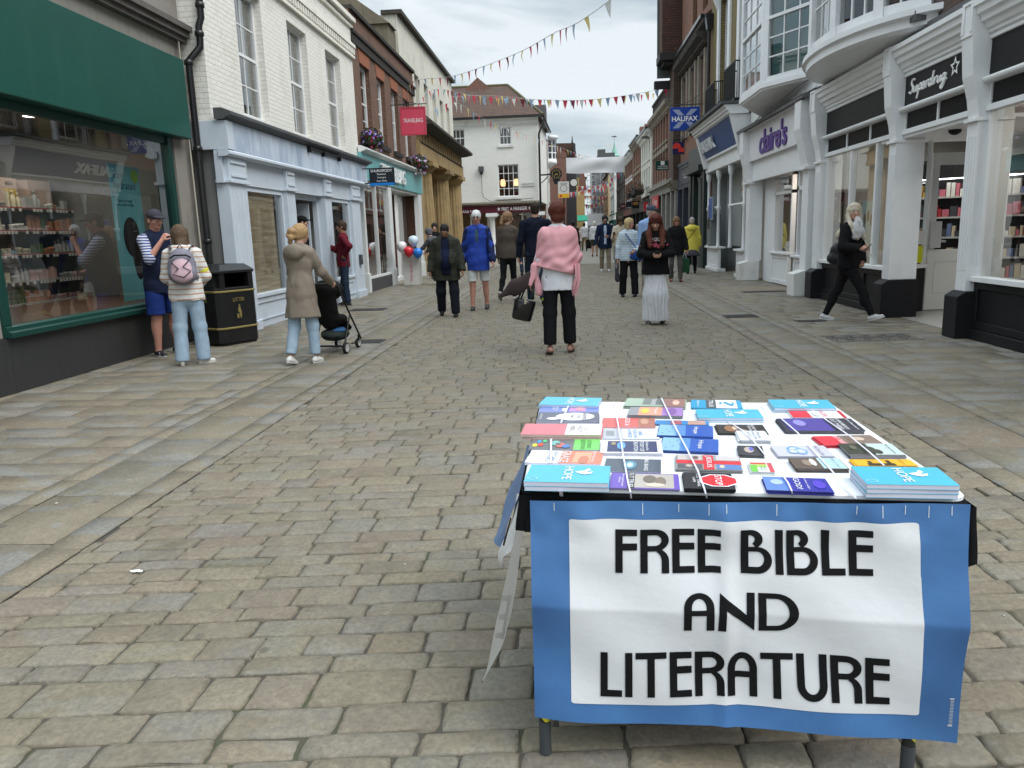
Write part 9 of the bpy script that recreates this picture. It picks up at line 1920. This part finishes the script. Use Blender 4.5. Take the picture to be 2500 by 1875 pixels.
mb = MB(); mb.tube([(.10, -.135, B17.neck[2]-.08), (.0, -.19, B17.chest[2]-.06), (-.12, -.17, B17.waist[2])], .012, 6, flat=.5); mb.build('bag_strap', cloth('strap_brown', (.06, .03, .02)), t17)
B18, t18 = person('young man in a navy blazer, pale blue shirt, khaki chinos and white trainers', 1478, 662, 527, 180, 'tan', P(WALK_L, thigh=((-5, 2), (6, 2)), shin=(-14, 4), heel=(8, 0), arm=((4, 14), (12, 12)), fore=((22, 4), (85, -40)), sh=.114), ('full', (.015, .012, .012)), [('shirt', cloth('pale_blue_oxford', (.40, .48, .62)), dict(g=.016, bottom=.5, name='shirt')), ('coat', cloth('navy_blazer', (.012, .020, .048)), dict(g=.032, bottom=.42, open=.045, name='blazer', hem=.104)), ('trousers', KHAKI, dict(name='chinos'))], ((.62, .62, .62), (.6, .6, .6)), h=.011)
B19, t19 = person('young man in a cream polo holding up a phone and a coffee cup', 1515, 670, 530, 176, 'tan', P(WALK_R, thigh=((4, 2), (-5, 2)), shin=(2, -12), arm=((10, 12), (16, 14)), fore=((108, -6), (95, -20)), head=(8, 22)), ('full', (.05, .035, .025)), [('top', cloth('cream_polo', (.52, .46, .36)), dict(g=.024, bottom=.5, sleeve=.01, name='polo')), ('trousers', GREYC, {})], ((.1, .1, .1), (.5, .5, .5)), glasses='clear', h=.011, hands=(1.0, 1.0))
phone(t19, B19, 'black phone held up by the man in the cream polo')
cc = t19.matrix_basis @ Vector(tuple(B19.wri[1]+B19.fd[1]*.09)); cp = empty('coffee_cup', cc, 0, 'brown takeaway coffee cup with a white lid held by the man in the cream polo', 'cup'); mb = MB(); mb.lathe([(0, -.06), (.03, -.06), (.04, .06), (0, .06)], n=14); mb.build('cup', mat('cup_brown', (.06, .03, .02), .6), cp); mb = MB(); mb.lathe([(.043, .06), (.043, .07), (.035, .08), (0, .08)], n=14); mb.build('lid', WHITE, cp)
person('white haired man seen from behind in a white shirt and dark green shorts', 1452, 626, 541, 0, 'leg', P(WALK_R, thigh=((3, 2), (-4, 2)), shin=(0, -10)), ('short', (.6, .58, .52)), [('top', WHC, dict(g=.03, bottom=.48)), ('trousers', cloth('dark_green_shorts', (.03, .04, .035)), dict(end=.05, cutz=.32, rk=.055, g=.03, name='shorts'))], ((.02, .02, .02), (.02, .02, .02)), h=.014)
person('dark haired man seen from behind in a crumpled white shirt and khaki trousers', 1427, 612, 543, 4, 'tan', P(WALK_L), ('short', (.02, .015, .012)), [('top', WHC, dict(g=.03, bottom=.5)), ('trousers', KHAKI, {})], ((.02, .02, .02), (.02, .02, .02)), h=.016)
carrier(1440, 596, 45, .45, .5, BLK_C, 'black bag swinging beside the white haired man in shorts', name='black_bag')
person('dark haired man with a teal and black rucksack just past the pink shawl', 1400, 646, 538, 8, 'fair', P(WALK_R), ('short', (.02, .015, .012)), [('top', BLK_C, dict(g=.04)), ('trousers', BLK_C, {})], ((.02, .02, .02), (.02, .02, .02)), h=.014)
person('grey haired man in a grey jacket behind the striped cardigan woman', 1557, 640, 546, 30, 'pink', P(WALK_R), ('short', (.35, .34, .33)), [('coat', cloth('mid_grey_jacket', (.16, .17, .19)), {}), ('trousers', DEND, {})], ((.02, .02, .02), (.02, .02, .02)), h=.014)
person('fair haired person half hidden behind the navy blazer', 1493, 632, 546, 186, 'pink', P(WALK_L), ('full', (.30, .22, .15)), [('top', cloth('camel_jacket', (.22, .17, .12)), {}), ('trousers', cloth('beige_trousers', (.33, .30, .25)), {})], ((.1, .1, .1), (.05, .05, .05)), h=.014)
far = [(1388, 616, 551, 'small fair haired walker in a lilac top beside the rucksack man', (.35, .3, .4), DEND), (1411, 622, 552, 'woman in a pale floral top in the far crowd', (.5, .42, .38), BLK_C), (1418, 610, 556, 'distant walker in navy left of the white shirted man', (.03, .04, .09), DEND), (1440, 606, 552, 'distant walker in black between the two white shirts', (.02, .02, .022), BLK_C), (1464, 604, 554, 'distant walker in dark grey right of the white haired man', (.06, .06, .065), DEND), (1395, 602, 557, 'distant walker in maroon at the left of the far crowd', (.12, .03, .04), BLK_C), (1405, 600, 558, 'distant walker in pale blue in the far crowd', (.3, .38, .5), BLK_C), (1447, 599, 557, 'tiny walker in cream far up the street', (.45, .42, .36), DEND), (1470, 599, 557, 'tiny walker in red far up the street', (.4, .04, .04), BLK_C), (1482, 601, 556, 'tiny walker in white beside the blazer man\'s shoulder', (.55, .55, .56), DEND), (1504, 605, 554, 'distant walker in black near the right hand shops', (.02, .02, .022), BLK_C), (1525, 615, 551, 'distant walker in green near the right hand shops', (.05, .10, .06), DEND)]
for k, (x, yb, yt, lb, c_, tr_) in enumerate(far):
 person(lb, x, yb, yt, (0, 180, 10, 170)[k % 4], ('fair', 'tan', 'pink')[k % 3], WALK_R if k % 2 else WALK_L, ('full' if k % 2 else 'short', ((.03, .02, .02), (.2, .13, .08), (.35, .33, .3))[k % 3]), [('top', cloth('far_top_%d' % k, c_), dict(g=.03)), ('trousers', tr_, {})], ((.03, .03, .03), (.03, .03, .03)), h=.022, group='walkers in the far crowd')
def vape_pose(): return dict(thigh=((28, 2), (-20, 3)), shin=(22, -22), heel=(-18, 10), arm=((10, 26), (-6, 20)), fore=((85, -6), (30, -26)), head=(-72, 2), lean=3, wide=.96, twist=-30, sh=.09)
B21, t21 = person('woman with long platinum hair in a black fleece striding past the drugstore', 2072, 785, 490, -112, 'fair', vape_pose(), ('long', (.52, .46, .36)), [('top', cloth('black_fleece', (.009, .009, .010), .95), dict(g=.036, bottom=.48, name='fleece', fold=.012, hem=.104, slack=.012)), ('trousers', BLK_C, dict(rt=.060, rk=.036, ra=.026, g=.004, fold=.002, name='leggings'))], ((.5, .5, .5), (.6, .6, .6)), h=.009, hands=(1.0, .8), pos=(4.02, 11.5, 0))
phone(t21, B21, 'phone held out by the vaping woman')
bg = empty('shoulder_bag', t21.matrix_basis @ Vector((-.27, -.12, .98)), t21.rotation_euler.z, 'soft black leather shoulder bag on the vaping woman\'s hip', 'bag'); v, f = blob([('e', V3(0, 0, 0), V3(.12, .16, .17)), ('e', V3(0, -.02, -.08), V3(.13, .18, .12))], .01, .01); mesh_from_np('bag_body', v, f, mat('soft_black_leather', (.015, .016, .02), .4), bg); mb = MB(); mb.tube([(0, .05, .12), (.06, .10, .32), (.08, .04, .46)], .014, 6); mb.build('strap', BLK_C, bg)
mb = MB(); h0 = Vector(tuple(B21.wri[0]+B21.fd[0]*.08)); hd = Vector(tuple(B21.hp(.06, .02, -.06))); mb.tube([hd, hd+Vector((.05, .09, -.2)), Vector((.09, .24, 1.1)), Vector((.03, .27, .92)), Vector((.12, .30, .95)), h0], .0035, 5); o = mb.build('earphone_cable', mat('cable_white', (.7, .7, .7), .5), loc=t21.location, label='white earphone cable looping down from the vaping woman to her phone', cat='cable'); o.rotation_euler = t21.rotation_euler
v_ = [(-.02+.03*k+.01*math.sin(k*4), .5, B21.chest[2]+.03+.035*math.sin(k*2.3)) for k in range(5)]
vv = []; ff = []
for x, y, z in v_: b_ = len(vv); vv += [(x-.02, y, z), (x, y, z-.015), (x+.02, y, z), (x, y, z+.015)]; ff.append((b_, b_+1, b_+2, b_+3))
drape_on(child(t21, 'fleece'), vv, ff, None, (0, -1, 0), .005, 'red_print', mat('print_red', (.45, .06, .06), .7), t21)
m_ = bpy.data.materials.new('vapour'); m_.use_nodes = True; n_ = m_.node_tree.nodes; l_ = m_.node_tree.links; n_.clear(); mo = n_.new('ShaderNodeOutputMaterial'); pv = n_.new('ShaderNodeVolumePrincipled'); pv.inputs['Color'].default_value = (.95, .96, .98, 1)
tcn = n_.new('ShaderNodeTexCoord'); nzn = n_.new('ShaderNodeTexNoise'); nzn.inputs['Scale'].default_value = 16; nzn.inputs['Detail'].default_value = 4; crn = n_.new('ShaderNodeValToRGB'); crn.color_ramp.elements[0].position = .36; crn.color_ramp.elements[1].position = .55; mlt = n_.new('ShaderNodeMath'); mlt.operation = 'MULTIPLY'; mlt.inputs[1].default_value = 38
l_.new(tcn.outputs['Object'], nzn.inputs['Vector']); l_.new(nzn.outputs['Fac'], crn.inputs[0]); l_.new(crn.outputs[0], mlt.inputs[0]); l_.new(mlt.outputs[0], pv.inputs['Density']); l_.new(pv.outputs[0], mo.inputs['Volume'])
mp_ = Vector(tuple(B21.hp(0, .10, -.10))); v, f = blob([('e', V3(0, .03, -.0), V3(.045, .04, .05)), ('e', V3(.01, .06, -.07), V3(.075, .06, .08), .04), ('e', V3(-.01, .06, -.16), V3(.10, .07, .08), .04), ('e', V3(.03, .05, -.24), V3(.06, .05, .05), .04)], .012, .014)
o = mesh_from_np('vapour', v, f, m_)
o.location = t21.matrix_basis @ mp_; o.rotation_euler = (0, 0, R(-160)); tag(o, 'puff of white vapour below the blonde woman\'s mouth', 'vapour', kind='stuff')
# ---------------- litter bin
bn = empty('litter_bin', (-4.93, 10.72, 0), R(62), 'black litter bin with gold bands and LITTER lettering beside the drainpipe', 'litter bin')
BINB = mat('bin_black', (.012, .012, .013), .38, .3, 7, dirt=.15); GOLDP = mat('bin_gold', (.28, .22, .08), .45, .2, 8, metal=.3)
w = .34
def octp(a_, c_): return [(-a_+c_, -a_), (a_-c_, -a_), (a_, -a_+c_), (a_, a_-c_), (a_-c_, a_), (-a_+c_, a_), (-a_, a_-c_), (-a_, -a_+c_)]
mb = MB(); mb.prism(octp(w, .07), .03, .80, 'z'); mb.prism(octp(w*.96, .07), 0, .03, 'z'); mb.build('body', BINB, bn, bevel=.008)
mb = MB(); mb.box(-w+.02, w-.02, w-.10, w-.001, .8, 1.0); mb.box(-w+.001, -w+.08, -w+.08, w-.10, .8, 1.0); mb.box(w-.08, w-.001, -w+.08, w-.10, .8, 1.0); mb.box(-w+.06, -w+.14, -w+.001, -w+.08, .8, 1.0); mb.box(w-.14, w-.06, -w+.001, -w+.08, .8, 1.0); mb.build('hood_post', BINB, bn)
mb = MB(); A_ = octp(w+.02, .08); C_ = octp(w-.08, .06); mb.add([(x, y, 1.0) for x, y in A_]+[(x, y, 1.035) for x, y in A_]+[(x, y, 1.12) for x, y in C_], [tuple(range(8))[::-1]]+[(i, (i+1) % 8, 8+(i+1) % 8, 8+i) for i in range(8)]+[(8+i, 8+(i+1) % 8, 16+(i+1) % 8, 16+i) for i in range(8)]+[tuple(range(16, 24))]); mb.build('lid', BINB, bn, bevel=.006)
for z_ in (.225, .735): mb = MB(); mb.prism(octp(w+.012, .072), z_, z_+.028, 'z'); mb.build('gold_band', GOLDP, bn, bevel=.006)
for rz_ in (0, R(-90), R(90)):
 Rz = Matrix.Rotation(rz_, 4, 'Z')
 text_obj('lettering', 'LITTER', GOLDP, Rz @ facing(0, -w-.003, .63), bn, w=.2, h=.05, depth=.004)
 mb = MB(); mb.box(-.12, .12, -w-.004, -w-.001, .585, .59, M=Rz); mb.box(-.07, .07, -w-.005, -w-.001, .34, .575, M=Rz); mb.build('emblem_plate', BINB, bn)
 mb = MB(); mb.sphere((0, -w-.006, .54), (.014, .003, .016), 6, M=Rz); mb.prism([(-.02, .52), (.012, .525), (.03, .44), (.02, .37), (.0, .37), (-.005, .44), (-.03, .47)], -w-.009, -w-.005, 'y', M=Rz); mb.prism([(-.05, .37), (-.02, .37), (-.015, .43), (-.055, .43)], -w-.009, -w-.005, 'y', M=Rz); mb.build('emblem', GOLDP, bn)
